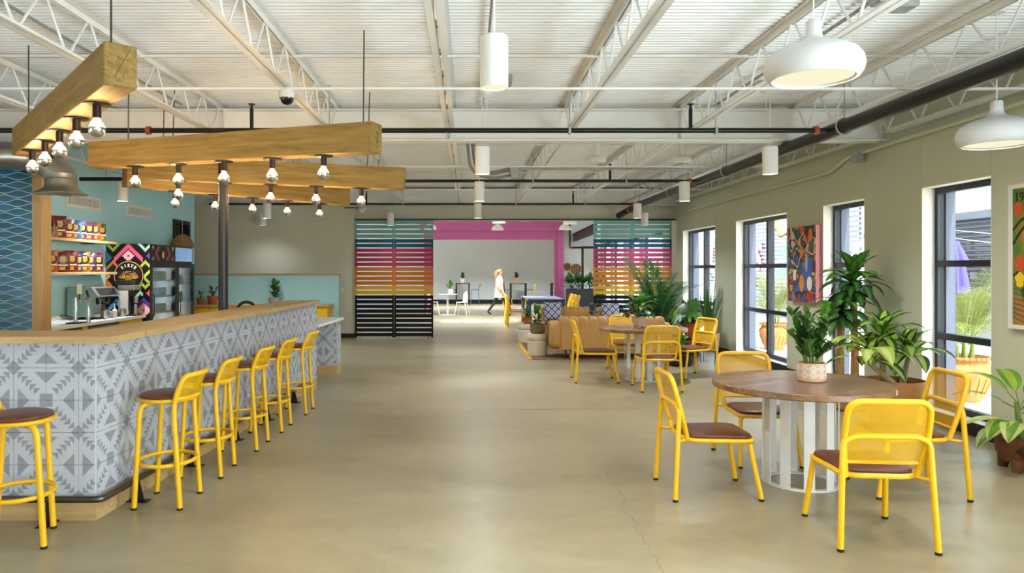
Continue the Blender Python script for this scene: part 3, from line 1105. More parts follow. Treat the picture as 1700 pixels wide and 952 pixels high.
def make_stool(label):
    t = thing('bar_stool', label, 'bar stool', (0, 0, 0), 0, 'yellow bar stools at the bar')
    ol = [(0.185 * math.cos(a), 0.175 * math.sin(a)) for a in [2 * PI * k / 28 for k in range(28)]]
    cushion(MB(), ol, 0.706, 0.028, 0.014).build('seat', M_leather, t)
    MB().tube(circle((0, 0, 0.698), 0.185, 32, ry=0.178), 0.0125, 8, closed=True).build('seat_ring', M_yellow, t)
    MB().tube(fillet([(-0.172, 0.147, 0.012), (-0.168, 0.11, 0.675), (-0.10, 0.02, 0.690), (0.10, 0.02, 0.690), (0.168, 0.11, 0.675), (0.172, 0.147, 0.012)], [0.07, 0.05, 0.05, 0.07]),
              0.0172, 10).build('front_hoop', M_yellow, t)
    rear = fillet([(-0.175, -0.150, 0.012), (-0.172, -0.105, 0.69), (-0.166, -0.175, 0.862), (-0.10, -0.225, 0.866), (0.0, -0.243, 0.868),
                   (0.10, -0.225, 0.866), (0.166, -0.175, 0.862), (0.172, -0.105, 0.69), (0.175, -0.150, 0.012)], [0.09, 0.06, 0.05, 0.05, 0.05, 0.06, 0.09])
    MB().tube(rear, 0.0172, 10).build('rear_hoop', M_yellow, t)
    # curved mesh back
    rows = []
    for k in range(7):
        s = k / 6
        z = 0.712 + 0.150 * s
        row = []
        for q in range(13):
            a = -1 + q / 6
            x = a * (0.168 - 0.004 * s)
            yy = -0.11 - 0.066 * s - (0.075 - 0.01 * s) * (1 - a * a) ** 0.6
            row.append((x, yy, z))
        rows.append(row)
    MB().grid(rows).build('mesh_back', M_perf, t)
    MB().tube([Vector(p) for p in rows[0]], 0.013, 8).build('lower_back_rail', M_yellow, t)
    MB().tube(circle((0, 0, 0.285), 0.205, 32, ry=0.178), 0.0135, 8, closed=True).build('footrest_ring', M_yellow, t)
    for x, y in ((-0.172, 0.147), (0.172, 0.147), (-0.175, -0.150), (0.175, -0.150)):
        MB().lathe([(0.0186, 0), (0.0186, 0.014)], 10, (x, y, 0)).build('foot_cap', M_rubber, t)
    return t

stool_spots = [(-2.01, 4.855, 90, 'yellow bar stool nearest the tiled bar corner, on its long side'),
               (-1.995, 5.56, 92, 'second yellow stool along the bar from the near corner'),
               (-1.955, 6.36, 90, 'third yellow stool along the bar from the near corner'),
               (-1.925, 7.07, 90, 'fourth yellow stool along the bar from the near corner'),
               (-1.885, 7.92, 90, 'last yellow stool at the far end of the bar'),
               (-2.56, 4.14, -68, 'yellow stool in front of the short bar face, cut by the left edge')]
st0 = make_stool(stool_spots[0][3])
for k, (x, y, a, lb) in enumerate(stool_spots):
    s_ = st0 if k == 0 else copy_tree(st0)
    s_.location = (x, y, 0)
    s_.rotation_euler = (0, 0, R(a))
    s_['label'] = lb

# ================================================================== TIMBER BEAM LIGHTS
M_bulb = glassy('clear_bulb_glass', '#fff4e0', 0.10, 0.05, '#ffd9a0', 1.6)
M_fil = glow('bulb_filament', '#ffdfae', 40)
M_plate = mat('dark_bronze', '#2c2019', 0.4, metal=0.6)
def make_bulb():
    sock = MB().lathe([(0.062, 0.0), (0.062, -0.006), (0.02, -0.008), (0.02, -0.07)], 20).mesh('socket', M_plate)
    gl_ = MB().lathe([(0.014, -0.070), (0.016, -0.078), (0.029, -0.095), (0.038, -0.115)], 20, cap0=False, cap1=False).mesh('bulb', M_bulb)
    ch = MB().lathe([(0.038, -0.115), (0.0385, -0.125), (0.034, -0.143), (0.022, -0.157), (0.004, -0.163)], 20, cap0=False).mesh('mirror_cap', M_chrome)
    fi = MB().lathe([(0.004, -0.085), (0.008, -0.092), (0.008, -0.106), (0.004, -0.112)], 8).mesh('filament', M_fil)
    return sock, gl_, ch, fi
BULB = make_bulb()
def beam_light(label, p0, p1, z0, z1, side, bulbs, rods, W=0.166, H=0.228):
    """p0,p1: plan ends of the near lower-left edge line; z0,z1 underside heights; side: +1/-1 width direction"""
    a, b = Vector((p0[0], p0[1], z0)), Vector((p1[0], p1[1], z1))
    L = (b - a).length
    rz = math.atan2(b.y - a.y, b.x - a.x)
    tilt = -math.asin((z1 - z0) / L)
    t = thing('beam_chandelier', label, 'light fixture', a, rz, 'timber beam lights over the bar')
    t.rotation_euler = (0, tilt, rz)
    y0, y1 = (0, W) if side > 0 else (-W, 0)
    MB().bbox(0, L, y0, y1, 0, H, 0.006).build('beam', M_beam, t, smooth=False)
    if 'nearest' in label:
        ck = MB()
        for k in range(9):
            an = k * 2.4
            rr = 0.03 + 0.02 * (k % 3)
            c0 = Vector((0, (y0 + y1) / 2 + 0.012 * math.cos(k), H * 0.5))
            p = c0 + Vector((0, math.cos(an), math.sin(an))) * rr
            q = c0 + Vector((0, math.cos(an + 0.2), math.sin(an + 0.2))) * (rr + 0.025)
            ck.obox(p + Vector((-0.0005, 0, 0)), q + Vector((-0.0005, 0, 0)), 0.0016, 0.003, up=(1, 0, 0))
        ck.obox((-0.0005, (y0 + y1) / 2 - 0.05, H * 0.92), (-0.0005, (y0 + y1) / 2 + 0.03, H * 0.2), 0.0016, 0.004, up=(1, 0, 0))
        ck.build('end_checks', mat('wood_check', '#4d3a1c', 0.9), t, smooth=False)
    yc = (y0 + y1) / 2
    for s in bulbs:
        so = link('socket', BULB[0], t, (s, yc, 0), None, (1.2, 1.2, 1.2))
        link('bulb', BULB[1], so)
        link('mirror_cap', BULB[2], so)
        link('filament', BULB[3], so)
        l = bpy.data.lights.new('bulb_light', 'POINT')
        l.energy = 18.0
        l.color = (1.0, 0.72, 0.40)
        l.shadow_soft_size = 0.012
        lo = bpy.data.objects.new('bulb_light', l)
        lo.parent = so
        lo.location = (0, 0, -0.088)
        col.objects.link(lo)
    for s in rods:
        MB().tube([(s, yc, H), (s, yc, 3.40 - a.z)], 0.006, 6).build('hanging_rod', M_darksteel, t)
    return t
beam_light('timber beam with five bulbs, nearest of four and at far left', (-1.906, 3.792), (-3.84, 6.108), 2.518, 2.510, -1,
           [0.504 + 0.522 * k for k in range(5)], [0.19, 2.76])
beam_light('timber beam with five bulbs, second nearest of four', (-0.733, 5.496), (-3.432, 6.54), 2.448, 2.472, -1,
           [0.476 + 0.485 * k for k in range(5)], [0.12, 2.5])
beam_light('timber beam with five bulbs, third of four, tilted slightly', (-0.666, 7.56), (-3.432, 7.392), 2.39, 2.48, -1,
           [0.452 + 0.469 * k for k in range(5)], [0.40, 2.4])
beam_light('timber beam with five bulbs, farthest of four', (-1.567, 9.624), (-3.636, 7.728), 2.404, 2.438, -1,
           [0.414 + 0.463 * k for k in range(5)], [0.36, 2.4])

# ================================================================== BACK BAR
# blue tiled wing wall with oak end post
YW = 8.0
ww = MB().box(-7.6, -4.80, YW, YW + 0.14, 0, 3.0).build('wall_tiled', mat('white_grout', '#d6dce0', 0.8), smooth=False)
struct(ww, 'wing wall of blue ogee tiles')
M_bl = [mat('blue_glaze_%d' % k, c, 0.22, var=0.12, vscale=9) for k, c in enumerate(('#1f5d7a', '#256a86', '#2a6f95', '#215f86'))]
def ogee(x):
    return 0.005 + 0.01575 * (1 + math.cos(PI * x / 0.149))
OG = {}
for c in range(-5, 2):
    X = -4.96 + 0.149 * c
    for r in range(0, 32):
        z = 0.70 + 0.099 * r + (0.0495 if c % 2 else 0)
        if z > 2.95 or X > -4.70:
            continue
        xr = min(0.145, -4.803 - X)
        key = (round(xr, 3), (r * 7 + c * 3) % 4)
        if key not in OG:
            mb = MB()
            xs = [-0.145 + (xr + 0.145) * k / 12 for k in range(13)]
            up = [(x, ogee(x)) for x in xs]
            poly = [(x, h) for x, h in up] + [(x, -h) for x, h in reversed(up)]
            n = len(poly)
            mb.add([(x, -0.008, h) for x, h in poly] + [(x, 0, h) for x, h in poly],
                   [tuple(range(n))] + [(i, n + i, n + (i + 1) % n, (i + 1) % n) for i in range(n)])
            OG[key] = mb.mesh('tile', M_bl[key[1]], False)
        link('tile', OG[key], ww, (X, YW, z))
struct(MB().bbox(-4.80, -4.685, YW - 0.02, YW + 0.16, 0, 3.0, 0.004).build('trim_1', M_oak_z, smooth=False), 'oak post closing the tiled wing wall')

# wall shelves
for z, nm in ((1.965, 'upper'), (1.515, 'lower')):
    s_ = thing('wall_shelf', '%s oak wall shelf holding snack bags on the teal wall' % nm, 'shelf', (XT, 8.2, z), 0, 'oak snack shelves')
    MB().bbox(0, 0.27, 0, 2.72, -0.036, 0, 0.003).build('board', wood('oak_long', '#c3a473', '#ab8c5a', 0.4, 'y'), s_, smooth=False)
    for yy in (0.5, 2.2):
        MB().box(0, 0.2, yy, yy + 0.012, -0.05, -0.036).build('bracket', M_black, s_, smooth=False)

# text helper
def text_mesh(body, size, extrude=0.0004, align='CENTER', shear=0.0, offset=0.0):
    cu = bpy.data.curves.new('lettering', 'FONT')
    cu.body = body
    cu.size = size
    cu.extrude = extrude
    cu.align_x = align
    cu.shear = shear
    cu.offset = offset
    cu.resolution_u = 3
    o = bpy.data.objects.new('lettering', cu)
    col.objects.link(o)
    dg = bpy.context.evaluated_depsgraph_get()
    me = bpy.data.meshes.new_from_object(o.evaluated_get(dg))
    bpy.data.objects.remove(o)
    bpy.data.curves.remove(cu)
    return me

# snack bags
M_bag_dark = mat('bag_badge_black', '#141012', 0.35)
M_bag_gold = mat('bag_badge_gold', '#c08f22', 0.4)
M_bag_white = mat('bag_print_white', '#e8e2d4', 0.4)
tx_bag = text_mesh('SIETE', 0.03)
tx_bag.materials.append(M_bag_white)
BAGCOL = {'red brown': '#6b2414', 'orange red': '#8c3716', 'blue': '#456f96', 'purple': '#5a2f66', 'magenta': '#6e2540', 'orange': '#9a4e18',
          'green': '#54762a', 'dark red': '#701f1c', 'dark blue': '#27305a', 'amber': '#8f5a18', 'plum': '#4a2248', 'crimson': '#741c24', 'brown': '#6a3a22'}
BAGS = {}
def bag_meshes(cname):
    if cname in BAGS:
        return BAGS[cname]
    m = mat('bag_' + cname.replace(' ', '_'), BAGCOL[cname], 0.36, var=0.55, vscale=26, coat=0.1)
    W, H = 0.2, 0.285
    mb = MB()
    for sgn in (-1, 1):
        rows = []
        for k in range(11):
            v = k / 10
            row = []
            for q in range(9):
                u = q / 8
                th = 0.042 * (math.sin(PI * min(1, max(0, (v - 0.06) / 0.88))) ** 0.6) * (math.sin(PI * u) ** 0.55)
                wob = 0.006 * math.sin(9 * u + 5 * v) * (v * (1 - v))
                wid = W * (1 - 0.12 * math.sin(PI * v) ** 0.8)
                row.append(((u - 0.5) * wid, sgn * (th + 0.001) + wob, v * H))
            rows.append(row)
        mb.grid(rows)
    body = mb.mesh('pouch', m, True, 60)
    bd = MB()
    for rad, yy, mi in ((0.062, -0.0455, 0), (0.038, -0.0465, 1)):
        bd.add([(rad * math.cos(2 * PI * k / 20), yy, 0.175 + rad * math.sin(2 * PI * k / 20)) for k in range(20)], [tuple(range(20))], mi)
    bd.add([(-0.06, -0.046, 0.09), (0.06, -0.046, 0.09), (0.06, -0.046, 0.108), (-0.06, -0.046, 0.108)], [(0, 1, 2, 3)], 2)
    bd.add([(-0.05, -0.041, 0.03), (0.02, -0.043, 0.03), (0.03, -0.045, 0.075), (-0.04, -0.045, 0.075)], [(0, 1, 2, 3)], 1)
    badge = bd.mesh('badge', [M_bag_dark, M_bag_gold, M_bag_white], False)
    BAGS[cname] = (body, badge)
    return BAGS[cname]
def bag(x, y, z, cname, label, rz, s=1.0):
    t = thing('snack_bag', label, 'snack bag', (x, y, z), rz, 'snack bags on the oak shelves')
    t.scale = (s, s, s)
    b, bd = bag_meshes(cname)
    link('pouch', b, t)
    link('badge', bd, t)
    link('lettering', tx_bag, t, (0, -0.047, 0.20), (R(90), 0, 0))
up = ['red brown', 'orange red', 'blue', 'purple', 'magenta', 'orange', 'green']
upd = [9.60, 9.83, 10.0, 10.15, 10.35, 10.53, 10.70]
for k, (c, d) in enumerate(zip(up, upd)):
    bag(XT + 0.13, d, 1.966, c, '%s snack bag on the upper oak shelf, %s from left' % (c, ORD[k]), R(50 + 14 * math.sin(k * 2.3)), 1.04 if k == 0 else 0.93 + 0.03 * math.sin(k * 3.1))
dn = ['purple', 'orange', 'dark red', 'crimson', 'dark blue', 'amber', 'plum', 'magenta']
dnd = [9.24, 9.42, 9.70, 9.90, 10.06, 10.22, 10.40, 10.60]
for k, (c, d) in enumerate(zip(dn, dnd)):
    bag(XT + 0.13, d, 1.516, c, '%s snack bag on the lower oak shelf, %s from left' % (c, ORD[k]), R(50 + 16 * math.sin(k * 1.7 + 1)), 0.98 + 0.04 * math.sin(k * 2.7))
for k, (d, h, c, nm) in enumerate(((9.22, 0.13, '#8a3a1e', 'red'), (9.33, 0.10, '#7a8c2a', 'green'), (9.45, 0.19, '#8c5a3a', 'tan'))):
    t = thing('snack_jar', 'small %s lidded tub beside the bags on the upper shelf' % nm, 'tub', (XT + 0.15, d, 1.966))
    MB().lathe([(0.045, 0), (0.05, 0.01), (0.05, h * 0.75), (0.045, h * 0.8)], 16).build('tub', mat('tub_' + nm, c, 0.4, var=0.3, vscale=30), t)
    MB().lathe([(0.052, h * 0.78), (0.052, h), (0.048, h + 0.004)], 16).build('lid', M_bag_dark, t)

# counter and cabinets along the teal wall
ct = thing('back_counter', 'white stone worktop along the teal wall', 'worktop', (0, 0, 0))
MB().box(XT, -4.90, 8.16, 11.04, 0.825, 0.865).build('slab', mat('white_quartz', '#e6e8e6', 0.25, var=0.03), ct, smooth=False)
MB().box(XT, XT + 0.012, 8.16, 11.04, 0.865, 0.93).build('upstand', mat('white_quartz', '#e6e8e6', 0.25), ct, smooth=False)
M_cab = mat('yellow_cabinet_laminate', '#e0ac1e', 0.45)
def cabinet(y0, y1, label):
    t = thing('base_cabinet', label, 'cabinet', (XT + 0.004, y0, 0))
    MB().box(0, 0.58, 0.002, y1 - y0 - 0.002, 0.1, 0.824).build('body', M_cab, t, smooth=False)
    d = MB().bbox(0.582, 0.60, 0.004, y1 - y0 - 0.004, 0.11, 0.66, 0.002).build('door', M_cab, t, smooth=False)
    MB().box(0.60, 0.615, 0.03, 0.12, 0.60, 0.612).build('handle', M_steel, d, smooth=False)
    w = MB().bbox(0.582, 0.60, 0.004, y1 - y0 - 0.004, 0.67, 0.815, 0.002).build('drawer', M_cab, t, smooth=False)
    return t
cabinet(8.2, 8.75, 'yellow base cabinet under the worktop near the oak post')
cabinet(9.3, 9.45, 'narrow yellow cabinet strip between the steel undercounter units')
cabinet(10.28, 11.02, 'yellow base cabinet next to the decorated cooler')
for y0, y1, nm in ((8.76, 9.29, 'left of the two steel undercounter units'), (9.46, 10.27, 'right of the two steel undercounter units, with round lock')):
    t = thing('undercounter_fridge', 'stainless steel fridge, ' + nm, 'fridge', (XT + 0.004, y0, 0))
    MB().box(0, 0.58, 0, y1 - y0, 0.08, 0.822).build('body', M_steel, t, smooth=False)
    d = MB().bbox(0.585, 0.62, 0.01, y1 - y0 - 0.01, 0.1, 0.78, 0.004).build('door', M_steel, t, smooth=False)
    MB().box(0.582, 0.60, 0.0, y1 - y0, 0.79, 0.822).build('gasket', M_black, t, smooth=False)
    MB().lathe([(0.022, 0), (0.022, 0.012), (0.012, 0.014)], 12).xf(Matrix.Translation((0.62, y1 - y0 - 0.09, 0.73)) @ Matrix.Rotation(R(90), 4, 'Y')).build('lock', M_black, d)

# espresso machine
M_teal_metal = mat('green_grey_metal', '#7e9a92', 0.35, metal=0.4)
em = thing('espresso_machine', 'large steel espresso machine with pale green side panel', 'espresso machine', (-5.5, 9.95, 0.866))
MB().add([(0, 0, 0.03), (0.36, 0, 0.03), (0.36, 0, 0.29), (0.43, 0, 0.31), (0.33, 0, 0.44), (0, 0, 0.44)] + [(0, 0.02, 0.03), (0.36, 0.02, 0.03), (0.36, 0.02, 0.29), (0.43, 0.02, 0.31), (0.33, 0.02, 0.44), (0, 0.02, 0.44)],
         [(0, 1, 2, 3, 4, 5), (11, 10, 9, 8, 7, 6)] + [(i, (i + 1) % 6, 6 + (i + 1) % 6, 6 + i) for i in range(6)]).build('side_panel', M_teal_metal, em, smooth=False)
MB().box(0.0, 0.20, 0.02, 0.66, 0.03, 0.44).build('body', M_steel, em, smooth=False)
hd = MB()
hd.add([(0.2, 0.02, 0.29), (0.36, 0.02, 0.29), (0.43, 0.02, 0.31), (0.33, 0.02, 0.44), (0.2, 0.02, 0.44)] + [(0.2, 0.66, 0.29), (0.36, 0.66, 0.29), (0.43, 0.66, 0.31), (0.33, 0.66, 0.44), (0.2, 0.66, 0.44)],
       [(0, 1, 2, 3, 4), (9, 8, 7, 6, 5)] + [(i, (i + 1) % 5, 5 + (i + 1) % 5, 5 + i) for i in range(5)])
hd.build('head', M_steel, em, smooth=False)
MB().add([(0.4205, 0.08, 0.325), (0.4205, 0.60, 0.325), (0.345, 0.60, 0.4245), (0.345, 0.08, 0.4245)], [(0, 1, 2, 3)]).build('control_panel', mat('dark_panel', '#1a1d1e', 0.2), em, smooth=False)
MB().box(0.2, 0.44, 0.02, 0.66, 0.03, 0.075).build('drip_tray', M_steel, em, smooth=False)
for yy in (0.2, 0.47):
    g = MB().lathe([(0.036, 0.20), (0.036, 0.29)], 16, (0.33, yy, 0)).build('group_head', M_black, em)
    MB().tube([(0.33, yy, 0.22), (0.46, yy, 0.21)], 0.014, 8).build('portafilter_handle', M_black, g)
for yy in (0.06, 0.62):
    MB().tube(fillet([(0.40, yy, 0.30), (0.43, yy, 0.24), (0.42, yy, 0.12)], 0.03), 0.006, 6).build('steam_wand', M_chrome, em)
for x in (0.05, 0.38):
    for yy in (0.06, 0.60):
        MB().lathe([(0.018, 0), (0.018, 0.03)], 10, (x, yy, 0)).build('foot', M_black, em)
# grinder / brewer
gr = thing('coffee_grinder', 'grey and black coffee grinder between the espresso machine and cooler', 'grinder', (-5.16, 10.70, 0.8655))
MB().bbox(0, 0.14, 0, 0.24, 0.02, 0.38, 0.006).build('body', mat('pale_grey_plastic', '#b4b0a8', 0.5), gr, smooth=False)
MB().bbox(-0.01, 0.23, -0.005, 0.245, 0.38, 0.45, 0.006).build('head', M_steel, gr, smooth=False)
MB().bbox(-0.06, 0.16, 0.02, 0.22, 0.45, 0.53, 0.01).build('hopper', mat('dark_panel', '#1a1d1e', 0.2), gr, smooth=False)
MB().box(0.14, 0.155, 0.02, 0.22, 0.02, 0.38).build('back_plate', M_black, gr, smooth=False)
MB().box(0.13, 0.25, 0.02, 0.22, 0.0, 0.02).build('base', M_black, gr, smooth=False)
MB().lathe([(0.035, 0.19), (0.038, 0.25), (0.04, 0.29)], 16, (0.20, 0.12, 0)).build('cup_holder', M_steel, gr)
MB().lathe([(0.03, 0.02), (0.03, 0.17)], 16, (0.19, 0.12, 0)).build('spout', M_chrome, gr)
# draft tap
tp = thing('draft_tap', 'chrome draft tap tower with a cream handle', 'tap', (-5.02, 9.28, 0.865))
MB().lathe([(0.06, 0), (0.06, 0.012), (0.03, 0.02), (0.026, 0.03), (0.026, 0.33)], 18).build('column', M_chrome, tp)
MB().lathe([(0.034, 0), (0.026, 0.02), (0.026, 0.30), (0.03, 0.33)], 18, (0.10, 0.12, 0)).build('second_column', M_chrome, tp)
MB().tube(fillet([(0.0, 0.0, 0.29), (0.05, 0.05, 0.30), (0.09, 0.1, 0.30)], 0.02), 0.014, 8).build('arm', M_chrome, tp)
MB().tube(fillet([(0.03, 0, 0.30), (0.07, -0.01, 0.29), (0.075, -0.01, 0.25)], 0.02), 0.01, 8).build('spout', M_chrome, tp)
h_ = MB().bbox(0.02, 0.075, -0.01, 0.015, 0.37, 0.50, 0.004).build('handle', mat('cream_handle', '#e6dcbc', 0.5), tp, smooth=False)
MB().tube([(0.047, 0, 0.30), (0.047, 0, 0.37)], 0.008, 8).build('stem', M_black, tp)
MB().tube([(0.10, 0.12, 0.33), (0.085, 0.10, 0.42)], [0.012, 0.016], 8).build('second_handle', M_black, tp)
tr = tag(MB().bbox(-5.06, -4.92, 9.12, 9.36, 0.866, 0.882, 0.003).build('drip_tray', M_black, smooth=False), 'small black drip tray below the draft tap', 'tray')
for k, (x, y, nm) in enumerate(((-5.02, 10.55, 'steel cup in front of the grey grinder'), (-5.02, 10.06, 'steel pitcher at the near end of the espresso machine'), (-4.99, 10.24, 'white bottle in front of the espresso machine'))):
    t = thing('steel_pitcher' if k < 2 else 'syrup_bottle', nm, 'cup' if k < 2 else 'bottle', (x, y, 0.866))
    if k < 2:
        MB().lathe([(0.04, 0), (0.042, 0.004), (0.048, 0.12), (0.045, 0.12), (0.038, 0.01)], 18, cap1=True).build('cup', M_steel, t)
        MB().tube(fillet([(0.045, 0, 0.10), (0.085, 0, 0.095), (0.08, 0, 0.03), (0.043, 0, 0.03)], 0.02), 0.005, 6).build('handle', M_steel, t)
    else:
        MB().lathe([(0.03, 0), (0.032, 0.01), (0.032, 0.11), (0.012, 0.13), (0.012, 0.15)], 16).build('body', M_white, t)
        MB().lathe([(0.006, 0.15), (0.004, 0.21)], 8).build('nozzle', M_matte_white, t)
tag(MB().tube(fillet([(-5.35, 9.75, 0.875), (-5.2, 9.62, 0.91), (-5.3, 9.5, 0.96), (-5.42, 9.62, 0.93), (-5.35, 9.80, 0.89)], 0.06), 0.008, 6).build('black_cable', M_black),
    'coil of black cable beside the espresso machine', 'cable')

# ---- coolers
YF, XF = 11.1, -4.87
M_fr = mat('cooler_black', '#0d0d10', 0.3)
def cooler(y0, y1, label, shelves):
    t = thing('drinks_cooler', label, 'cooler', (XT + 0.01, y0, 0))
    D = XF - XT - 0.01
    L = y1 - y0
    w = 0.035
    MB().box(0, D - 0.05, 0, w, 0.02, 1.945).build('side_panel', M_fr, t, smooth=False)
    MB().box(0, D - 0.05, L - w, L, 0.02, 1.945).build('side_panel', M_fr, t, smooth=False)
    MB().box(0, 0.03, w, L - w, 0.02, 1.945).build('back_panel', mat('cooler_white_liner', '#d8dcdc', 0.5), t, smooth=False)
    MB().box(0.03, D - 0.05, w, L - w, 1.65, 1.945).build('top_box', M_fr, t, smooth=False)
    MB().box(0.03, D - 0.05, w, L - w, 0.02, 0.2).build('plinth', M_fr, t, smooth=False)
    MB().box(D - 0.05, D - 0.035, 0, L, 1.66, 1.945).build('header', M_fr, t, smooth=False)
    d = MB()
    d.box(D - 0.045, D, 0.0, 0.10, 0.15, 1.65)
    d.box(D - 0.045, D, L - 0.06, L, 0.15, 1.65)
    d.box(D - 0.045, D, 0.10, L - 0.06, 0.15, 0.23)
    d.box(D - 0.045, D, 0.10, L - 0.06, 1.58, 1.65)
    dd = d.build('door', M_fr, t, smooth=False)
    MB().box(D - 0.025, D - 0.02, 0.10, L - 0.06, 0.23, 1.58).build('pane', glassy('cooler_glass', '#e6ecec', 0.10), dd, smooth=False)
    MB().tube(fillet([(D, 0.045, 1.2), (D + 0.045, 0.045, 1.16), (D + 0.045, 0.045, 0.84), (D, 0.045, 0.80)], 0.04), 0.010, 8).build('handle', M_black, dd)
    for z in shelves:
        MB().box(0.03, D - 0.07, w, L - w, z - 0.012, z).build('shelf', mat('white_wire_shelf', '#d4d8d8', 0.5), t, smooth=False)
    MB().box(0.05, 0.10, w + 0.01, w + 0.02, 0.3, 1.6).build('light_strip', glow('cooler_light', '#f4f8ff', 130.0), t, smooth=False)
    return t, D, L
c1, D1, L1 = cooler(YF, 12.12, 'black glass door drinks cooler with decorated side', (0.55, 0.86, 1.12, 1.38))
c2, D2, L2 = cooler(12.125, 12.9, 'black glass door drinks cooler with a blue header, farther one', (0.6, 1.0, 1.3))
MB().box(D2 - 0.035, D2 - 0.03, 0.03, L2 - 0.03, 1.69, 1.92).build('header_screen', mat('blue_header', '#7fa6d8', 0.3, emit=0.35, var=0.3, vscale=4, stretch=(1, 0.2, 14)), c2, smooth=False)
# cans: one row per shelf
cm = [MB().lathe([(0.024, 0), (0.03, 0.008), (0.03, 0.13), (0.024, 0.14)], 12).mesh('can', mat('can_%d' % k, c, 0.3, metal=0.2, var=0.3, vscale=40)) for k, c in enumerate(('#c8cfc0', '#b8c8d0', '#9cc0d8', '#c0745a'))]
cl_ = MB().lathe([(0.024, 0.14), (0.022, 0.143)], 12).mesh('lid', M_steel)
can_nm = ['red', 'pale blue', 'clear', 'pale']
for si, z in enumerate((0.55, 0.86, 1.12, 1.38)):
    for k in range(9):
        for q in range(1):
            o = tag(link('drink_can', cm[[3, 2, 1, 0][si]], None, (XF - 0.13, YF + 0.15 + 0.085 * k, z + 0.001)),
                    '%s drink can standing behind the glass of the nearer cooler' % can_nm[si], 'can', 'cans on cooler shelf ' + ORD[si])
            link('lid', cl_, o)
for si, z in enumerate((0.6, 1.0, 1.3)):
    for k in range(5):
        o = thing('drink_pouch', 'pale drink bottle behind the glass of the farther cooler', 'bottle', (XF - 0.16, 12.26 + 0.11 * k, z + 0.001), 0, 'bottles in the farther cooler')
        MB().lathe([(0.035, 0), (0.038, 0.01), (0.038, 0.13), (0.014, 0.18), (0.014, 0.2)], 12).build('body', mat('smoky_bottle', '#8f9a94', 0.25), o)
        MB().lathe([(0.016, 0.2), (0.016, 0.215)], 10).build('cap', M_white, o)

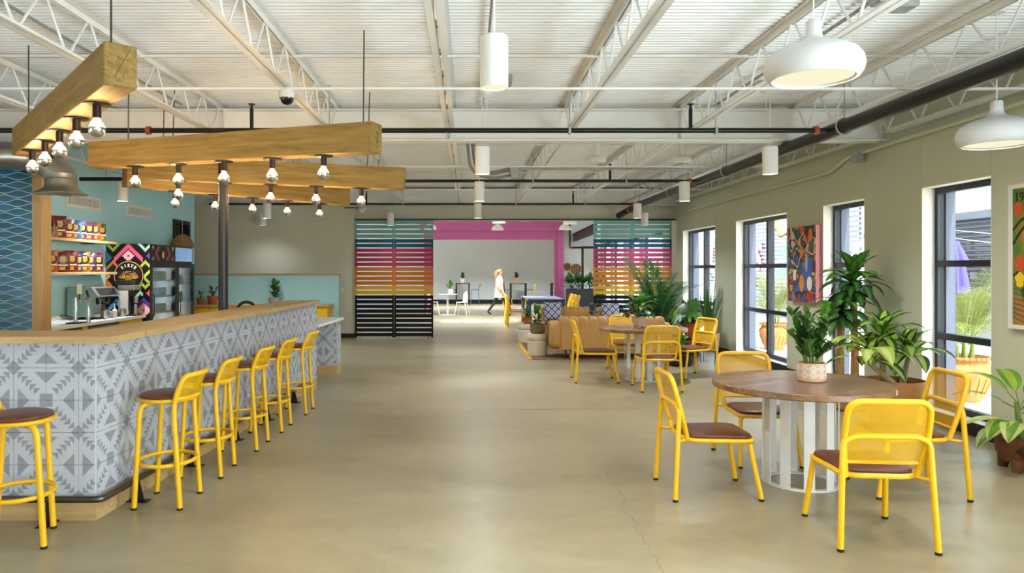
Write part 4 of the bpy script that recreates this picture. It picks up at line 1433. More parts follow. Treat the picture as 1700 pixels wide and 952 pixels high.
# decorated side of the nearer cooler: stepped colour cells, ring, emblem and lettering
def deco(parent):
    S = 0.68 / 445.0
    ox, oz = XT, 1.945
    def P(x, y):
        return (ox + (x - 25) * S, oz - (y - 150) * S)
    CC = 17.0
    cells = {}
    def chev(cx, cy, n, th, dr, colr, k0=None, k1=None):
        n = int(n * 0.77 + 0.5)
        th = max(2, th - 1)
        k0 = -n if k0 is None else int(k0 * 0.77)
        k1 = n if k1 is None else int(k1 * 0.77)
        for k in range(k0, k1 + 1):
            for q in range(th):
                cells[(round((cx + k * CC) / CC), round((cy + dr * abs(k) * CC) / CC) + q)] = colr
    def blob(cx, cy, r, colr):
        r = max(2, r - 1)
        for a in range(-r, r + 1):
            for b in range(-r, r + 1):
                if abs(a) + abs(b) <= r + 0.5 and not (a == 0 and b == 0):
                    cells[(round(cx / CC) + a, round(cy / CC) + b)] = colr
    chev(255, 158, 11, 4, 1, '#d8506e')
    blob(254, 272, 4, '#eda0a6')
    chev(95, 205, 6, 3, -1, '#84a83a')
    chev(420, 205, 6, 3, -1, '#a8d8b4')
    blob(36, 282, 4, '#3f8fb8')
    chev(98, 322, 6, 3, 1, '#b8662c')
    blob(470, 275, 3, '#6a3a9c')
    chev(420, 320, 4, 3, 1, '#a8b83a')
    chev(470, 400, 8, 3, 1, '#b4c43c', -8, 0)
    chev(420, 580, 5, 3, -1, '#9cb040')
    chev(470, 540, 6, 3, -1, '#9cb040', -6, 0)
    chev(50, 520, 3, 4, 1, '#c86a24')
    blob(40, 470, 3, '#d89a30')
    chev(372, 630, 10, 3, 1, '#8cc4a0', -10, 2)
    chev(415, 690, 14, 4, 1, '#55288a', -14, 5)
    blob(412, 820, 5, '#e8b4b0')
    blob(475, 640, 3, '#d84a68')
    blob(300, 900, 4, '#d8506e')
    chev(140, 720, 8, 4, 1, '#3f8fb8')
    chev(100, 860, 8, 3, -1, '#b8662c')
    bycol = {}
    for (a, b), c in cells.items():
        bycol.setdefault(c, []).append((a, b))
    for c, lst in bycol.items():
        mb = MB()
        for a, b in lst:
            x0, x1 = max(26, a * CC - CC / 2), min(469, a * CC + CC / 2)
            if x1 - x0 < 1 or b * CC < 152:
                continue
            p, q = P(x0, b * CC - CC / 2), P(x1, b * CC + CC / 2)
            z1 = min(p[1], 1.943)
            mb.add([(p[0], YF - 0.001, q[1]), (q[0], YF - 0.001, q[1]), (q[0], YF - 0.001, z1), (p[0], YF - 0.001, z1)], [(0, 1, 2, 3)])
        ob = mb.build('printed_pattern', mat('print_' + c[1:], c, 0.5), parent, smooth=False)
        ob.location = (-(XT + 0.01), -YF, 0)
        ob['kind'] = 'stuff'
    gx, gz = P(258, 470)
    R0 = 146 * S
    def disc(r, yy, m, nm, r_in=None, n=48):
        mb = MB()
        if r_in is None:
            mb.add([(gx + r * math.cos(2 * PI * k / n), yy, gz + r * math.sin(2 * PI * k / n)) for k in range(n)], [tuple(range(n))])
        else:
            mb.add([(gx + rr * math.cos(2 * PI * k / n), yy, gz + rr * math.sin(2 * PI * k / n)) for rr in (r, r_in) for k in range(n)],
                   [(k, (k + 1) % n, n + (k + 1) % n, n + k) for k in range(n)])
        ob = mb.build(nm, m, parent, smooth=False)
        ob.location = (-(XT + 0.01), -YF, 0)
        return ob
    gold = mat('print_gold', '#e8a93c', 0.45)
    black = mat('print_black', '#120d12', 0.45)
    disc(R0 + 0.012, YF - 0.002, black, 'emblem_disc')
    disc(R0, YF - 0.003, gold, 'emblem_ring', R0 - 0.009)
    cream = mat('print_cream', '#efe6d0', 0.5)
    for k, ch in enumerate('SIETE'):
        an = R(128 - 19 * k)
        me = text_mesh(ch, 0.062, offset=0.002)
        me.materials.clear(); me.materials.append(cream)
        rr = R0 * 0.62
        o = link('letter', me, parent, (gx + rr * math.cos(an) - XT - 0.01, -0.004, gz + rr * math.sin(an)), (R(90), -(an - R(90)), 0))
    # winged emblem strokes
    em_ = MB()
    def stroke(pts, w=0.007):
        for a, b in zip(pts[:-1], pts[1:]):
            p, q = P(*a), P(*b)
            em_.obox((p[0], YF - 0.004, p[1]), (q[0], YF - 0.004, q[1]), 0.0008, w, up=(0, 0, 1)) if abs(p[0] - q[0]) > 1e-6 else em_.box(p[0] - w / 2, p[0] + w / 2, YF - 0.0044, YF - 0.0036, min(p[1], q[1]), max(p[1], q[1]))
    for sgn in (-1, 1):
        X = lambda v: 258 + sgn * v
        for k, (dx, dy) in enumerate(((38, -62), (62, -48), (84, -30), (96, -10), (100, 10))):
            base = (X(28), 500 - 6 * k + 20)
            tip = (X(18 + dx * 0.82), 478 + dy * 0.9)
            m_ = ((base[0] + tip[0]) / 2, (base[1] + tip[1]) / 2)
            stroke([base, (m_[0] - 5, m_[1] - 6), tip, (m_[0] + 5, m_[1] + 6), base], 0.005)
    stroke([(285, 425), (232, 425), (226, 440), (282, 446), (288, 462), (230, 470)], 0.008)
    for k in range(5):
        stroke([(232, 478 + 11 * k), (284, 478 + 11 * k)], 0.006)
    for k in range(6):
        an = R(60 + 12 * k)
        stroke([(262, 520), (262 + 72 * math.cos(an), 512 + 72 * math.sin(an))], 0.006)
    eo = em_.build('winged_emblem', gold, parent, smooth=False)
    eo.location = (-(XT + 0.01), -YF, 0)
deco(c1)
# header print of the nearer cooler
hp = MB()
def hcell(u0, u1, v0, v1, mi):
    hp.add([(D1 - 0.033, u0, v0), (D1 - 0.033, u1, v0), (D1 - 0.033, u1, v1), (D1 - 0.033, u0, v1)], [(0, 1, 2, 3)], mi)
for k in range(9):
    o_ = abs(k - 4) * 0.024
    for q in (-1, 1):
        c0 = 0.56 + q * (0.17 + 0.09 - o_)
        hcell(c0 - 0.05, c0 + 0.05, 1.69 + 0.026 * k, 1.716 + 0.026 * k, 0)
for q, mi in ((0.16, 1), (0.90, 2)):
    hcell(q, q + 0.07, 1.70, 1.735, mi); hcell(q + 0.02, q + 0.05, 1.735, 1.76, mi)
    hcell(q, q + 0.07, 1.885, 1.92, 1); hcell(q + 0.02, q + 0.05, 1.86, 1.885, 1)
hp.add([(D1 - 0.032, 0.56 + 0.075 * math.cos(2 * PI * k / 24), 1.805 + 0.105 * math.sin(2 * PI * k / 24)) for k in range(24)], [tuple(range(24))], 3)
hp.add([(D1 - 0.031, 0.56 + 0.045 * math.cos(2 * PI * k / 20), 1.785 + 0.06 * math.sin(2 * PI * k / 20)) for k in range(20)], [tuple(range(20))], 4)
hp.build('header_print', [mat('print_rose', '#a03a5e', 0.5), mat('print_mint', '#7cc0b0', 0.5), mat('print_rust', '#c8622c', 0.5), mat('print_black', '#120d12', 0.45), mat('print_gold', '#e8a93c', 0.45)], c1, smooth=False)

# vents on the teal wall
for d0, nm in ((9.98, 'nearer, behind the duct hood'), (11.75, 'farther, above the shelves end')):
    t = thing('wall_vent', 'long white slotted air grille on the teal wall, ' + nm, 'vent', (XT, d0, 2.42), 0, 'teal wall vents')
    L = 0.95
    MB().box(0, 0.008, 0.02, L - 0.02, 0.02, 0.18).build('backing', mat('vent_dark', '#3d4244', 0.7), t, smooth=False)
    f = MB()
    for a in ((0, L, 0, 0.045), (0, L, 0.155, 0.20), (0, 0.05, 0.045, 0.155), (L - 0.05, L, 0.045, 0.155)):
        f.box(0, 0.02, a[0], a[1], a[2], a[3])
    f.build('frame', M_matte_white, t, smooth=False)
    sl = MB().box(0.006, 0.016, -0.008, 0.008, 0.045, 0.155).mesh('slat', M_matte_white, False)
    for k in range(21):
        link('slat', sl, t, (0, 0.08 + k * 0.0395, 0))

# spiral duct with hood
M_duct = mat('spiral_duct_steel', '#a3a29b', 0.3, metal=0.9, var=0.12, vscale=5)
dt = thing('spiral_duct', 'galvanized spiral duct with an elbow and flared hood', 'duct', (0, 0, 0))
dy, dz, dr = 7.45, 2.72, 0.145
d_ = MB()
d_.tube([(-7.5, dy, dz), (-4.80, dy, dz)], dr, 28)
d_.build('straight_run', M_duct, dt)
for k in range(8):
    MB().tube(circle((0, 0, 0), dr + 0.003, 28), 0.006, 6, closed=True).xf(Matrix.Translation((-4.85 - 0.3 * k, dy, dz)) @ Matrix.Rotation(R(90), 4, 'Y') @ Matrix.Rotation(R(20), 4, 'X')).build('seam_ring', M_duct, dt)
el = [(-4.62, dy, dz), (-4.44, dy, dz - 0.015), (-4.27, dy, dz - 0.10), (-4.185, dy, dz - 0.21), (-4.18, dy, dz - 0.26)]
MB().tube([(-4.81, dy, dz)] + el[:2], dr, 28, caps=False).build('elbow_section', M_duct, dt)
MB().tube(el[1:3], dr, 28, caps=False).build('elbow_section', M_duct, dt)
MB().tube(el[2:5], dr, 28, caps=False).build('elbow_section', M_duct, dt)
MB().lathe([(0.252, -0.148), (0.25, -0.14), (0.20, -0.115), (0.16, -0.085), (0.147, -0.05), (0.147, 0.06)], 32, (-4.18, dy, dz - 0.25), cap0=False, cap1=False).build('hood', M_duct, dt)
MB().lathe([(0.149, 0.0), (0.153, 0.008), (0.149, 0.016)], 28, (-4.18, dy, dz - 0.25), cap0=False, cap1=False).build('seam_ring', M_duct, dt)

# ================================================================== TABLES AND CHAIRS
def rrect(hw_f, hw_b, yf, yb, rad, n=5):
    """rounded trapezoid outline (front at +y)"""
    P = [(-hw_b, yb), (hw_b, yb), (hw_f, yf), (-hw_f, yf)]
    out = []
    for i in range(4):
        a, b, c = Vector(P[i - 1] + (0,)), Vector(P[i] + (0,)), Vector(P[(i + 1) % 4] + (0,))
        p, q = b + (a - b).normalized() * rad, b + (c - b).normalized() * rad
        for k in range(n + 1):
            s = k / n
            v = p * (1 - s) ** 2 + b * 2 * s * (1 - s) + q * s * s
            out.append((v.x, v.y))
    return out

def make_chair(label, group):
    t = thing('cafe_chair', label, 'chair', (0, 0, 0), 0, group)
    RT = 0.0170
    by = lambda z: -0.195 - 0.115 * (z - 0.40) / 0.43
    ol = rrect(0.235, 0.20, 0.255, -0.205, 0.10)
    cushion(MB(), [(x * 0.975, y * 0.975 + 0.001) for x, y in ol], 0.405, 0.03, 0.013).build('seat', M_leather, t)
    MB().tube([(x, y, 0.396) for x, y in ol], 0.015, 8, closed=True).build('seat_frame', M_yellow, t)
    for s in (-1, 1):
        MB().tube(fillet([(s * 0.15, 0.215, 0.394), (s * 0.212, 0.215, 0.385), (s * 0.24, 0.285, 0.012)], 0.04), RT, 10).build('leg', M_yellow, t)
    hoop = fillet([(-0.255, -0.295, 0.012), (-0.228, -0.262, 0.60), (-0.17, -0.268, 0.632), (0.17, -0.268, 0.632), (0.228, -0.262, 0.60), (0.255, -0.295, 0.012)],
                  [0.07, 0.05, 0.05, 0.07])
    MB().tube(hoop, RT, 10).build('rear_leg_hoop', M_yellow, t)
    for s in (-1, 1):
        MB().tube([(s * 0.236, -0.272, 0.396), (s * 0.185, -0.205, 0.396)], 0.010, 8).build('hoop_link', M_yellow, t)
    # back frame: up, over and down, leaning
    bf = fillet([(-0.19, by(0.40), 0.40), (-0.222, by(0.60), 0.60), (-0.215, by(0.83), 0.83), (0.215, by(0.83), 0.83), (0.222, by(0.60), 0.60), (0.19, by(0.40), 0.40)],
                [0.1, 0.075, 0.075, 0.1], 7)
    MB().tube(bf, RT, 10).build('back_frame', M_yellow, t)
    MB().tube([(-0.20, by(0.475), 0.475), (0.20, by(0.475), 0.475)], 0.010, 8).build('back_rail', M_yellow, t)
    rows = []
    for k in range(9):
        s = k / 8
        z = 0.475 + 0.35 * s
        hw_ = 0.200 + 0.018 * min(1, s * 2.6)
        if z > 0.765:
            hw_ -= 0.075 * (1 - math.sqrt(max(0, 1 - ((z - 0.765) / 0.068) ** 2)))
        rows.append([(a * hw_, by(z) - 0.012 * (1 - a * a), z) for a in [-1 + q / 4 for q in range(9)]])
    MB().grid(rows).build('mesh_back', M_perf, t)
    for x, y in ((-0.255, -0.295), (0.255, -0.295), (-0.24, 0.285), (0.24, 0.285)):
        MB().lathe([(0.0182, 0), (0.0182, 0.016)], 10, (x, y, 0)).build('foot_cap', M_rubber, t)
    return t

chair_spots = [
    (1.675, 5.10, -90, 'yellow chair with brown seat at the left of the near round table', 'chairs at the near table'),
    (2.325, 4.26, -5.5, 'nearest yellow chair, seen from behind at the near round table', 'chairs at the near table'),
    (3.07, 5.12, 86, 'yellow chair at the window side of the near round table', 'chairs at the near table'),
    (2.36, 5.95, 180, 'yellow chair behind the near round table, facing the viewer', 'chairs at the near table'),
    (1.765, 10.15, -91, 'yellow chair at the left of the far round table, side view', 'chairs at the far table'),
    (2.44, 9.46, 1, 'yellow chair seen from behind at the far round table', 'chairs at the far table'),
    (3.22, 10.55, 112, 'yellow chair at the window side of the far round table', 'chairs at the far table'),
    (2.43, 11.10, 180, 'yellow chair half hidden behind the far round table', 'chairs at the far table'),
    (1.36, 19.85, -90, 'yellow chair left of the slate table, nearest of its row', 'chairs at the slate table'),
    (1.36, 20.6, -90, 'yellow chair left of the slate table, middle of its row', 'chairs at the slate table'),
    (1.36, 21.35, -90, 'yellow chair left of the slate table, farthest of its row', 'chairs at the slate table'),
    (2.72, 19.95, 90, 'yellow chair right of the slate table, nearest of its row', 'chairs at the slate table'),
    (2.72, 20.65, 90, 'yellow chair right of the slate table, middle of its row', 'chairs at the slate table'),
    (2.72, 21.35, 90, 'yellow chair right of the slate table, farthest of its row', 'chairs at the slate table')]
ch0 = make_chair(chair_spots[0][3], chair_spots[0][4])
for k, (x, y, a, lb, g) in enumerate(chair_spots):
    c_ = ch0 if k == 0 else copy_tree(ch0)
    c_.location = (x, y, 0)
    c_.rotation_euler = (0, 0, R(a))
    c_['label'] = lb
    c_['group'] = g

def round_table(x, y, rz, label):
    t = thing('round_table', label, 'table', (x, y, 0), rz)
    r = 0.612
    MB().lathe([(r - 0.006, 0.688), (r, 0.694), (r, 0.727), (r - 0.005, 0.733)], 72).build('tabletop', M_walnut, t)
    ring = MB()
    n = 40
    ring.lathe([(0.218, 0.0), (0.262, 0.0), (0.262, 0.010), (0.218, 0.010), (0.218, 0.0)], 44, cap0=False, cap1=False)
    ring.build('base_ring', M_matte_white, t)
    MB().lathe([(0.20, 0.676), (0.262, 0.676), (0.262, 0.688), (0.20, 0.688), (0.20, 0.676)], 44, cap0=False, cap1=False).build('top_ring', M_matte_white, t)
    sl = MB().box(-0.0035, 0.0035, -0.036, 0.036, 0.010, 0.676).mesh('slat', M_matte_white, False)
    for k in range(10):
        a = 2 * PI * (k + 0.3) / 10
        link('slat', sl, t, (0.252 * math.cos(a), 0.252 * math.sin(a), 0), (0, 0, a))
    return t
round_table(2.42, 5.30, R(32), 'near round walnut table on a white slatted drum base')
round_table(2.467, 10.26, R(50), 'far round walnut table on a white slatted drum base')

# ================================================================== PENDANTS
M_lamp_in = glow('lamp_diffuser_warm', '#fff8d2', 0.86)
def dome_pendant(x, y, z, s, label):
    t = thing('dome_pendant', label, 'pendant lamp', (x, y, z), 0, 'big white pendants')
    t.scale = (s, s, s)
    prof = [(0.185, 0.012), (0.196, 0.0), (0.210, 0.004), (0.228, 0.03), (0.235, 0.062), (0.228, 0.098), (0.205, 0.130), (0.165, 0.155), (0.115, 0.172), (0.070, 0.187),
            (0.046, 0.207), (0.038, 0.235), (0.036, 0.290), (0.030, 0.296), (0.004, 0.297)]
    MB().lathe(prof, 48, cap0=False).build('shade', mat('dome_white', '#cdcecf', 0.5), t, ang=60)
    MB().lathe([(0.003, 0.013), (0.188, 0.013)], 48, cap0=False, cap1=False).build('diffuser', M_lamp_in, t)
    MB().tube([(0, 0, 0.295), (0, 0, (3.41 - z) / s)], 0.004, 6).build('cord', M_matte_white, t)
    MB().lathe([(0.05, (3.385 - z) / s), (0.05, (3.41 - z) / s)], 16).build('canopy', M_matte_white, t)
    l = light('pendant_light', 'AREA', (0, 0, 0.004), 22, (1.0, 0.90, 0.74), shape='DISK', size=0.34)
    l.parent = t
dome_pendant(1.785, 3.76, 2.535, 1.03, 'large white dome pendant over the open floor, nearest')
dome_pendant(3.78, 5.20, 2.44, 1.08, 'large white dome pendant near the windows, cut by the right edge')

def cyl_pendant(x, y, label, z=2.51):
    t = thing('cylinder_pendant', label, 'pendant lamp', (x, y, z), 0, 'white cylinder pendants')
    MB().lathe([(0.068, 0.002), (0.074, 0.0), (0.0745, 0.004), (0.0745, 0.268), (0.068, 0.275), (0.004, 0.276)], 32, cap0=False).build('shade', M_matte_white, t)
    MB().lathe([(0.003, 0.006), (0.069, 0.006)], 32, cap0=False, cap1=False).build('diffuser', M_lamp_in, t)
    MB().tube([(0, 0, 0.275), (0, 0, 3.41 - z)], 0.004 if y > 5 else 0.006, 6).build('stem', M_matte_white, t)
    MB().lathe([(0.045, 3.39 - z), (0.045, 3.41 - z)], 16).build('canopy', M_matte_white, t)
    l = light('pendant_light', 'SPOT', (0, 0, -0.004), 150 if y < 8 else (45 if y > 15 else 265), (0.90, 0.96, 1.0), spot_size=R(150), spot_blend=1.0, shadow_soft_size=0.06)
    l.parent = t
    return t
for x, y, lb in ((0.135, 3.84, 'white cylinder pendant at the top centre, largest and nearest'),
                 (0.14, 7.30, 'white cylinder pendant in the centre row, second nearest'),
                 (0.15, 10.2, 'white cylinder pendant in the centre row, third nearest'),
                 (0.17, 13.56, 'white cylinder pendant in the centre row, farthest'),
                 (3.03, 7.30, 'white cylinder pendant in the window row, nearest'),
                 (3.03, 10.2, 'white cylinder pendant in the window row, second'),
                 (3.15, 13.56, 'white cylinder pendant in the window row, in front of the right screen'),
                 (3.83, 15.8, 'small white cylinder pendant against the right screen, farthest'),
                 (-1.70, 15.8, 'small white cylinder pendant against the left slatted screen'),
                 (-3.76, 13.56, 'white cylinder pendant just right of the black column'),
                 (-4.48, 15.8, 'small white cylinder pendant on the beige wall, lowest'),
                 (-4.86, 10.2, 'white cylinder pendant in front of the teal wall')):
    cyl_pendant(x, y, lb)

# ================================================================== SLATTED SCREENS
def screen(x0, x1, label, bright):
    t = thing('slatted_screen', label, 'screen', (x0, 16.46, 0.012))
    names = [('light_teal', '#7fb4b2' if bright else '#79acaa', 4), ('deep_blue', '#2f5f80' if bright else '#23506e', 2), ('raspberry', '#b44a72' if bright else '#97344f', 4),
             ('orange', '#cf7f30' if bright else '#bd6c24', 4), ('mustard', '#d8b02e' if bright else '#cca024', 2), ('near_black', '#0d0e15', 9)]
    W = x1 - x0
    p = 2.655 / 25
    k = 0
    for nm, c, cnt in names:
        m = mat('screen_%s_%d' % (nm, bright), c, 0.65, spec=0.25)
        sl = MB()
        sl.box(0, W, -0.010, 0.010, 0.025, p - 0.0005)
        sl.box(0, 0.042, -0.010, 0.010, 0, 0.025)
        sl.box(W - 0.042, W, -0.010, 0.010, 0, 0.025)
        me = sl.mesh('slat', m, False)
        for q in range(cnt):
            link('slat', me, t, (0, 0, 2.655 - p * (k + 1)))
            k += 1
    MB().box(0, W, 0.015, 0.035, 2.62, 2.66).build('top_rail', M_black, t, smooth=False)
    MB().box(0.10, 0.14, -0.01, 0.01, -0.012, 0.0).build('floor_guide', M_black, t, smooth=False)
    MB().box(W - 0.14, W - 0.10, -0.01, 0.01, -0.012, 0.0).build('floor_guide', M_black, t, smooth=False)
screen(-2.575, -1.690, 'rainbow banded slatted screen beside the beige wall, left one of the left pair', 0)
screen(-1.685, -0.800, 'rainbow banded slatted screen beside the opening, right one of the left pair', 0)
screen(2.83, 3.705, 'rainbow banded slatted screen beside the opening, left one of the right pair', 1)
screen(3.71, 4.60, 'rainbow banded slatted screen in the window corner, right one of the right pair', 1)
struct(MB().box(-2.58, 4.70, 16.44, 16.50, 2.672, 2.70).build('trim_2', M_black, smooth=False), 'black sliding track under the header')

# ================================================================== WALL ART
def art1():
    m = bpy.data.materials.new('busy_painted_canvas')
    m.use_nodes = True
    nt = m.node_tree
    L = nt.links.new
    b = nt.nodes['Principled BSDF']
    b.inputs['Roughness'].default_value = 0.6
    tc = nt.nodes.new('ShaderNodeTexCoord')
    nz = nt.nodes.new('ShaderNodeTexNoise'); nz.inputs['Scale'].default_value = 5
    L(tc.outputs['Object'], nz.inputs['Vector'])
    mx = nt.nodes.new('ShaderNodeMixRGB'); mx.inputs[0].default_value = 0.12
    L(tc.outputs['Object'], mx.inputs[1]); L(nz.outputs['Color'], mx.inputs[2])
    v = nt.nodes.new('ShaderNodeTexVoronoi'); v.inputs['Scale'].default_value = 11
    L(mx.outputs[0], v.inputs['Vector'])
    sp = nt.nodes.new('ShaderNodeSeparateColor'); L(v.outputs['Color'], sp.inputs[0])
    r = nt.nodes.new('ShaderNodeValToRGB'); r.color_ramp.interpolation = 'CONSTANT'
    cs = ['#4a5a96', '#c8622a', '#2f3c34', '#b83a30', '#d8962e', '#3a4a8a', '#5f7a4a', '#d8cfb8', '#7a2f2c', '#6c7f86', '#c99a3a', '#41507a']
    e = r.color_ramp.elements
    e[0].color = hexc(cs[0]); e[1].position = 1 / 12; e[1].color = hexc(cs[1])
    for k in range(2, 12):
        q = e.new(k / 12); q.color = hexc(cs[k])
    L(sp.outputs[0], r.inputs['Fac'])
    ve = nt.nodes.new('ShaderNodeTexVoronoi'); ve.feature = 'DISTANCE_TO_EDGE'; ve.inputs['Scale'].default_value = 11
    L(mx.outputs[0], ve.inputs['Vector'])
    lt = nt.nodes.new('ShaderNodeMath'); lt.operation = 'LESS_THAN'; lt.inputs[1].default_value = 0.05
    L(ve.outputs['Distance'], lt.inputs[0])
    m2 = nt.nodes.new('ShaderNodeMixRGB'); L(lt.outputs[0], m2.inputs[0]); L(r.outputs[0], m2.inputs[1]); m2.inputs[2].default_value = hexc('#1b1a22')
    L(m2.outputs[0], b.inputs['Base Color'])
    return m
p1 = thing('painting', 'crowded colourful canvas with pink edges between two windows', 'painting', (XW, 9.67, 1.10))
MB().box(-0.078, -0.001, 0, 0.84, 0, 1.05).build('canvas_edge', mat('pink_canvas_edge', '#c47a7c', 0.7), p1, smooth=False)
MB().box(-0.081, -0.0785, 0.004, 0.836, 0.004, 1.046).build('painted_front', art1(), p1, smooth=False)
dt_ = MB()
# white outlined shapes and a blue slope painted across the canvas
def pquad(pts, mi, off=-0.082):
    dt_.add([(off, y, z) for y, z in pts], [tuple(range(len(pts)))], mi)
pquad([(0.10, 0.18), (0.62, 0.14), (0.30, 0.52), (0.10, 0.60)], 0)
for cy_, cz_, a in ((0.55, 0.62, 0.5), (0.36, 0.82, -0.6), (0.12, 0.78, 0.3), (0.70, 0.84, 0.9)):
    c, s = math.cos(a), math.sin(a)
    q = [(cy_ + c * u - s * w, cz_ + s * u + c * w) for u, w in ((-.09, -.11), (.09, -.11), (.09, .11), (-.09, .11))]
    for i in range(4):
        (y0, z0), (y1, z1) = q[i], q[(i + 1) % 4]
        dy_, dz_ = y1 - y0, z1 - z0
        ln = math.hypot(dy_, dz_)
        ny, nz_ = -dz_ / ln * 0.007, dy_ / ln * 0.007
        pquad([(y0 - ny, z0 - nz_), (y1 - ny, z1 - nz_), (y1 + ny, z1 + nz_), (y0 + ny, z0 + nz_)], 1, -0.0825)
pquad([(0.58, 0.30), (0.66, 0.30), (0.67, 0.45), (0.57, 0.45)], 1, -0.0825)
def oval(cy_, cz_, ry_, rz_, mi, n=18, off=-0.0835):
    pquad([(cy_ + ry_ * math.cos(2 * PI * k / n), cz_ + rz_ * math.sin(2 * PI * k / n)) for k in range(n)], mi, off)
oval(0.17, 0.26, 0.075, 0.10, 1); oval(0.14, 0.08, 0.08, 0.07, 2); oval(0.14, 0.92, 0.06, 0.09, 3)
oval(0.40, 0.26, 0.07, 0.12, 3); oval(0.26, 0.55, 0.04, 0.13, 4); oval(0.26, 0.70, 0.03, 0.035, 5); oval(0.40, 0.70, 0.05, 0.08, 3)
dt_.build('painted_figures', [mat('paint_blue', '#4a62a8', 0.6), mat('paint_cream', '#e6ddc8', 0.6), mat('paint_red', '#b03428', 0.6), mat('paint_orange', '#d8842c', 0.6),
                              mat('paint_lilac', '#9fa4cc', 0.6), mat('paint_skin', '#c08a68', 0.6)], p1, smooth=False)

p2 = thing('painting', 'white framed botanical painting cut by the right edge', 'painting', (XW, 5.15, 1.045))
f_ = MB()
for a in ((0, 1.12, 0, 0.035), (0, 1.12, 1.195, 1.23), (0, 0.035, 0.035, 1.195), (1.085, 1.12, 0.035, 1.195)):
    f_.box(-0.045, -0.001, a[0], a[1], a[2], a[3])
f_.build('frame', M_matte_white, p2, smooth=False)
def art2():
    m = mat('botanical_canvas', '#5f7a2c', 0.6)
    nt = m.node_tree
    b = nt.nodes['Principled BSDF']
    tc = nt.nodes.new('ShaderNodeTexCoord')
    nz = nt.nodes.new('ShaderNodeTexNoise'); nz.inputs['Scale'].default_value = 4.2; nz.inputs['Detail'].default_value = 3
    nt.links.new(tc.outputs['Object'], nz.inputs['Vector'])
    r = nt.nodes.new('ShaderNodeValToRGB')
    e = r.color_ramp.elements
    e[0].position, e[0].color = 0.30, hexc('#8a3a14')
    e[1].position, e[1].color = 0.70, hexc('#3c6a1c')
    q = e.new(0.42); q.color = hexc('#c06a1e')
    q = e.new(0.52); q.color = hexc('#6f7a22')
    nt.links.new(nz.outputs['Fac'], r.inputs['Fac'])
    nt.links.new(r.outputs[0], b.inputs['Base Color'])
    return m
MB().box(-0.03, -0.001, 0.035, 1.085, 0.035, 1.195).build('canvas', art2(), p2, smooth=False)
br = MB()
def bstroke(pts, w, mi):
    for (y0, z0), (y1, z1) in zip(pts[:-1], pts[1:]):
        br.obox((-0.031, y0, z0), (-0.031, y1, z1), w, 0.001, mi, up=(1, 0, 0))
bstroke([(1.08, 0.84), (1.0, 0.92), (0.9, 0.96), (0.7, 1.05), (0.5, 1.08)], 0.022, 0)
bstroke([(1.08, 0.72), (1.02, 0.80), (0.96, 0.86), (0.8, 0.90), (0.6, 0.88)], 0.022, 0)
bstroke([(1.08, 0.45), (1.0, 0.50), (0.9, 0.54), (0.7, 0.5)], 0.02, 0)
for k in range(8):
    bstroke([(1.08, 0.10 + 0.04 * k), (0.95, 0.06 + 0.045 * k), (0.7, 0.08 + 0.05 * k)], 0.016, 1)
def bblob(cy_, cz_, r_, mi):
    br.add([(-0.0325, cy_ + r_ * (1 + 0.25 * math.sin(5 * a)) * math.cos(a), cz_ + 1.3 * r_ * math.sin(a)) for a in [2 * PI * k / 20 for k in range(20)]], [tuple(range(20))], mi)
bblob(1.0, 0.42, 0.05, 2); bblob(1.02, 1.02, 0.05, 3); bblob(1.0, 0.56, 0.055, 3); bblob(0.7, 0.7, 0.08, 3); bblob(0.85, 0.28, 0.12, 4)
br.build('painted_branches', [mat('paint_black', '#15131c', 0.6), mat('paint_grey', '#5c5a56', 0.6), mat('paint_yellow', '#e0c020', 0.6), mat('paint_red_orange', '#c04a20', 0.6), mat('paint_shadow_green', '#1f3a18', 0.6)], p2, smooth=False)
t19 = text_mesh('19', 0.11, align='LEFT', offset=0.003)
t19.materials.append(mat('paint_black', '#15131c', 0.6))
link('lettering', t19, p2, (-0.033, 1.06, 1.085), (R(90), 0, R(-90)))

# ================================================================== PLANTS
def leafmat(name, c, c2=None, rough=0.4, tr=0.25):
    return mat(name, c, rough, var=0.18, vscale=7, trans=tr)
G_dark = leafmat('leaf_dark_green', '#24481e')
G_mid = leafmat('leaf_mid_green', '#3a6a26')
G_bright = leafmat('leaf_bright_green', '#5d8f2e')
G_lime = leafmat('leaf_lime_stripe', '#9cb548', tr=0.35)
G_pale = leafmat('leaf_pale_variegated', '#c3cc84', tr=0.4)
G_grey = leafmat('leaf_grey_green', '#5c7464')
G_palm = leafmat('leaf_palm_sunlit', '#5d6426', tr=0.25)
G_deep = leafmat('leaf_deep_palm', '#1f4a22', tr=0.2)
M_stem = mat('green_stem', '#6d8340', 0.6)
M_trunk = mat('corky_trunk', '#9a7444', 0.85, var=0.3, vscale=30, bump=0.4, bscale=40)

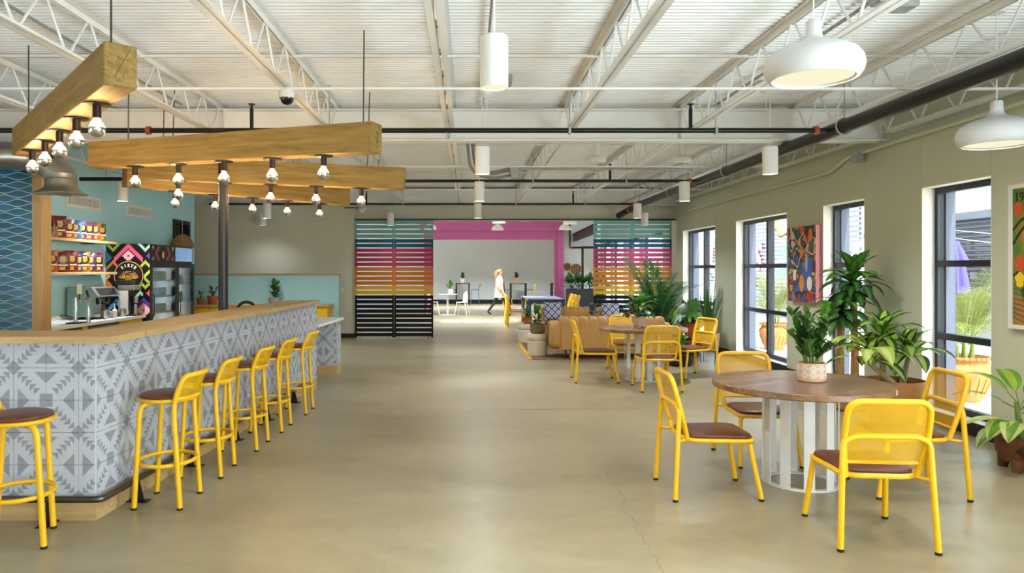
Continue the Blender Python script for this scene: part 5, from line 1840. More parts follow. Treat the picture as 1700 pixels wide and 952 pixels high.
def leaf(L, W, e0, e1, mats, n=7, fold=0.18, p=0.8, stripe=False, petiole=0.0, wav=0.0):
    """blade starting at origin heading +x, elevation e0 -> e1 (deg); mid cells may use second material"""
    mb = MB()
    x, z = 0.0, 0.0
    rows = []
    if petiole:
        px_, pz_ = math.cos(R(e0)) * petiole, math.sin(R(e0)) * petiole
        mb.tube([(0, 0, 0), (px_, 0, pz_)], 0.004, 4, mi=0, caps=False)
        x, z = px_, pz_
    us = [-1, -0.45, 0.45, 1] if stripe else [-1, 0, 1]
    for k in range(n + 1):
        s = k / n
        el = R(e0 + (e1 - e0) * s)
        w = W / 2 * max(0.02, math.sin(PI * (s ** p)) ** 0.75) if 0 < k < n else W / 2 * (0.10 if k == 0 else 0.02)
        rows.append([(x - math.sin(el) * fold * abs(u) * w, u * w, z + math.cos(el) * fold * abs(u) * w + wav * math.sin(6 * s + 2 * u) * w) for u in us])
        x += math.cos(el) * L / n
        z += math.sin(el) * L / n
    N = len(us)
    vs = [p_ for r_ in rows for p_ in r_]
    o = len(mb.v)
    mb.v += vs
    for i in range(n):
        for q in range(N - 1):
            mb.f.append((o + i * N + q, o + i * N + q + 1, o + (i + 1) * N + q + 1, o + (i + 1) * N + q))
            mb.m.append(1 if (stripe and q == 1) else 0)
    return mb.mesh('leaf', mats, True, 80)

def rosette(parent, meshes, c, n, rnd, tilt=0.0, s0=0.8, s1=1.1, golden=True, a0=0.0):
    for k in range(n):
        a = (a0 + k * 2.39996) if golden else rnd.uniform(0, 2 * PI)
        me = meshes[min(len(meshes) - 1, int(k / n * len(meshes)))]
        s = rnd.uniform(s0, s1)
        link('leaf', me, parent, (c[0], c[1], c[2] + 0.004 * (n - k)), (rnd.uniform(-0.15, 0.15), rnd.uniform(-tilt, tilt), a), (s, s, s))

def pot(parent, prof, m, soil_r, soil_z, n=28, nm='pot'):
    MB().lathe(prof, n, cap1=False).build(nm, m, parent)
    MB().lathe([(soil_r, soil_z - 0.01), (soil_r, soil_z)], n).build('soil', M_soil, parent)

# ---- ZZ plant in a patterned pot on the near table
M_patt = mat('pinkish_ceramic', '#cfa98a', 0.7)
zz = thing('potted_zz_plant', 'glossy green plant in a diamond patterned pot on the near table', 'potted plant', (2.515, 5.33, 0.733))
pot(zz, [(0.088, 0), (0.096, 0.006), (0.099, 0.03), (0.099, 0.135), (0.091, 0.136), (0.088, 0.11)], M_patt, 0.088, 0.115)
pm = MB()
for k in range(10):
    a = 2 * PI * k / 10
    for zc in (0.052, 0.097):
        for s in (1, 0.45):
            q = [(a - 0.26 * s, 0), (a, 0.026 * s), (a + 0.26 * s, 0), (a, -0.026 * s)]
            for i in range(4):
                (a0, z0), (a1, z1) = q[i], q[(i + 1) % 4]
                pm.obox((0.1 * math.cos(a0), 0.1 * math.sin(a0), zc + z0), (0.1 * math.cos(a1), 0.1 * math.sin(a1), zc + z1), 0.002, 0.0055)
pm.build('white_pattern', M_matte_white, zz, smooth=False)
rnd = random.Random(3)
zl = leaf(0.088, 0.046, 15, -15, [G_dark], 5, 0.2, 0.9)
zl2 = leaf(0.085, 0.044, 15, -10, [G_bright], 5, 0.2, 0.9)
zl3 = leaf(0.088, 0.046, 15, -10, [G_mid], 5, 0.2, 0.9)
for k in range(13):
    a = k * 2.4
    lean = 0.03 + 0.035 * (k % 4) + (0.12 if k in (2, 7) else 0)
    H = 0.44 - 0.05 * (k % 5) - (0.14 if k in (2, 7) else 0)
    b0 = Vector((0.045 * math.cos(a), 0.045 * math.sin(a), 0.11))
    d = Vector((math.cos(a), math.sin(a), 0))
    pts = [b0 + d * (lean * 1.6 * s * s) + Vector((0, 0, H * s)) for s in [0, .2, .4, .6, .8, 1]]
    st = MB().tube(pts, [0.008, 0.007, 0.006, 0.005, 0.004, 0.002], 6).build('stem', M_stem, zz)
    me = zl2 if k in (0, 5, 9) else (zl3 if k % 2 else zl)
    for q in range(7):
        s = 0.30 + 0.105 * q
        i = min(4, int(s * 5)); f = s * 5 - i
        p = pts[i].lerp(pts[i + 1], f)
        for sd in (-1, 1):
            az = a + sd * (1.25 - 0.3 * s) + 0.9 * math.sin(q * 2.0 + k)
            link('leaf', me, st, p, (0, R(-42 + 10 * math.sin(q + k)), az), (1.25 - 0.25 * s,) * 3)

# ---- plant on the far table
fp = thing('potted_peace_lily', 'drooping dark green plant in a pale footed bowl on the far table', 'potted plant', (2.40, 10.25, 0.733))
M_stone = mat('pale_stoneware', '#c8b49c', 0.8, var=0.15, vscale=20)
pot(fp, [(0.05, 0.018), (0.075, 0.03), (0.095, 0.08), (0.100, 0.145), (0.092, 0.147), (0.088, 0.12)], M_stone, 0.088, 0.125)
for k in range(3):
    a = 2 * PI * k / 3 + 0.5
    MB().lathe([(0.014, 0), (0.018, 0.03)], 8, (0.06 * math.cos(a), 0.06 * math.sin(a), 0)).build('foot', M_stone, fp)
rnd = random.Random(5)
ms = [leaf(0.20, 0.085, 70, 5, [G_mid], 6, petiole=0.09), leaf(0.22, 0.085, 52, -65, [G_dark], 7, petiole=0.11), leaf(0.22, 0.08, 35, -88, [G_dark], 7, petiole=0.12)]
rosette(fp, ms, (0, 0, 0.12), 34, rnd, 0.2)
rosette(fp, [leaf(0.17, 0.06, 70, -10, [G_lime], 6, petiole=0.12)], (0, 0, 0.12), 8, rnd, 0.2, a0=1.0)

# ---- tall corn plant at the third window
rnd = random.Random(8)
dr_ = thing('tall_dracaena', 'tall corn plant with two trunks in front of the third window', 'potted plant', (4.22, 8.05, 0))
pot(dr_, [(0.17, 0), (0.20, 0.03), (0.23, 0.34), (0.24, 0.36), (0.22, 0.36), (0.20, 0.30)], mat('tan_planter', '#a9784a', 0.6), 0.20, 0.31)
MB().tube([(-0.09, 0.02, 0.28), (-0.10, 0.0, 0.6), (-0.09, 0, 0.98)], [0.042, 0.038, 0.036], 12).build('trunk', M_trunk, dr_)
MB().tube([(0.05, -0.02, 0.28), (0.06, 0.0, 0.7), (0.04, 0, 1.30)], [0.045, 0.04, 0.034], 12).build('trunk', M_trunk, dr_)
dm = [leaf(0.36, 0.115, 72, 20, [G_mid, G_bright], 7, stripe=True, wav=0.1), leaf(0.40, 0.125, 48, -45, [G_mid, G_bright], 8, stripe=True, wav=0.1),
      leaf(0.42, 0.125, 30, -68, [G_dark, G_mid], 8, stripe=True, wav=0.1), leaf(0.38, 0.12, 5, -80, [G_dark, G_mid], 8, stripe=True, wav=0.1)]
rosette(dr_, dm, (0.04, 0, 1.27), 56, rnd, 0.15)
rosette(dr_, dm[1:], (-0.09, 0, 0.98), 40, rnd, 0.15, 0.75, 1.0)

# ---- variegated dracaena in the round tan pot
rnd = random.Random(12)
dv = thing('variegated_dracaena', 'broad leaved lime striped plant in a round tan pot under the wide pier', 'potted plant', (4.08, 6.95, 0))
pot(dv, [(0.17, 0), (0.21, 0.04), (0.265, 0.25), (0.275, 0.44), (0.26, 0.50), (0.245, 0.50), (0.25, 0.44)], mat('tan_pot', '#a8713c', 0.5, var=0.06), 0.245, 0.455)
heads = [((-0.10, 0.02), (-0.13, 0.0), 0.86, 20), ((0.10, 0.05), (0.14, 0.02), 0.70, 16), ((-0.02, -0.08), (-0.30, -0.10), 0.66, 12)]
vm = [leaf(0.32, 0.13, 70, 15, [G_dark, G_lime], 7, stripe=True, wav=0.12, petiole=0.04), leaf(0.40, 0.15, 45, -40, [G_mid, G_lime], 8, stripe=True, wav=0.12, petiole=0.05),
      leaf(0.40, 0.15, 20, -70, [G_dark, G_lime], 8, stripe=True, wav=0.12, petiole=0.05)]
for (b0, b1, hz, n) in heads:
    MB().tube([(b0[0], b0[1], 0.44), ((b0[0] + b1[0]) / 2, (b0[1] + b1[1]) / 2, (0.44 + hz) / 2), (b1[0], b1[1], hz)], [0.03, 0.027, 0.022], 10).build('trunk', mat('ringed_cane', '#a89a78', 0.8, var=0.3, vscale=40), dv)
    rosette(dv, vm, (b1[0], b1[1], hz), n, rnd, 0.2, 0.75, 1.05)
rosette(dv, [leaf(0.40, 0.15, 35, -65, [G_lime, G_pale], 8, stripe=True, wav=0.1, petiole=0.06)], (-0.28, -0.12, 0.74), 7, rnd, 0.2, a0=2.2)

# ---- dieffenbachia at the right edge
rnd = random.Random(21)
df = thing('potted_dieffenbachia', 'pale leaved plant in a footed brown clay pot at the right edge', 'potted plant', (4.30, 5.62, 0))
M_brown = mat('brown_clay', '#6a3d22', 0.6, var=0.15, vscale=14)
pot(df, [(0.10, 0.06), (0.15, 0.07), (0.185, 0.13), (0.195, 0.25), (0.185, 0.262), (0.17, 0.26), (0.172, 0.20)], M_brown, 0.172, 0.215)
for k in range(4):
    a = 2 * PI * k / 4 + 0.6
    MB().tube([(0.145 * math.cos(a), 0.145 * math.sin(a), 0.0), (0.13 * math.cos(a), 0.13 * math.sin(a), 0.09)], [0.032, 0.05], 10).build('foot', M_brown, df)
rg = MB()
for s in (0.02, 0.035, 0.05):
    q = [(-s, 0), (0, s), (s, 0), (0, -s)]
    for i in range(4):
        a0, a1 = -2.2 + q[i][0] / 0.19, -2.2 + q[(i + 1) % 4][0] / 0.19
        rg.obox((0.192 * math.cos(a0), 0.192 * math.sin(a0), 0.17 + q[i][1]), (0.192 * math.cos(a1), 0.192 * math.sin(a1), 0.17 + q[(i + 1) % 4][1]), 0.004, 0.005)
rg.build('incised_diamond', M_soil, df, smooth=False)
cane = MB().tube([(0.0, 0, 0.2), (-0.03, 0.02, 0.38), (-0.05, 0.02, 0.52)], [0.024, 0.02, 0.014], 10).build('stem', M_stem, df)
dfm_p = leaf(0.38, 0.12, 28, -22, [G_bright, G_lime], 8, stripe=True, petiole=0.14)
dfm_w = leaf(0.40, 0.12, 10, -25, [G_pale, G_lime], 8, stripe=True, petiole=0.10)
dfm_d = leaf(0.32, 0.16, 20, -60, [G_pale, G_bright], 8, stripe=True, petiole=0.08, wav=0.1)
dfm_g = leaf(0.36, 0.15, 45, -30, [G_bright, G_lime], 8, stripe=True, petiole=0.12)
for me, az, zz_, tl in ((dfm_p, 172, 0.46, 0), (dfm_w, 186, 0.37, 0), (dfm_d, 200, 0.36, 10), (dfm_d, 222, 0.34, 5), (dfm_d, 182, 0.30, 15), (dfm_g, 20, 0.48, 0),
                        (dfm_g, 75, 0.50, -10), (dfm_g, 300, 0.46, 0), (dfm_d, 260, 0.40, 0), (dfm_g, 130, 0.50, -5), (dfm_g, 340, 0.42, 5)):
    link('leaf', me, df, (-0.03, 0.01, zz_), (0, R(tl), R(az)))

# ---- corner jungle: palm, monstera, snake plant, bowl
def frond(L, e0, e1, m, nl=22, lw=0.018, ll=0.28, n=10, droop=0.3):
    mb = MB()
    pts, x, z = [], 0.0, 0.0
    els = []
    for k in range(n + 1):
        el = R(e0 + (e1 - e0) * (k / n) ** 1.2)
        pts.append(Vector((x, 0, z))); els.append(el)
        x += math.cos(el) * L / n
        z += math.sin(el) * L / n
    mb.tube(pts, [0.008 * (1 - 0.75 * k / n) for k in range(n + 1)], 5, mi=0)
    for k in range(nl):
        s = 0.22 + 0.78 * k / (nl - 1)
        i = min(n - 1, int(s * n)); f = s * n - i
        p = pts[i].lerp(pts[i + 1], f)
        t = (pts[i + 1] - pts[i]).normalized()
        l_ = ll * (0.55 + 0.45 * math.sin(PI * min(1, s * 1.05)))
        for sd in (-1, 1):
            d = (t * (0.62 + 0.3 * s) + Vector((0, sd * 0.85, 0)) + Vector((0, 0, 0.12 - droop * 0.2))).normalized()
            w = t.cross(d).cross(d).normalized() * lw / 2
            a, b, c = p, p + d * l_ * 0.45 + Vector((0, 0, -droop * l_ * 0.10)), p + d * l_ + Vector((0, 0, -droop * l_ * 0.55))
            o = len(mb.v)
            mb.v += [tuple(a - w * 0.4), tuple(a + w * 0.4), tuple(b + w), tuple(b - w), tuple(c)]
            mb.f += [(o, o + 1, o + 2, o + 3), (o + 3, o + 2, o + 4)]
            mb.m += [1, 1]
    return mb.mesh('frond', [M_stem, m], True, 80)
rnd = random.Random(31)
ap = thing('areca_palm', 'tall dark green palm in the corner in front of the right screen', 'potted plant', (3.62, 13.95, 0))
pot(ap, [(0.16, 0), (0.19, 0.03), (0.21, 0.36), (0.20, 0.37), (0.19, 0.32)], M_black, 0.19, 0.33)
fm = [frond(1.55, 86, 40, G_deep, 30, 0.028, 0.36), frond(1.45, 76, 5, G_deep, 30, 0.028, 0.36), frond(1.25, 68, -25, G_deep, 28, 0.028, 0.34)]
for k in range(15):
    a = k * 2.4 + 0.7
    link('frond', fm[k % 3], ap, (0.05 * math.cos(a), 0.05 * math.sin(a), 0.32), (0, 0, a), (rnd.uniform(0.8, 1.08),) * 3)

mo = thing('potted_monstera', 'split leaf plant in a terracotta pot on a low stand by the first window', 'potted plant', (3.98, 12.95, 0))
MB().lathe([(0.15, 0.30), (0.15, 0.32)], 20).build('stand_top', M_black, mo)
for k in range(4):
    a = 2 * PI * k / 4 + 0.4
    MB().tube([(0.13 * math.cos(a), 0.13 * math.sin(a), 0.30), (0.16 * math.cos(a), 0.16 * math.sin(a), 0)], 0.008, 6).build('stand_leg', M_black, mo)
pot(mo, [(0.10, 0.32), (0.12, 0.34), (0.155, 0.56), (0.17, 0.565), (0.17, 0.60), (0.155, 0.60), (0.15, 0.55)], M_terracotta, 0.15, 0.56)
def monstera(sz, m):
    mb = MB()
    n = 22
    pts = []
    for k in range(n + 1):
        a = -PI * 0.93 + 2 * PI * 0.93 * k / n
        r = sz * (0.50 + 0.34 * math.cos(a * 0.5)) * (0.62 if (k % 3 == 1 and 3 < k < n - 3) else 1.0)
        pts.append((r * math.cos(a) + 0.30 * sz, r * 0.85 * math.sin(a)))
    c = (0.12 * sz, 0.0)
    zf = lambda x, y: -0.35 * x * x / sz - 0.25 * abs(y)
    vs = [(c[0], c[1], 0)] + [(x, y, zf(x, y)) for x, y in pts]
    mb.add(vs, [(0, k + 1, k + 2) for k in range(n)])
    return mb.mesh('leaf', m, True, 80)
mm = [monstera(0.21, G_mid), monstera(0.24, G_bright), monstera(0.20, G_dark)]
rnd = random.Random(33)
for k in range(22):
    a = k * 2.4
    el = rnd.uniform(0.5, 1.25)
    ln = rnd.uniform(0.28, 0.55)
    d = Vector((math.cos(a) * math.cos(el), math.sin(a) * math.cos(el), math.sin(el)))
    p = Vector((0, 0, 0.56)) + d * ln
    st = MB().tube([(0, 0, 0.55), Vector((0, 0, 0.55)) + d * ln * 0.5 + Vector((0, 0, 0.02)), p], 0.006, 5).build('stem', M_stem, mo)
    link('leaf', mm[k % 3], st, p, (0, R(25 + 25 * rnd.random()), a))
sn = thing('snake_plant', 'upright snake plant in a tan pot on wire legs beside the first window', 'potted plant', (3.99, 12.05, 0))
pot(sn, [(0.13, 0.20), (0.15, 0.22), (0.165, 0.46), (0.165, 0.50), (0.152, 0.50), (0.15, 0.45)], mat('tan_woven', '#9a7b56', 0.8, var=0.25, vscale=50), 0.15, 0.46)
for k in range(4):
    a = 2 * PI * k / 4 + 0.3
    MB().tube(fillet([(0.15 * math.cos(a), 0.15 * math.sin(a), 0.45), (0.17 * math.cos(a), 0.17 * math.sin(a), 0.2), (0.15 * math.cos(a), 0.15 * math.sin(a), 0.0)], 0.05), 0.006, 6).build('wire_leg', M_black, sn)
sm = [leaf(0.95, 0.075, 88, 86, [G_mid], 8, 0.3, 0.55, wav=0.12), leaf(0.80, 0.075, 84, 76, [G_dark], 8, 0.3, 0.55, wav=0.12), leaf(0.70, 0.07, 80, 64, [G_dark], 8, 0.3, 0.55, wav=0.12)]
for k in range(15):
    a = k * 2.4
    link('leaf', sm[k % 3], sn, (0.06 * math.cos(a), 0.06 * math.sin(a), 0.45), (0, 0, a), (rnd.uniform(0.75, 1.05),) * 3)
bo = thing('planter_bowl', 'low black bowl of trailing green leaves on the floor by the far table', 'potted plant', (3.42, 11.75, 0))
pot(bo, [(0.16, 0), (0.20, 0.03), (0.23, 0.15), (0.235, 0.19), (0.22, 0.19), (0.215, 0.15)], M_black, 0.215, 0.16)
bm2 = [leaf(0.16, 0.09, 70, 20, [G_bright], 5, petiole=0.10), leaf(0.16, 0.09, 45, -30, [G_mid], 5, petiole=0.12)]
rosette(bo, bm2, (0, 0, 0.15), 34, rnd, 0.3)
lb_ = thing('leafy_shrub', 'dense dark leafy plant between the corner palm and the first window', 'potted plant', (4.15, 13.6, 0))
pot(lb_, [(0.15, 0), (0.18, 0.03), (0.20, 0.30), (0.19, 0.31), (0.18, 0.26)], M_terracotta, 0.18, 0.27)
bm3 = [leaf(0.22, 0.12, 80, 40, [G_mid], 6, petiole=0.38), leaf(0.22, 0.12, 62, -20, [G_dark], 6, petiole=0.34), leaf(0.2, 0.11, 45, -40, [G_dark], 6, petiole=0.28)]
rosette(lb_, bm3, (0, 0, 0.27), 40, rnd, 0.25)

# ================================================================== LOUNGE
M_camel = mat('camel_velvet', '#b08446', 0.62, var=0.06, vscale=5, bump=0.05, bscale=200)
def sbox(c, s, e=0.35, nu=28, nv=14):
    """superellipsoid block, half sizes s"""
    mb = MB()
    f = lambda v, p: math.copysign(abs(v) ** p, v)
    rows = []
    for i in range(nv + 1):
        ph = -PI / 2 + PI * i / nv
        rows.append([(c[0] + s[0] * f(math.cos(ph), e) * f(math.cos(th), e), c[1] + s[1] * f(math.cos(ph), e) * f(math.sin(th), e), c[2] + s[2] * f(math.sin(ph), e))
                     for th in [2 * PI * k / nu for k in range(nu)]])
    mb.grid(rows, closed_u=True)
    return mb

def channel_back(L, th, z0, z1, nch, lower_plain=True):
    """row of vertical padded channels along x, thickness th in y, rounded top"""
    mb = MB()
    per = 8
    N = nch * per
    prof = []
    r = th / 2
    for k in range(6):
        prof.append((-r, z0 + (z1 - r - z0) * k / 5))
    for k in range(1, 10):
        a = PI - PI * k / 10
        prof.append((r * math.cos(a), z1 - r + r * math.sin(a)))
    for k in range(6):
        prof.append((r, z1 - r - (z1 - r - z0) * k / 5))
    rows = []
    for i in range(N + 1):
        x = -L / 2 + L * i / N
        sc_ = abs(math.sin(PI * i / per)) ** 0.45
        end = min(1.0, min(i, N - i) / 3.0 + 0.35) ** 0.5
        row = []
        for (py, pz) in prof:
            up = min(1.0, max(0.07 if lower_plain else 0.6, (pz - z0) / (z1 - z0) * 4.0 - 3.0))
            dep = 1 - 0.20 * (1 - sc_) * up
            row.append((x, py * dep * end, z0 + (pz - z0) * (1 - 0.05 * (1 - sc_) * up) * (0.97 + 0.03 * end)))
        rows.append(row)
    mb.grid(rows)
    n = len(prof)
    mb.f.append(tuple(range(n))); mb.m.append(0)
    o = len(mb.v) - n
    mb.f.append(tuple(reversed(range(o, o + n)))); mb.m.append(0)
    return mb

def sofa(x, y, rz, L, label, nch, aw=0.155, ah=0.235):
    t = thing('channel_sofa', label, 'sofa', (x, y, 0.0105), rz, 'camel channel sofas')
    # local: front +y, back at y = 0
    channel_back(L - 0.30, 0.24, 0.17, 0.735, nch).build('backrest', M_camel, t, loc=(0, 0.12, 0))
    for s in (-1, 1):
        sbox((s * (L / 2 - aw), 0.47, 0.155 + ah), (aw, 0.44, ah), 0.42).build('arm', M_camel, t)
    sbox((0, 0.50, 0.255), (L / 2 - 0.12, 0.40, 0.085), 0.25).build('seat_base', M_camel, t)
    for k in (-1, 1):
        sbox((k * (L - 0.62) / 4, 0.56, 0.375), ((L - 0.62) / 4 - 0.004, 0.34, 0.075), 0.3).build('seat_cushion', M_camel, t)
    for sx in (-1, 1):
        for yy in (0.13, 0.80):
            MB().lathe([(0.022, 0), (0.030, 0.17)], 12, (sx * (L / 2 - 0.36), yy, 0)).build('leg', M_oak_z, t)
    return t
sofa(2.47, 12.45, 0, 2.12, 'camel channel tufted sofa with its back to the viewer', 11)
sofa(2.42, 15.95, PI, 2.0, 'camel channel tufted sofa facing the viewer under the screens', 11, 0.09, 0.17)

def pillow_mat():
    m = mat('blue_diamond_fabric', '#5a648c', 0.85)
    nt = m.node_tree
    L = nt.links.new
    b = nt.nodes['Principled BSDF']
    tc = nt.nodes.new('ShaderNodeTexCoord')
    sp = nt.nodes.new('ShaderNodeSeparateXYZ'); L(tc.outputs['Object'], sp.inputs[0])
    def tri(ax, P):
        a = nt.nodes.new('ShaderNodeMath'); a.operation = 'PINGPONG'; a.inputs[1].default_value = P
        ad = nt.nodes.new('ShaderNodeMath'); ad.operation = 'ADD'; ad.inputs[1].default_value = 5 * P * 2 + P * 0.5
        L(sp.outputs[ax], ad.inputs[0]); L(ad.outputs[0], a.inputs[0])
        return a
    s = nt.nodes.new('ShaderNodeMath'); s.operation = 'ADD'
    L(tri('X', 0.075).outputs[0], s.inputs[0]); L(tri('Z', 0.075).outputs[0], s.inputs[1])
    m2 = nt.nodes.new('ShaderNodeMath'); m2.operation = 'PINGPONG'; m2.inputs[1].default_value = 0.0375
    L(s.outputs[0], m2.inputs[0])
    g = nt.nodes.new('ShaderNodeMath'); g.operation = 'GREATER_THAN'; g.inputs[1].default_value = 0.021
    L(m2.outputs[0], g.inputs[0])
    mx = nt.nodes.new('ShaderNodeMixRGB'); mx.inputs[1].default_value = hexc('#4c5480'); mx.inputs[2].default_value = hexc('#c6c8cc')
    L(g.outputs[0], mx.inputs[0]); L(mx.outputs[0], b.inputs['Base Color'])
    return m
M_pil = pillow_mat()
def pillow(x, y, z, s, tilt, rz, label):
    mb = MB()
    for sg in (-1, 1):
        rows = []
        for i in range(11):
            v = -1 + i / 5
            row = []
            for k in range(11):
                u = -1 + k / 5
                th = 0.075 * (max(0, (1 - u ** 4) * (1 - v ** 4))) ** 0.5
                pin = 1 - 0.07 * (1 - abs(u) ** 2) * abs(v) ** 6
                pin2 = 1 - 0.07 * (1 - abs(v) ** 2) * abs(u) ** 6
                row.append((u * s / 2 * pin2, sg * (th + 0.002), v * s / 2 * pin))
            rows.append(row)
        mb.grid(rows)
    o = mb.build('throw_pillow', M_pil, ang=70)
    o.location = (x, y, z); o.rotation_euler = (R(tilt), 0, R(rz))
    tag(o, label, 'pillow', 'patterned pillows')
pillow(1.80, 15.56, 0.66, 0.40, -14, 8, 'blue diamond patterned pillow at the left end of the far sofa')
pillow(3.04, 15.56, 0.645, 0.38, -14, -6, 'blue diamond patterned pillow at the right end of the far sofa')

# rug
rug_m = mat('woven_rug', '#8f6a48', 0.95, color2='#3d2c26', vscale=9, bump=0.3, bscale=150)
rug = thing('area_rug', 'brown patterned rug with yellow border under the sofas', 'rug', (2.45, 14.2, 0))
MB().box(-1.35, 0.86, -1.72, 1.85, 0.0005, 0.010).build('field', rug_m, rug, smooth=False)
for a in ((-1.42, -1.35, -1.72, 1.85), (0.86, 0.93, -1.72, 1.85)):
    MB().box(a[0], a[1], a[2], a[3], 0.0005, 0.0095).build('border', mat('rug_yellow', '#c79a2a', 0.95), rug, smooth=False)

# ceramic drum stools as side tables
M_cer = mat('cream_ceramic', '#cfc7b0', 0.45, var=0.03)
for x, y, lb in ((1.235, 13.05, 'cream ceramic drum table, nearer, carrying a basket plant'), (1.23, 15.35, 'cream ceramic drum table, farther, carrying a terracotta pot')):
    MBd = MB().lathe([(0.165, 0), (0.175, 0.012), (0.178, 0.24), (0.168, 0.252), (0.166, 0.275), (0.178, 0.29), (0.182, 0.31), (0.182, 0.375), (0.172, 0.392), (0.05, 0.395)], 36)
    o = MBd.build('drum_table', M_cer, loc=(x, y, 0.0105))
    tag(o, lb, 'side table', 'cream drum tables')
rnd = random.Random(41)
bp_ = thing('basket_plant', 'speckled green plant in a woven basket on the nearer drum table', 'potted plant', (1.235, 13.05, 0.4065))
M_bask = mat('woven_basket', '#8d7a58', 0.9, color2='#3a3020', vscale=70)
pot(bp_, [(0.10, 0), (0.125, 0.02), (0.135, 0.09), (0.128, 0.165), (0.118, 0.165), (0.115, 0.12)], M_bask, 0.115, 0.13, nm='basket')
MB().tube(circle((0, 0, 0.165), 0.128, 24), 0.008, 6, closed=True).build('rim', M_bask, bp_)
rosette(bp_, [leaf(0.13, 0.06, 82, 60, [G_mid], 5, petiole=0.14), leaf(0.13, 0.06, 65, 10, [G_dark], 5, petiole=0.10), leaf(0.12, 0.06, 40, -20, [G_dark], 5, petiole=0.08)], (0, 0, 0.13), 36, rnd, 0.3)
rosette(bp_, [leaf(0.11, 0.055, 70, 30, [mat('leaf_cream', '#cdbf9a', 0.5, trans=0.3)], 5, petiole=0.15)], (0, 0, 0.13), 8, rnd, 0.3)
tp_ = thing('terracotta_plant', 'spiky grey green plant in a terracotta pot on the farther drum table', 'potted plant', (1.24, 15.34, 0.4065))
pot(tp_, [(0.075, 0), (0.08, 0.005), (0.10, 0.11), (0.11, 0.112), (0.11, 0.14), (0.098, 0.14), (0.095, 0.11)], M_terracotta, 0.095, 0.12)
rosette(tp_, [leaf(0.20, 0.035, 75, 30, [G_grey], 5), leaf(0.20, 0.035, 45, 0, [G_mid], 5)], (0, 0, 0.12), 34, rnd, 0.3)

# coffee table with grey vase of leaves
cf = thing('coffee_table', 'low round wooden coffee table between the two sofas', 'table', (2.45, 14.2, 0.010))
MB().lathe([(0.44, 0.36), (0.45, 0.37), (0.45, 0.395), (0.44, 0.40)], 40).build('tabletop', M_walnut, cf)
for k in range(4):
    a = PI / 4 + k * PI / 2
    MB().tube([(0.3 * math.cos(a), 0.3 * math.sin(a), 0.36), (0.36 * math.cos(a), 0.36 * math.sin(a), 0)], [0.026, 0.018], 10).build('leg', M_walnut, cf)
vs_ = thing('grey_leaf_vase', 'dark vase with broad grey leaves on the coffee table', 'vase', (2.42, 14.2, 0.411))
MB().lathe([(0.05, 0), (0.08, 0.03), (0.09, 0.10), (0.05, 0.19), (0.045, 0.23)], 20).build('vase', mat('dark_vase', '#2a2c33', 0.4), vs_)
gm = [leaf(0.18, 0.13, 80, 50, [mat('leaf_slate', '#4d545a', 0.5)], 5, petiole=0.10), leaf(0.16, 0.11, 50, -10, [mat('leaf_slate', '#4d545a', 0.5)], 5, petiole=0.10)]
rosette(vs_, gm, (0, 0, 0.19), 9, rnd, 0.2)

# ================================================================== TEAL PARTITION CORNER
pa = struct(MB().box(-6.05, -2.845, 15.85, 15.97, 0, 1.425).build('wall_partition', M_teal_wall, smooth=False), 'low teal partition wall')
struct(MB().box(-6.05, -2.82, 15.82, 16.0, 1.425, 1.465).build('trim_3', M_oak, smooth=False), 'oak cap on the teal partition')
cb = thing('oak_worktop', 'oak worktop along the teal partition', 'worktop', (0, 0, 0))
MB().box(-6.0, -2.93, 15.22, 15.845, 0.775, 0.81).build('slab', M_oak, cb, smooth=False)
for k in range(6):
    x0 = -5.95 + 0.498 * k
    t = thing('low_cabinet', 'yellow cabinet under the oak top by the teal partition, %s from left' % ORD[k], 'cabinet', (x0, 15.27, 0), 0, 'yellow cabinets by the partition')
    MB().box(0.002, 0.494, 0.02, 0.57, 0.08, 0.773).build('body', M_cab, t, smooth=False)
    d = MB().bbox(0.006, 0.49, 0.0, 0.019, 0.09, 0.765, 0.002).build('door', M_cab, t, smooth=False)
    MB().box(0.22, 0.28, -0.012, 0.0, 0.70, 0.712).build('handle', M_steel, d, smooth=False)
rnd = random.Random(51)
for x, s, n, lb in ((-5.70, 0.9, 8, 'small terracotta potted plant by the cooler, left of two'), (-5.44, 1.25, 10, 'larger terracotta potted plant by the cooler, right of two')):
    t = thing('potted_herb', lb, 'potted plant', (x, 15.45, 0.811))
    t.scale = (s, s, s)
    MB().lathe([(0.10, 0), (0.105, 0.012), (0.09, 0.014)], 20).build('saucer', M_terracotta, t)
    pot(t, [(0.065, 0.014), (0.07, 0.02), (0.088, 0.11), (0.096, 0.112), (0.096, 0.145), (0.086, 0.145), (0.083, 0.11)], M_terracotta, 0.083, 0.125)
    rosette(t, [leaf(0.09, 0.045, 75, 40, [G_dark], 5, petiole=0.10), leaf(0.09, 0.045, 45, 5, [G_dark], 5, petiole=0.08)], (0, 0, 0.12), n, rnd, 0.3)
t = thing('potted_rubber_plant', 'bushy variegated plant in a grey pot against the teal partition', 'potted plant', (-4.13, 15.50, 0.811))
MB().box(-0.24, 0.16, -0.12, 0.12, 0, 0.014).build('tray', M_black, t, smooth=False)
pot(t, [(0.10, 0.014), (0.12, 0.02), (0.14, 0.13), (0.13, 0.15), (0.12, 0.15), (0.12, 0.12)], mat('grey_concrete_pot', '#8d8c86', 0.8, var=0.1), 0.12, 0.13)
rosette(t, [leaf(0.13, 0.085, 85, 60, [G_mid], 5, petiole=0.16), leaf(0.13, 0.085, 65, 20, [G_dark], 5, petiole=0.13), leaf(0.12, 0.08, 40, -10, [G_dark], 5, petiole=0.09)], (0, 0, 0.12), 38, rnd, 0.3)
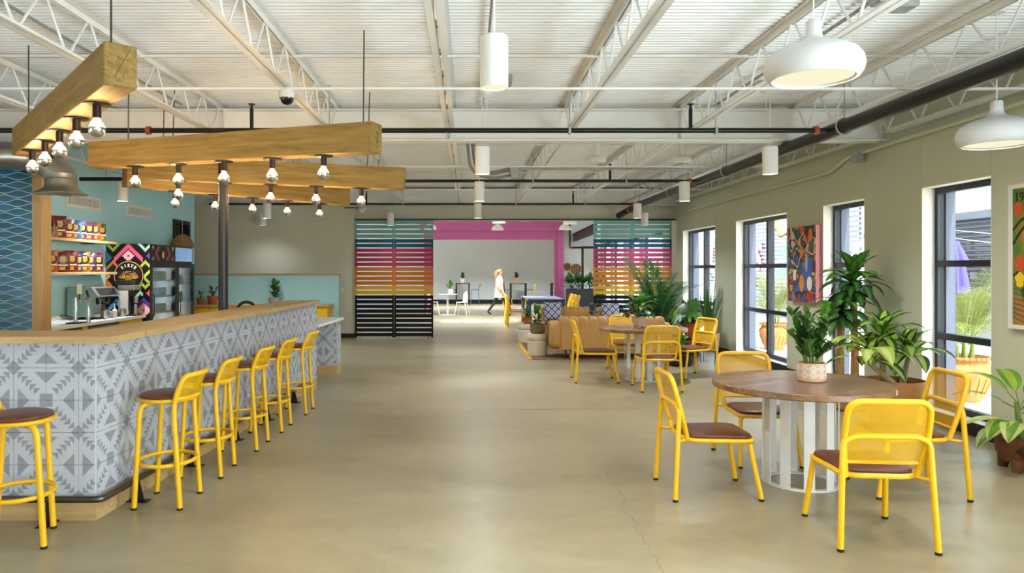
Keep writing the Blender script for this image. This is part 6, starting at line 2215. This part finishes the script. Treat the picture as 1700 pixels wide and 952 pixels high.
# black hoop back stool behind the bar
t = thing('hoop_back_stool', 'black round hoop back just showing above the bar top', 'stool', (-3.12, 10.2, 0))
hp_ = fillet([(-0.15, 0, 0.70), (-0.155, 0, 0.95), (-0.08, 0, 1.095), (0.08, 0, 1.095), (0.155, 0, 0.95), (0.15, 0, 0.70)], 0.09, 6)
MB().tube(hp_, 0.022, 10).build('backrest', M_black, t)
cushion(MB(), [(0.19 * math.cos(a), 0.2 + 0.19 * math.sin(a)) for a in [2 * PI * k / 24 for k in range(24)]], 0.66, 0.04, 0.01).build('seat', M_black, t)
for x, y in ((-0.15, 0.03), (0.15, 0.03), (-0.14, 0.36), (0.14, 0.36)):
    MB().tube([(x, y, 0.67), (x * 1.25, 0.2 + (y - 0.2) * 1.2, 0)], 0.013, 8).build('leg', M_black, t)
# rattan pendant
t = thing('rattan_pendant', 'woven rattan dome pendant above the farther cooler', 'pendant lamp', (-5.30, 13.45, 1.97))
M_rat = mat('rattan', '#b08f55', 0.8, color2='#6a4f28', vscale=45)
for k in range(16):
    a = 2 * PI * k / 16
    MB().tube([(0.205 * math.cos(a + 0.5 * s) * math.sqrt(max(0.03, 1 - s ** 1.7)), 0.205 * math.sin(a + 0.5 * s) * math.sqrt(max(0.03, 1 - s ** 1.7)), 0.23 * s) for s in [q / 7 for q in range(8)]], 0.006, 5).build('rib', M_rat, t)
for q in range(8):
    s = q / 8
    MB().tube(circle((0, 0, 0.23 * s), 0.205 * math.sqrt(1 - s ** 1.7), 24), 0.007, 5, closed=True).build('weave_ring', M_rat, t)
MB().lathe([(0.195 * math.sqrt(max(0.03, 1 - s ** 1.7)), 0.23 * s) for s in [q / 8 for q in range(9)]], 24, cap0=False, cap1=False).build('lining', M_rat, t)
MB().tube([(0, 0, 0.22), (0, 0, 3.41 - 1.97)], 0.004, 6).build('cord', M_matte_white, t)

# ================================================================== FAR ROOM
M_slate = mat('slate_blue_metal', '#4a5468', 0.4)
st = thing('slate_table', 'slate grey metal table in the far room beyond the sofas', 'table', (2.08, 20.6, 0))
MB().bbox(-0.50, 0.50, -1.2, 1.2, 0.72, 0.76, 0.004).build('tabletop', M_slate, st, smooth=False)
for yy in (-1.16, 1.10):
    MB().box(-0.47, 0.47, yy, yy + 0.03, 0.66, 0.72).build('apron', M_slate, st, smooth=False)
for sx in (-1, 1):
    for yy in (-1.18, 1.10):
        MB().box(sx * 0.45 - 0.045, sx * 0.45 + 0.045, yy, yy + 0.08, 0, 0.72).build('leg', M_slate, st, smooth=False)

rt = thing('white_bistro_table', 'round white pedestal table in the far room', 'table', (-0.72, 24.9, 0))
MB().lathe([(0.26, 0), (0.26, 0.012), (0.04, 0.025), (0.035, 0.03), (0.035, 0.685), (0.33, 0.69), (0.35, 0.70), (0.35, 0.715)], 36).build('pedestal_and_top', M_white, rt)
def shell_chair(x, y, rz, label):
    t = thing('white_shell_chair', label, 'chair', (x, y, 0), rz, 'white shell chairs')
    ol = [(0.21 * math.cos(a), 0.20 * math.sin(a)) for a in [2 * PI * k / 24 for k in range(24)]]
    cushion(MB(), ol, 0.43, 0.02, 0.0).build('seat', M_white, t)
    rows = []
    for k in range(9):
        s = k / 8
        z = 0.44 + 0.38 * s
        w = 0.21 * (1 - 0.25 * s ** 2) * (1 if s < 0.85 else 0.9)
        rows.append([(w * math.sin(q * 1.25), -w * 0.9 * math.cos(q * 1.25) - 0.06 * s, z - 0.07 * s * abs(q) ** 2) for q in [-1 + j / 6 for j in range(13)]])
    mb = MB().grid(rows)
    rows2 = [[(x_ * 0.95, y_ * 0.95, z_) for x_, y_, z_ in r_] for r_ in rows]
    mb.grid(rows2)
    mb.build('backrest', M_white, t)
    for sx in (-1, 1):
        for sy in (-1, 1):
            MB().tube([(sx * 0.15, sy * 0.14, 0.44), (sx * 0.20, sy * 0.21, 0)], [0.016, 0.012], 8).build('leg', M_white, t)
shell_chair(-0.22, 24.7, R(75), 'white shell chair at the right of the bistro table')
shell_chair(-1.22, 24.9, R(-85), 'white shell chair mostly hidden by the left screen')

def bar_table(x, lb, wd=0.62):
    t = thing('high_table', lb, 'table', (x, 32.2, 0))
    MB().box(-wd / 2, wd / 2, -0.3, 0.3, 0.92, 0.955).build('tabletop', M_black, t, smooth=False)
    MB().box(-wd / 2 - 0.01, wd / 2 + 0.01, -0.31, 0.31, 0.955, 0.97).build('wood_top', M_oak, t, smooth=False)
    for sx in (-1, 1):
        for yy in (-0.28, 0.24):
            MB().box(sx * (wd / 2 - 0.03) - 0.03, sx * (wd / 2 - 0.03) + 0.03, yy, yy + 0.05, 0, 0.92).build('leg', M_black, t, smooth=False)
bar_table(-0.26, 'black high table at the far wall, left of the walking person')
bar_table(2.20, 'black high table at the far wall, right of the walking person', 0.72)
bar_table(3.95, 'black high table half hidden by the magenta post', 0.6)
M_blue_st = mat('blue_grey_steel', '#4d6880', 0.45)
def far_stool(x, y, rz, m, label, group):
    t = thing('high_stool', label, 'bar stool', (x, y, 0), rz, group)
    MB().bbox(-0.17, 0.17, -0.17, 0.17, 0.65, 0.68, 0.01).build('seat', m if m is not M_yellow else M_leather, t, smooth=False)
    for sx in (-1, 1):
        MB().tube([(sx * 0.15, 0.15, 0.66), (sx * 0.18, 0.19, 0)], 0.014, 8).build('leg', m, t)
        MB().tube(fillet([(sx * 0.18, -0.20, 0), (sx * 0.155, -0.15, 0.66), (sx * 0.15, -0.24, 0.92)], 0.1), 0.014, 8).build('leg', m, t)
    MB().box(-0.16, 0.16, -0.245, -0.225, 0.80, 0.93).build('backrest', m, t, smooth=False)
    MB().box(-0.17, 0.17, 0.165, 0.19, 0.24, 0.26).build('footrest', m, t, smooth=False)
far_stool(-0.72, 32.1, R(-90), M_blue_st, 'blue grey high stool left of the left high table', 'far stools')
far_stool(0.28, 32.1, R(90), M_blue_st, 'blue grey high stool right of the left high table', 'far stools')
far_stool(1.72, 32.1, R(-90), M_yellow, 'yellow high stool left of the high table beside the person', 'far stools')
far_stool(2.70, 32.1, R(90), M_yellow, 'yellow high stool right of the high table beside the person', 'far stools')
rnd = random.Random(61)
for x, y, z, m, c, lb in ((-0.26, 32.2, 0.971, M_matte_white, [G_dark], 'dark plant in a white pot on the left high table'),
                          (2.12, 32.2, 0.971, mat('pink_pot', '#c08a74', 0.7), [G_dark], 'upright plant in a pink pot on the right high table'),
                          (-0.62, 24.9, 0.716, M_matte_white, [G_bright], 'bright green plant in a white pot on the bistro table'),):
    t = thing('small_potted_plant', lb, 'potted plant', (x, y, z))
    pot(t, [(0.08, 0), (0.09, 0.01), (0.10, 0.15), (0.10, 0.17), (0.09, 0.17), (0.09, 0.13)], m, 0.09, 0.15)
    rosette(t, [leaf(0.17, 0.07, 80, 45, c, 5, petiole=0.10), leaf(0.17, 0.07, 55, -5, c, 5, petiole=0.08)], (0, 0, 0.14), 24, rnd, 0.3)

# woven wall plates
for x, z, r, c, c2, lb in ((3.67, 1.66, 0.135, '#94622c', '#6a441c', 'small brown woven plate on the pale wall, upper left'),
                           (3.98, 1.56, 0.215, '#b08a60', '#4a3018', 'large ringed woven plate on the pale wall'),
                           (3.75, 1.21, 0.15, '#5c3c20', '#3a2412', 'small dark woven plate on the pale wall, lowest')):
    t = thing('woven_plate', lb, 'wall basket', (x, 26.985, z))
    ms = [mat('weave_' + c[1:], c, 0.9, var=0.2, vscale=60), mat('weave_' + c2[1:], c2, 0.9, var=0.2, vscale=60)]
    for k in range(5):
        mb = MB().lathe([(r * k / 5 + 0.001, 0.012 + 0.006 * k), (r * (k + 1) / 5, 0.018 + 0.006 * k), (r * (k + 1) / 5, 0.006 * k), (r * k / 5 + 0.001, 0.006 * k)], 28, cap0=False, cap1=False)
        mb.xf(Matrix.Rotation(R(90), 4, 'X'))
        mb.build('woven_ring', ms[k % 2], t)

# planter trough with lilies at the portal
pl = thing('planter_trough', 'dark planter trough full of lilies beside the magenta post', 'planter', (4.15, 26.0, 0))
MB().box(-0.62, 0.65, -0.3, 0.3, 0, 0.86).build('trough', mat('planter_navy', '#171a26', 0.5), pl, smooth=False)
MB().box(-0.58, 0.61, -0.26, 0.26, 0.855, 0.865).build('soil', M_soil, pl, smooth=False)
lm = [leaf(0.30, 0.12, 82, 40, [G_mid], 6, petiole=0.22), leaf(0.32, 0.12, 62, -20, [G_dark], 6, petiole=0.20), leaf(0.28, 0.11, 35, -60, [G_grey], 6, petiole=0.14)]
for k in range(6):
    rosette(pl, lm, (-0.5 + 0.22 * k, rnd.uniform(-0.18, 0.0), 0.84), 16, rnd, 0.3, 0.8, 1.25, a0=k)
wl = leaf(0.12, 0.07, 88, 70, [mat('lily_white', '#e9ebe2', 0.5)], 4)
for x, z in ((-0.0, 1.28), (0.25, 1.12), (0.45, 1.34)):
    MB().tube([(x, -0.1, 0.84), (x, -0.14, z)], 0.005, 5).build('stem', M_stem, pl)
    link('flower', wl, pl, (x, -0.14, z), (0, 0, R(-90)))
# steel channel and pipe near the doorway
t = thing('steel_channel', 'black steel channel projecting above the doorway', 'steel beam', (0, 0, 0))
MB().obox((3.90, 27.0, 2.86), (3.62, 20.5, 2.86), 0.12, 0.02).build('top_flange', M_black, t, smooth=False)
MB().obox((3.90, 27.0, 2.60), (3.62, 20.5, 2.60), 0.12, 0.02).build('bottom_flange', M_black, t, smooth=False)
MB().obox((3.90, 27.0, 2.73), (3.62, 20.5, 2.73), 0.015, 0.25).build('web', M_black, t, smooth=False)
t = thing('drain_pipe', 'black pipe with copper elbow above the doorway', 'pipe', (0, 0, 0))
MB().tube(fillet([(3.72, 26.7, 3.6), (3.72, 26.7, 2.36), (4.6, 26.7, 2.36)], 0.08), 0.035, 10).build('pipe', M_black_pipe, t)
MB().tube(fillet([(3.72, 26.7, 2.46), (3.72, 26.7, 2.36), (3.82, 26.7, 2.36)], 0.08), 0.042, 10).build('elbow', M_orange, t)

# white dome pendants of the far room
def far_dome(x, y, z, lb, s=1.0, watts=330):
    t = thing('far_dome_pendant', lb, 'pendant lamp', (x, y, z), 0, 'far room dome pendants')
    t.scale = (s, s, s)
    MB().lathe([(0.19, 0.0), (0.195, 0.004), (0.18, 0.07), (0.13, 0.13), (0.07, 0.165), (0.04, 0.20), (0.02, 0.24), (0.018, 0.30)], 32, cap0=False).build('shade', M_white, t)
    MB().lathe([(0.003, 0.01), (0.185, 0.01)], 32, cap0=False, cap1=False).build('diffuser', M_lamp_in, t)
    MB().tube([(0, 0, 0.29), (0, 0, (3.6 - z) / s)], 0.005, 6).build('cord', M_matte_white, t)
    l = light('pendant_light', 'SPOT', (0, 0, -0.01), watts, (0.90, 0.96, 1.0), spot_size=R(130), spot_blend=0.8, shadow_soft_size=0.1)
    l.parent = t
far_dome(0.92, 23.0, 2.80, 'white dome pendant before the magenta header, lower of the overlapping two')
far_dome(0.86, 20.6, 2.86, 'white dome pendant before the magenta header, upper of the overlapping two')
far_dome(3.00, 22.6, 2.79, 'white dome pendant at the right end of the magenta header')
far_dome(2.96, 21.2, 2.88, 'white dome pendant just right of the magenta header end', 1.05)
far_dome(-1.18, 22.5, 2.80, 'white dome pendant peeking past the left screen')
far_dome(-0.5, 23.5, 3.12, 'white pendant disc just under the header, left', 0.9)
far_dome(1.85, 23.5, 3.12, 'white pendant disc just under the header, right', 0.9)
for x, y in ((-2.5, 29.5), (0.2, 30.0), (2.6, 30.0)):  # unseen pendants, added to brighten the inner room
    far_dome(x, y, 2.86, 'added white dome pendant lighting the inner room, unseen behind the header, at %s' % ('left' if x < -1 else 'centre' if x < 1 else 'right'), 1.0, 900)

# ================================================================== OUTSIDE
# corrugated building beyond the window wall
M_corr = mat('grey_corrugated_siding', '#5b5e66', 0.5, metal=0.2)
M_mural = mat('white_corrugated_siding', '#a9adb2', 0.55)
def corr_wall(x, y0, y1, z1, m, pitch=0.13, depth=0.06):
    prof = []
    z = -0.02
    while z < z1:
        prof += [(x, z), (x, z + pitch * 0.4), (x + depth, z + pitch * 0.5), (x + depth, z + pitch * 0.9)]
        z += pitch
    mb = MB().grid([[(px_, yy, pz_) for px_, pz_ in prof] for yy in (y0, y1)])
    mb.box(x + depth + 0.01, x + 0.3, y0, y1, -0.02, z1)
    return mb
b1 = thing('corrugated_shed', 'long grey corrugated metal building seen through the nearest window', 'building', (0, 0, 0))
corr_wall(14.0, 8.0, 23.8, 2.95, M_corr).build('siding', M_corr, b1, smooth=False)
MB().box(13.85, 14.4, 8.0, 23.8, 2.95, 3.16).build('fascia', mat('grey_fascia', '#6b7078', 0.5), b1, smooth=False)
MB().box(13.95, 14.0, 18.6, 18.72, 0, 2.5).build('downpipe', mat('grey_fascia', '#6b7078', 0.5), b1, smooth=False)
wlp = MB().box(13.9, 14.0, 20.0, 20.14, 1.30, 1.48).build('wall_outlet', mat('grey_fascia', '#6b7078', 0.5), b1, smooth=False)
t = thing('rooftop_unit', 'pale rooftop unit on the grey corrugated building', 'air conditioner', (14.35, 19.3, 3.165))
MB().bbox(0, 0.8, 0, 0.9, 0.05, 0.32, 0.01).build('cabinet', M_white, t, smooth=False)
MB().box(0.05, 0.75, 0.05, 0.85, 0, 0.05).build('curb', M_galv, t, smooth=False)
MB().box(-0.004, 0, 0.35, 0.47, 0.16, 0.23).build('red_mark', mat('mark_red', '#b4333c', 0.5), t, smooth=False)
MB().box(-0.004, 0, 0.22, 0.34, 0.16, 0.23).build('blue_mark', mat('mark_blue', '#3c4a90', 0.5), t, smooth=False)
b2 = thing('mural_building', 'white corrugated building painted with a colourful lettered mural', 'building', (0, 0, 0))
corr_wall(10.0, 18.6, 40.0, 4.6, M_mural).build('siding', M_mural, b2, smooth=False)
b3 = thing('mural_annex', 'lower corrugated building with blue painted band seen through the third window', 'building', (0, 0, 0))
corr_wall(12.0, 20.5, 26.5, 3.0, M_mural).build('siding', M_mural, b3, smooth=False)
MB().box(11.9, 12.3, 20.5, 26.5, 3.0, 3.2).build('fascia', M_white, b3, smooth=False)
pb = MB()
for k in range(7):
    y0 = 20.6 + 0.8 * k
    pb.box(11.985, 11.996, y0, y0 + 0.75, 2.55 + 0.12 * math.sin(k * 2.1), 2.96)
pb.build('painted_band', mat('mural_blue', '#7f9cc8', 0.6), b3, smooth=False)
# mural shapes
def mpoly(pts, x, m, nm, par):
    n = len(pts)
    mb = MB().add([(x, y, z) for y, z in pts] + [(x + 0.006, y, z) for y, z in pts], [tuple(range(n)), tuple(reversed(range(n, 2 * n)))] + [(i, (i + 1) % n, n + (i + 1) % n, n + i) for i in range(n)])
    return mb.build(nm, m, par, smooth=False)
def cloud(cy_, cz_, ry_, rz_, k=7, ph=0.0):
    return [(cy_ + ry_ * (1 + 0.16 * math.sin(k * a + ph)) * math.cos(a), cz_ + rz_ * (1 + 0.16 * math.sin(k * a + ph)) * math.sin(a)) for a in [2 * PI * q / 48 for q in range(48)]]
M_mo, M_my, M_mp, M_mt, M_mw, M_mk = (mat('mural_' + n, c, 0.6) for n, c in (('orange', '#b85a1e'), ('yellow', '#c89a34'), ('pink', '#c06a8a'), ('mint', '#76a8a0'), ('white', '#d8d8d4'), ('black', '#1c1b20')))
mpoly(cloud(22.6, 3.25, 1.9, 0.62, 9), 9.990, M_mk, 'mural_outline', b2)
mpoly(cloud(22.6, 3.25, 1.85, 0.58, 9), 9.984, M_my, 'mural_cloud', b2)
mpoly(cloud(22.4, 3.42, 1.3, 0.28, 5), 9.977, M_mo, 'mural_flame', b2)
mpoly(cloud(22.6, 2.98, 0.9, 0.30, 7, 1), 9.977, M_mw, 'mural_cloud', b2)
mpoly(cloud(21.9, 0.75, 1.0, 0.5, 7, 2), 9.984, M_mo, 'mural_cloud', b2)
mpoly(cloud(21.4, 0.95, 0.7, 0.35, 6, 2), 9.977, M_mw, 'mural_cloud', b2)
for q, (cy_, cz_) in enumerate(((23.0, 1.45), (22.6, 2.1), (26.5, 2.9), (29.0, 2.7), (30.5, 1.2))):
    mpoly(cloud(cy_, cz_, 0.7, 0.18, 5, q), 9.984, M_mt, 'mural_splash', b2)
for ch, y, z, s in (('U', 29.6, 1.70, 1.05), ('S', 25.1, 1.55, 1.25), ('a', 25.5, 0.95, 0.8)):
    m1 = text_mesh(ch, s, 0.004, offset=0.05, shear=0.2); m1.materials.append(M_mp)
    link('letter_outline', m1, b2, (9.985, y, z - 0.02), (R(90), 0, R(-90)))
    m2 = text_mesh(ch, s, 0.004, offset=0.015, shear=0.2); m2.materials.append(M_mw)
    link('letter', m2, b2, (9.972, y, z), (R(90), 0, R(-90)))
# folding awning arm near the third window
t = thing('folding_arm', 'pale metal folding arm with a pivot outside the third window', 'awning arm', (8.0, 15.2, 0))
MB().obox((0, 0.6, 0.9), (0, -0.15, 2.05), 0.10, 0.05, up=(1, 0, 0)).build('lower_arm', M_steel, t, smooth=False)
MB().obox((0.06, -0.15, 2.05), (0.06, -1.0, 2.6), 0.08, 0.05, up=(1, 0, 0)).build('upper_arm', M_steel, t, smooth=False)
MB().obox((0.06, 0.35, 0.9), (0.06, -0.1, 1.6), 0.05, 0.04, up=(1, 0, 0)).build('brace', M_steel, t, smooth=False)
MB().lathe([(0.11, -0.05), (0.11, 0.05)], 16).xf(Matrix.Translation((0.0, -0.15, 2.03)) @ Matrix.Rotation(R(90), 4, 'Y')).build('pivot', M_galv, t)
MB().box(-0.06, 0.12, 0.45, 0.75, -0.02, 0.92).build('post', M_steel, t, smooth=False)

# closed purple parasol
pu = thing('closed_parasol', 'closed lavender parasol on the patio outside the nearest window', 'parasol', (8.05, 12.05, -0.02))
M_lav = mat('lavender_canvas', '#4c4488', 0.85, trans=0.2)
MB().tube([(0, 0, 0), (0, 0, 2.1)], 0.022, 10).build('pole', M_steel, pu)
MB().lathe([(0.24, 0), (0.25, 0.02), (0.22, 0.07), (0.05, 0.08)], 24).build('base', M_galv, pu)
def folds(z0, z1, r0, r1, nf=9):
    rows = []
    for k in range(9):
        s = k / 8
        r = r0 + (r1 - r0) * s
        rows.append([(r * (1 + 0.35 * math.sin(nf * a) * (1 - 0.6 * s)) * math.cos(a), r * (1 + 0.35 * math.sin(nf * a) * (1 - 0.6 * s)) * math.sin(a), z0 + (z1 - z0) * s) for a in [2 * PI * q / 54 for q in range(54)]])
    return MB().grid(rows, closed_u=True)
folds(1.18, 1.95, 0.19, 0.10).build('canopy', M_lav, pu, ang=80)
folds(1.72, 2.05, 0.165, 0.06).build('top_flounce', M_lav, pu, ang=80)
# string lights
sl_ = thing('string_lights', 'string of white festoon bulbs along the grey corrugated building', 'string lights', (12.6, 15.0, 0))
MB().tube([(0, -4, 2.7), (0, -1, 2.42), (0, 2, 2.36), (0, 5, 2.7)], 0.008, 5).build('cable', M_matte_white, sl_)
MB().tube([(0, -4, 2.4), (0, -1, 2.22), (0, 2, 2.14), (0, 5, 2.5)], 0.008, 5).build('cable', M_matte_white, sl_)
bl_ = MB().lathe([(0.015, 0), (0.015, -0.06), (0.03, -0.09), (0.028, -0.13), (0.01, -0.15)], 10).mesh('festoon_bulb', M_white)
for y, z in ((0.0, 2.40), (0.5, 2.38), (1.1, 2.36), (1.6, 2.36), (0.3, 2.18), (1.3, 2.15), (1.9, 2.14)):
    link('festoon_bulb', bl_, sl_, (0, y, z))
# palms in big urns outside
M_urn = mat('sunlit_terracotta_urn', '#9a6430', 0.75, var=0.12, vscale=8)
def urn_palm(x, y, label, seed, s=1.0):
    rnd = random.Random(seed)
    t = thing('urn_palm', label, 'potted palm', (x, y, -0.019))
    t.scale = (s, s, s)
    MB().lathe([(0.15, 0), (0.17, 0.02), (0.20, 0.12), (0.27, 0.30), (0.275, 0.37), (0.225, 0.44), (0.225, 0.455), (0.265, 0.475), (0.265, 0.495), (0.23, 0.495), (0.20, 0.45)], 36, cap1=False).build('urn', M_urn, t)
    rr_ = MB()
    for k in range(30):
        a = 2 * PI * k / 30
        rr_.box(0, 0.028, -0.018, 0.018, 0.470, 0.497)
        for i in range(len(rr_.v) - 8, len(rr_.v)):
            vx, vy, vz = rr_.v[i]
            vx += 0.245
            rr_.v[i] = (vx * math.cos(a) - vy * math.sin(a), vx * math.sin(a) + vy * math.cos(a), vz)
    rr_.build('scalloped_rim', M_urn, t, smooth=False)
    fl_ = MB().obox((0.195, 0, 0.10), (0.258, 0, 0.28), 0.02, 0.026).mesh('flute', M_urn, False)
    for k in range(20):
        link('flute', fl_, t, (0, 0, 0), (0, 0, 2 * PI * k / 20))
    MB().lathe([(0.20, 0.44), (0.20, 0.45)], 24).build('soil', M_soil, t)
    for k in range(6):
        a = k * 1.05
        MB().tube([(0.07 * math.cos(a), 0.07 * math.sin(a), 0.44), (0.10 * math.cos(a), 0.10 * math.sin(a), 0.72)], [0.026, 0.016], 8).build('cane', mat('palm_cane', '#6c7a38', 0.6), t)
    fm = [frond(0.85, 84, 40, G_palm, 30, 0.010, 0.26, droop=0.5), frond(0.95, 72, 0, G_palm, 30, 0.010, 0.28, droop=0.5), frond(0.8, 58, -30, G_palm, 28, 0.010, 0.26, droop=0.5)]
    for k in range(22):
        a = k * 2.4
        link('frond', fm[k % 3], t, (0.08 * math.cos(a), 0.08 * math.sin(a), 0.62), (0, 0, a), (rnd.uniform(0.75, 1.1),) * 3)
urn_palm(5.95, 8.72, 'feathery palm in a large clay urn outside the nearest window', 4, 1.08)
urn_palm(6.0, 14.25, 'feathery palm in a large clay urn outside the second window', 9, 1.05)

# patio planter walls glimpsed through the windows
tag(MB().box(10.6, 11.0, 14.5, 18.0, -0.02, 0.55).build('patio_bench_wall', mat('grey_fascia', '#6b7078', 0.5), smooth=False), 'low grey patio wall behind the clay urn', 'wall')

# ================================================================== WALKING PERSON
pe = thing('person', 'person in pale pink top, dark scarf and leggings walking in the far room', 'person', (1.02, 24.2, 0), R(-78))
def skin_body():
    V, E, Rr = [], [], []
    def add(p, r, prev=None):
        V.append(p); Rr.append(r if isinstance(r, tuple) else (r, r))
        if prev is not None:
            E.append((prev, len(V) - 1))
        return len(V) - 1
    pel = add((0, 0, 0.86), (0.145, 0.105))
    wa = add((0, 0.005, 1.00), (0.125, 0.09), pel)
    ch = add((0, 0.01, 1.17), (0.145, 0.10), wa)
    sh = add((0, 0.0, 1.28), (0.12, 0.075), ch)
    nk = add((0, 0.005, 1.345), 0.048, sh)
    hb = add((0, 0.015, 1.40), (0.062, 0.07), nk)
    hm = add((0, 0.02, 1.475), (0.074, 0.092), hb)
    ht = add((0, 0.01, 1.54), (0.055, 0.07), hm)
    # nose, chin, ears as small bumps of the same surface
    add((0, 0.118, 1.462), 0.010, hm)
    for s in (-1, 1):
        fwd = 0.22 * s
        hip = add((s * 0.085, 0.0, 0.80), 0.085, pel)
        kn = add((s * 0.085, fwd * 0.75 + 0.03, 0.45), 0.055, hip)
        an = add((s * 0.08, fwd * (1.15 if s > 0 else 1.7), 0.085 if s > 0 else 0.14), 0.034, kn)
        toe = add((s * 0.085, fwd * (1.15 if s > 0 else 1.7) + 0.13, 0.03 if s > 0 else 0.045), 0.028, an)
        sho = add((s * 0.165, 0.0, 1.265), 0.050, sh)
        el = add((s * 0.21, -0.04 * s - 0.03, 1.01), 0.036, sho)
        wr = add((s * 0.21, 0.10 - 0.06 * s, 0.82), 0.024, el)
        pm_ = add((s * 0.205, 0.13 - 0.06 * s, 0.755), (0.018, 0.030), wr)
        for k in range(4):
            b = add((s * 0.205, 0.105 - 0.06 * s + 0.018 * k, 0.705), 0.0085, pm_)
            add((s * 0.195, 0.11 - 0.06 * s + 0.018 * k, 0.665 + (0.008 if k in (0, 3) else 0)), 0.0075, b)
        tb = add((s * 0.195, 0.165 - 0.06 * s, 0.755), 0.009, pm_)
        add((s * 0.19, 0.18 - 0.06 * s, 0.72), 0.008, tb)
    me = bpy.data.meshes.new('body')
    me.from_pydata(V, E, [])
    o = bpy.data.objects.new('body', me)
    col.objects.link(o)
    sk = o.modifiers.new('skin', 'SKIN')
    sk.use_smooth_shade = True
    sv = me.skin_vertices[0].data
    for i, r in enumerate(Rr):
        sv[i].radius = r
    sv[0].use_root = True
    ss = o.modifiers.new('sub', 'SUBSURF')
    ss.levels = 2; ss.render_levels = 2
    dg = bpy.context.evaluated_depsgraph_get()
    out = bpy.data.meshes.new_from_object(o.evaluated_get(dg))
    bpy.data.objects.remove(o)
    return out
M_skin = mat('skin', '#c89478', 0.55)
M_legg = mat('dark_leggings', '#2b2a30', 0.8)
M_shoe = mat('dark_shoes', '#1c1b1f', 0.6)
body = skin_body()
for m in (M_skin, M_legg, M_shoe):
    body.materials.append(m)
mi = []
for p in body.polygons:
    z, x = p.center.z, abs(p.center.x)
    if z < 0.10 or (z < 0.15 and p.center.x < 0):
        mi.append(2)
    elif z < 0.92 and x < 0.18:
        mi.append(1)
    else:
        mi.append(0)
body.polygons.foreach_set('material_index', mi)
body.polygons.foreach_set('use_smooth', [True] * len(body.polygons))
link('body', body, pe)
M_top = mat('pale_pink_knit', '#cfb3a8', 0.9, bump=0.2, bscale=90)
tp2 = MB()
rows = []
for z, rx, ry in ((0.62, 0.215, 0.185), (0.75, 0.20, 0.165), (0.90, 0.18, 0.14), (1.02, 0.165, 0.125), (1.17, 0.178, 0.135), (1.27, 0.185, 0.105), (1.315, 0.12, 0.085), (1.35, 0.062, 0.06)):
    rows.append([(rx * (1 + 0.03 * math.sin(9 * a)) * math.cos(a), ry * (1 + 0.03 * math.sin(9 * a)) * math.sin(a) + 0.005, z) for a in [2 * PI * k / 36 for k in range(36)]])
tp2.grid(rows, closed_u=True)
tp2.build('long_top', M_top, pe, ang=80)
for s in (-1, 1):
    MB().tube([(s * 0.15, 0.0, 1.28), (s * 0.19, -0.02 * s, 1.16), (s * 0.212, -0.04 * s - 0.03, 1.01), (s * 0.213, 0.05 - 0.05 * s, 0.88)], [0.07, 0.062, 0.054, 0.046], 14).build('sleeve', M_top, pe)
hr = MB()
rows = []
for k in range(9):
    ph = -0.25 + (PI / 2 + 0.25) * k / 8
    rows.append([((0.088 * math.cos(ph)) * math.cos(a), 0.0 + 0.104 * math.cos(ph) * math.sin(a) - 0.004, 1.48 + 0.088 * math.sin(ph) + (0.05 if math.sin(a) > 0.2 and k < 4 else 0)) for a in [2 * PI * q / 28 for q in range(28)]])
hr.grid(rows, closed_u=True)
hr.build('hair', mat('blond_hair', '#b08a62', 0.6, var=0.25, vscale=40, stretch=(1, 1, 0.2)), pe, ang=80)
MB().tube([(0, -0.075, 1.50), (0, -0.115, 1.40), (0, -0.125, 1.27)], [0.07, 0.06, 0.03], 14).build('hair_length', mat('blond_hair', '#b08a62', 0.6), pe)
MB().tube(fillet([(-0.05, 0.03, 1.36), (0.0, 0.11, 1.31), (0.06, 0.135, 1.15), (0.05, 0.155, 0.90), (0.05, 0.16, 0.80)], 0.05), 0.026, 10).build('scarf', M_legg, pe)
for s in (-1, 1):
    MB().lathe([(0.002, -0.008), (0.009, -0.003), (0.009, 0.003), (0.002, 0.008)], 10, (s * 0.03, 0.104, 1.485)).build('eye', M_black, pe)
MB().box(-0.02, 0.02, 0.10, 0.108, 1.425, 1.432).build('mouth', mat('lips', '#a05a50', 0.5), pe, smooth=False)
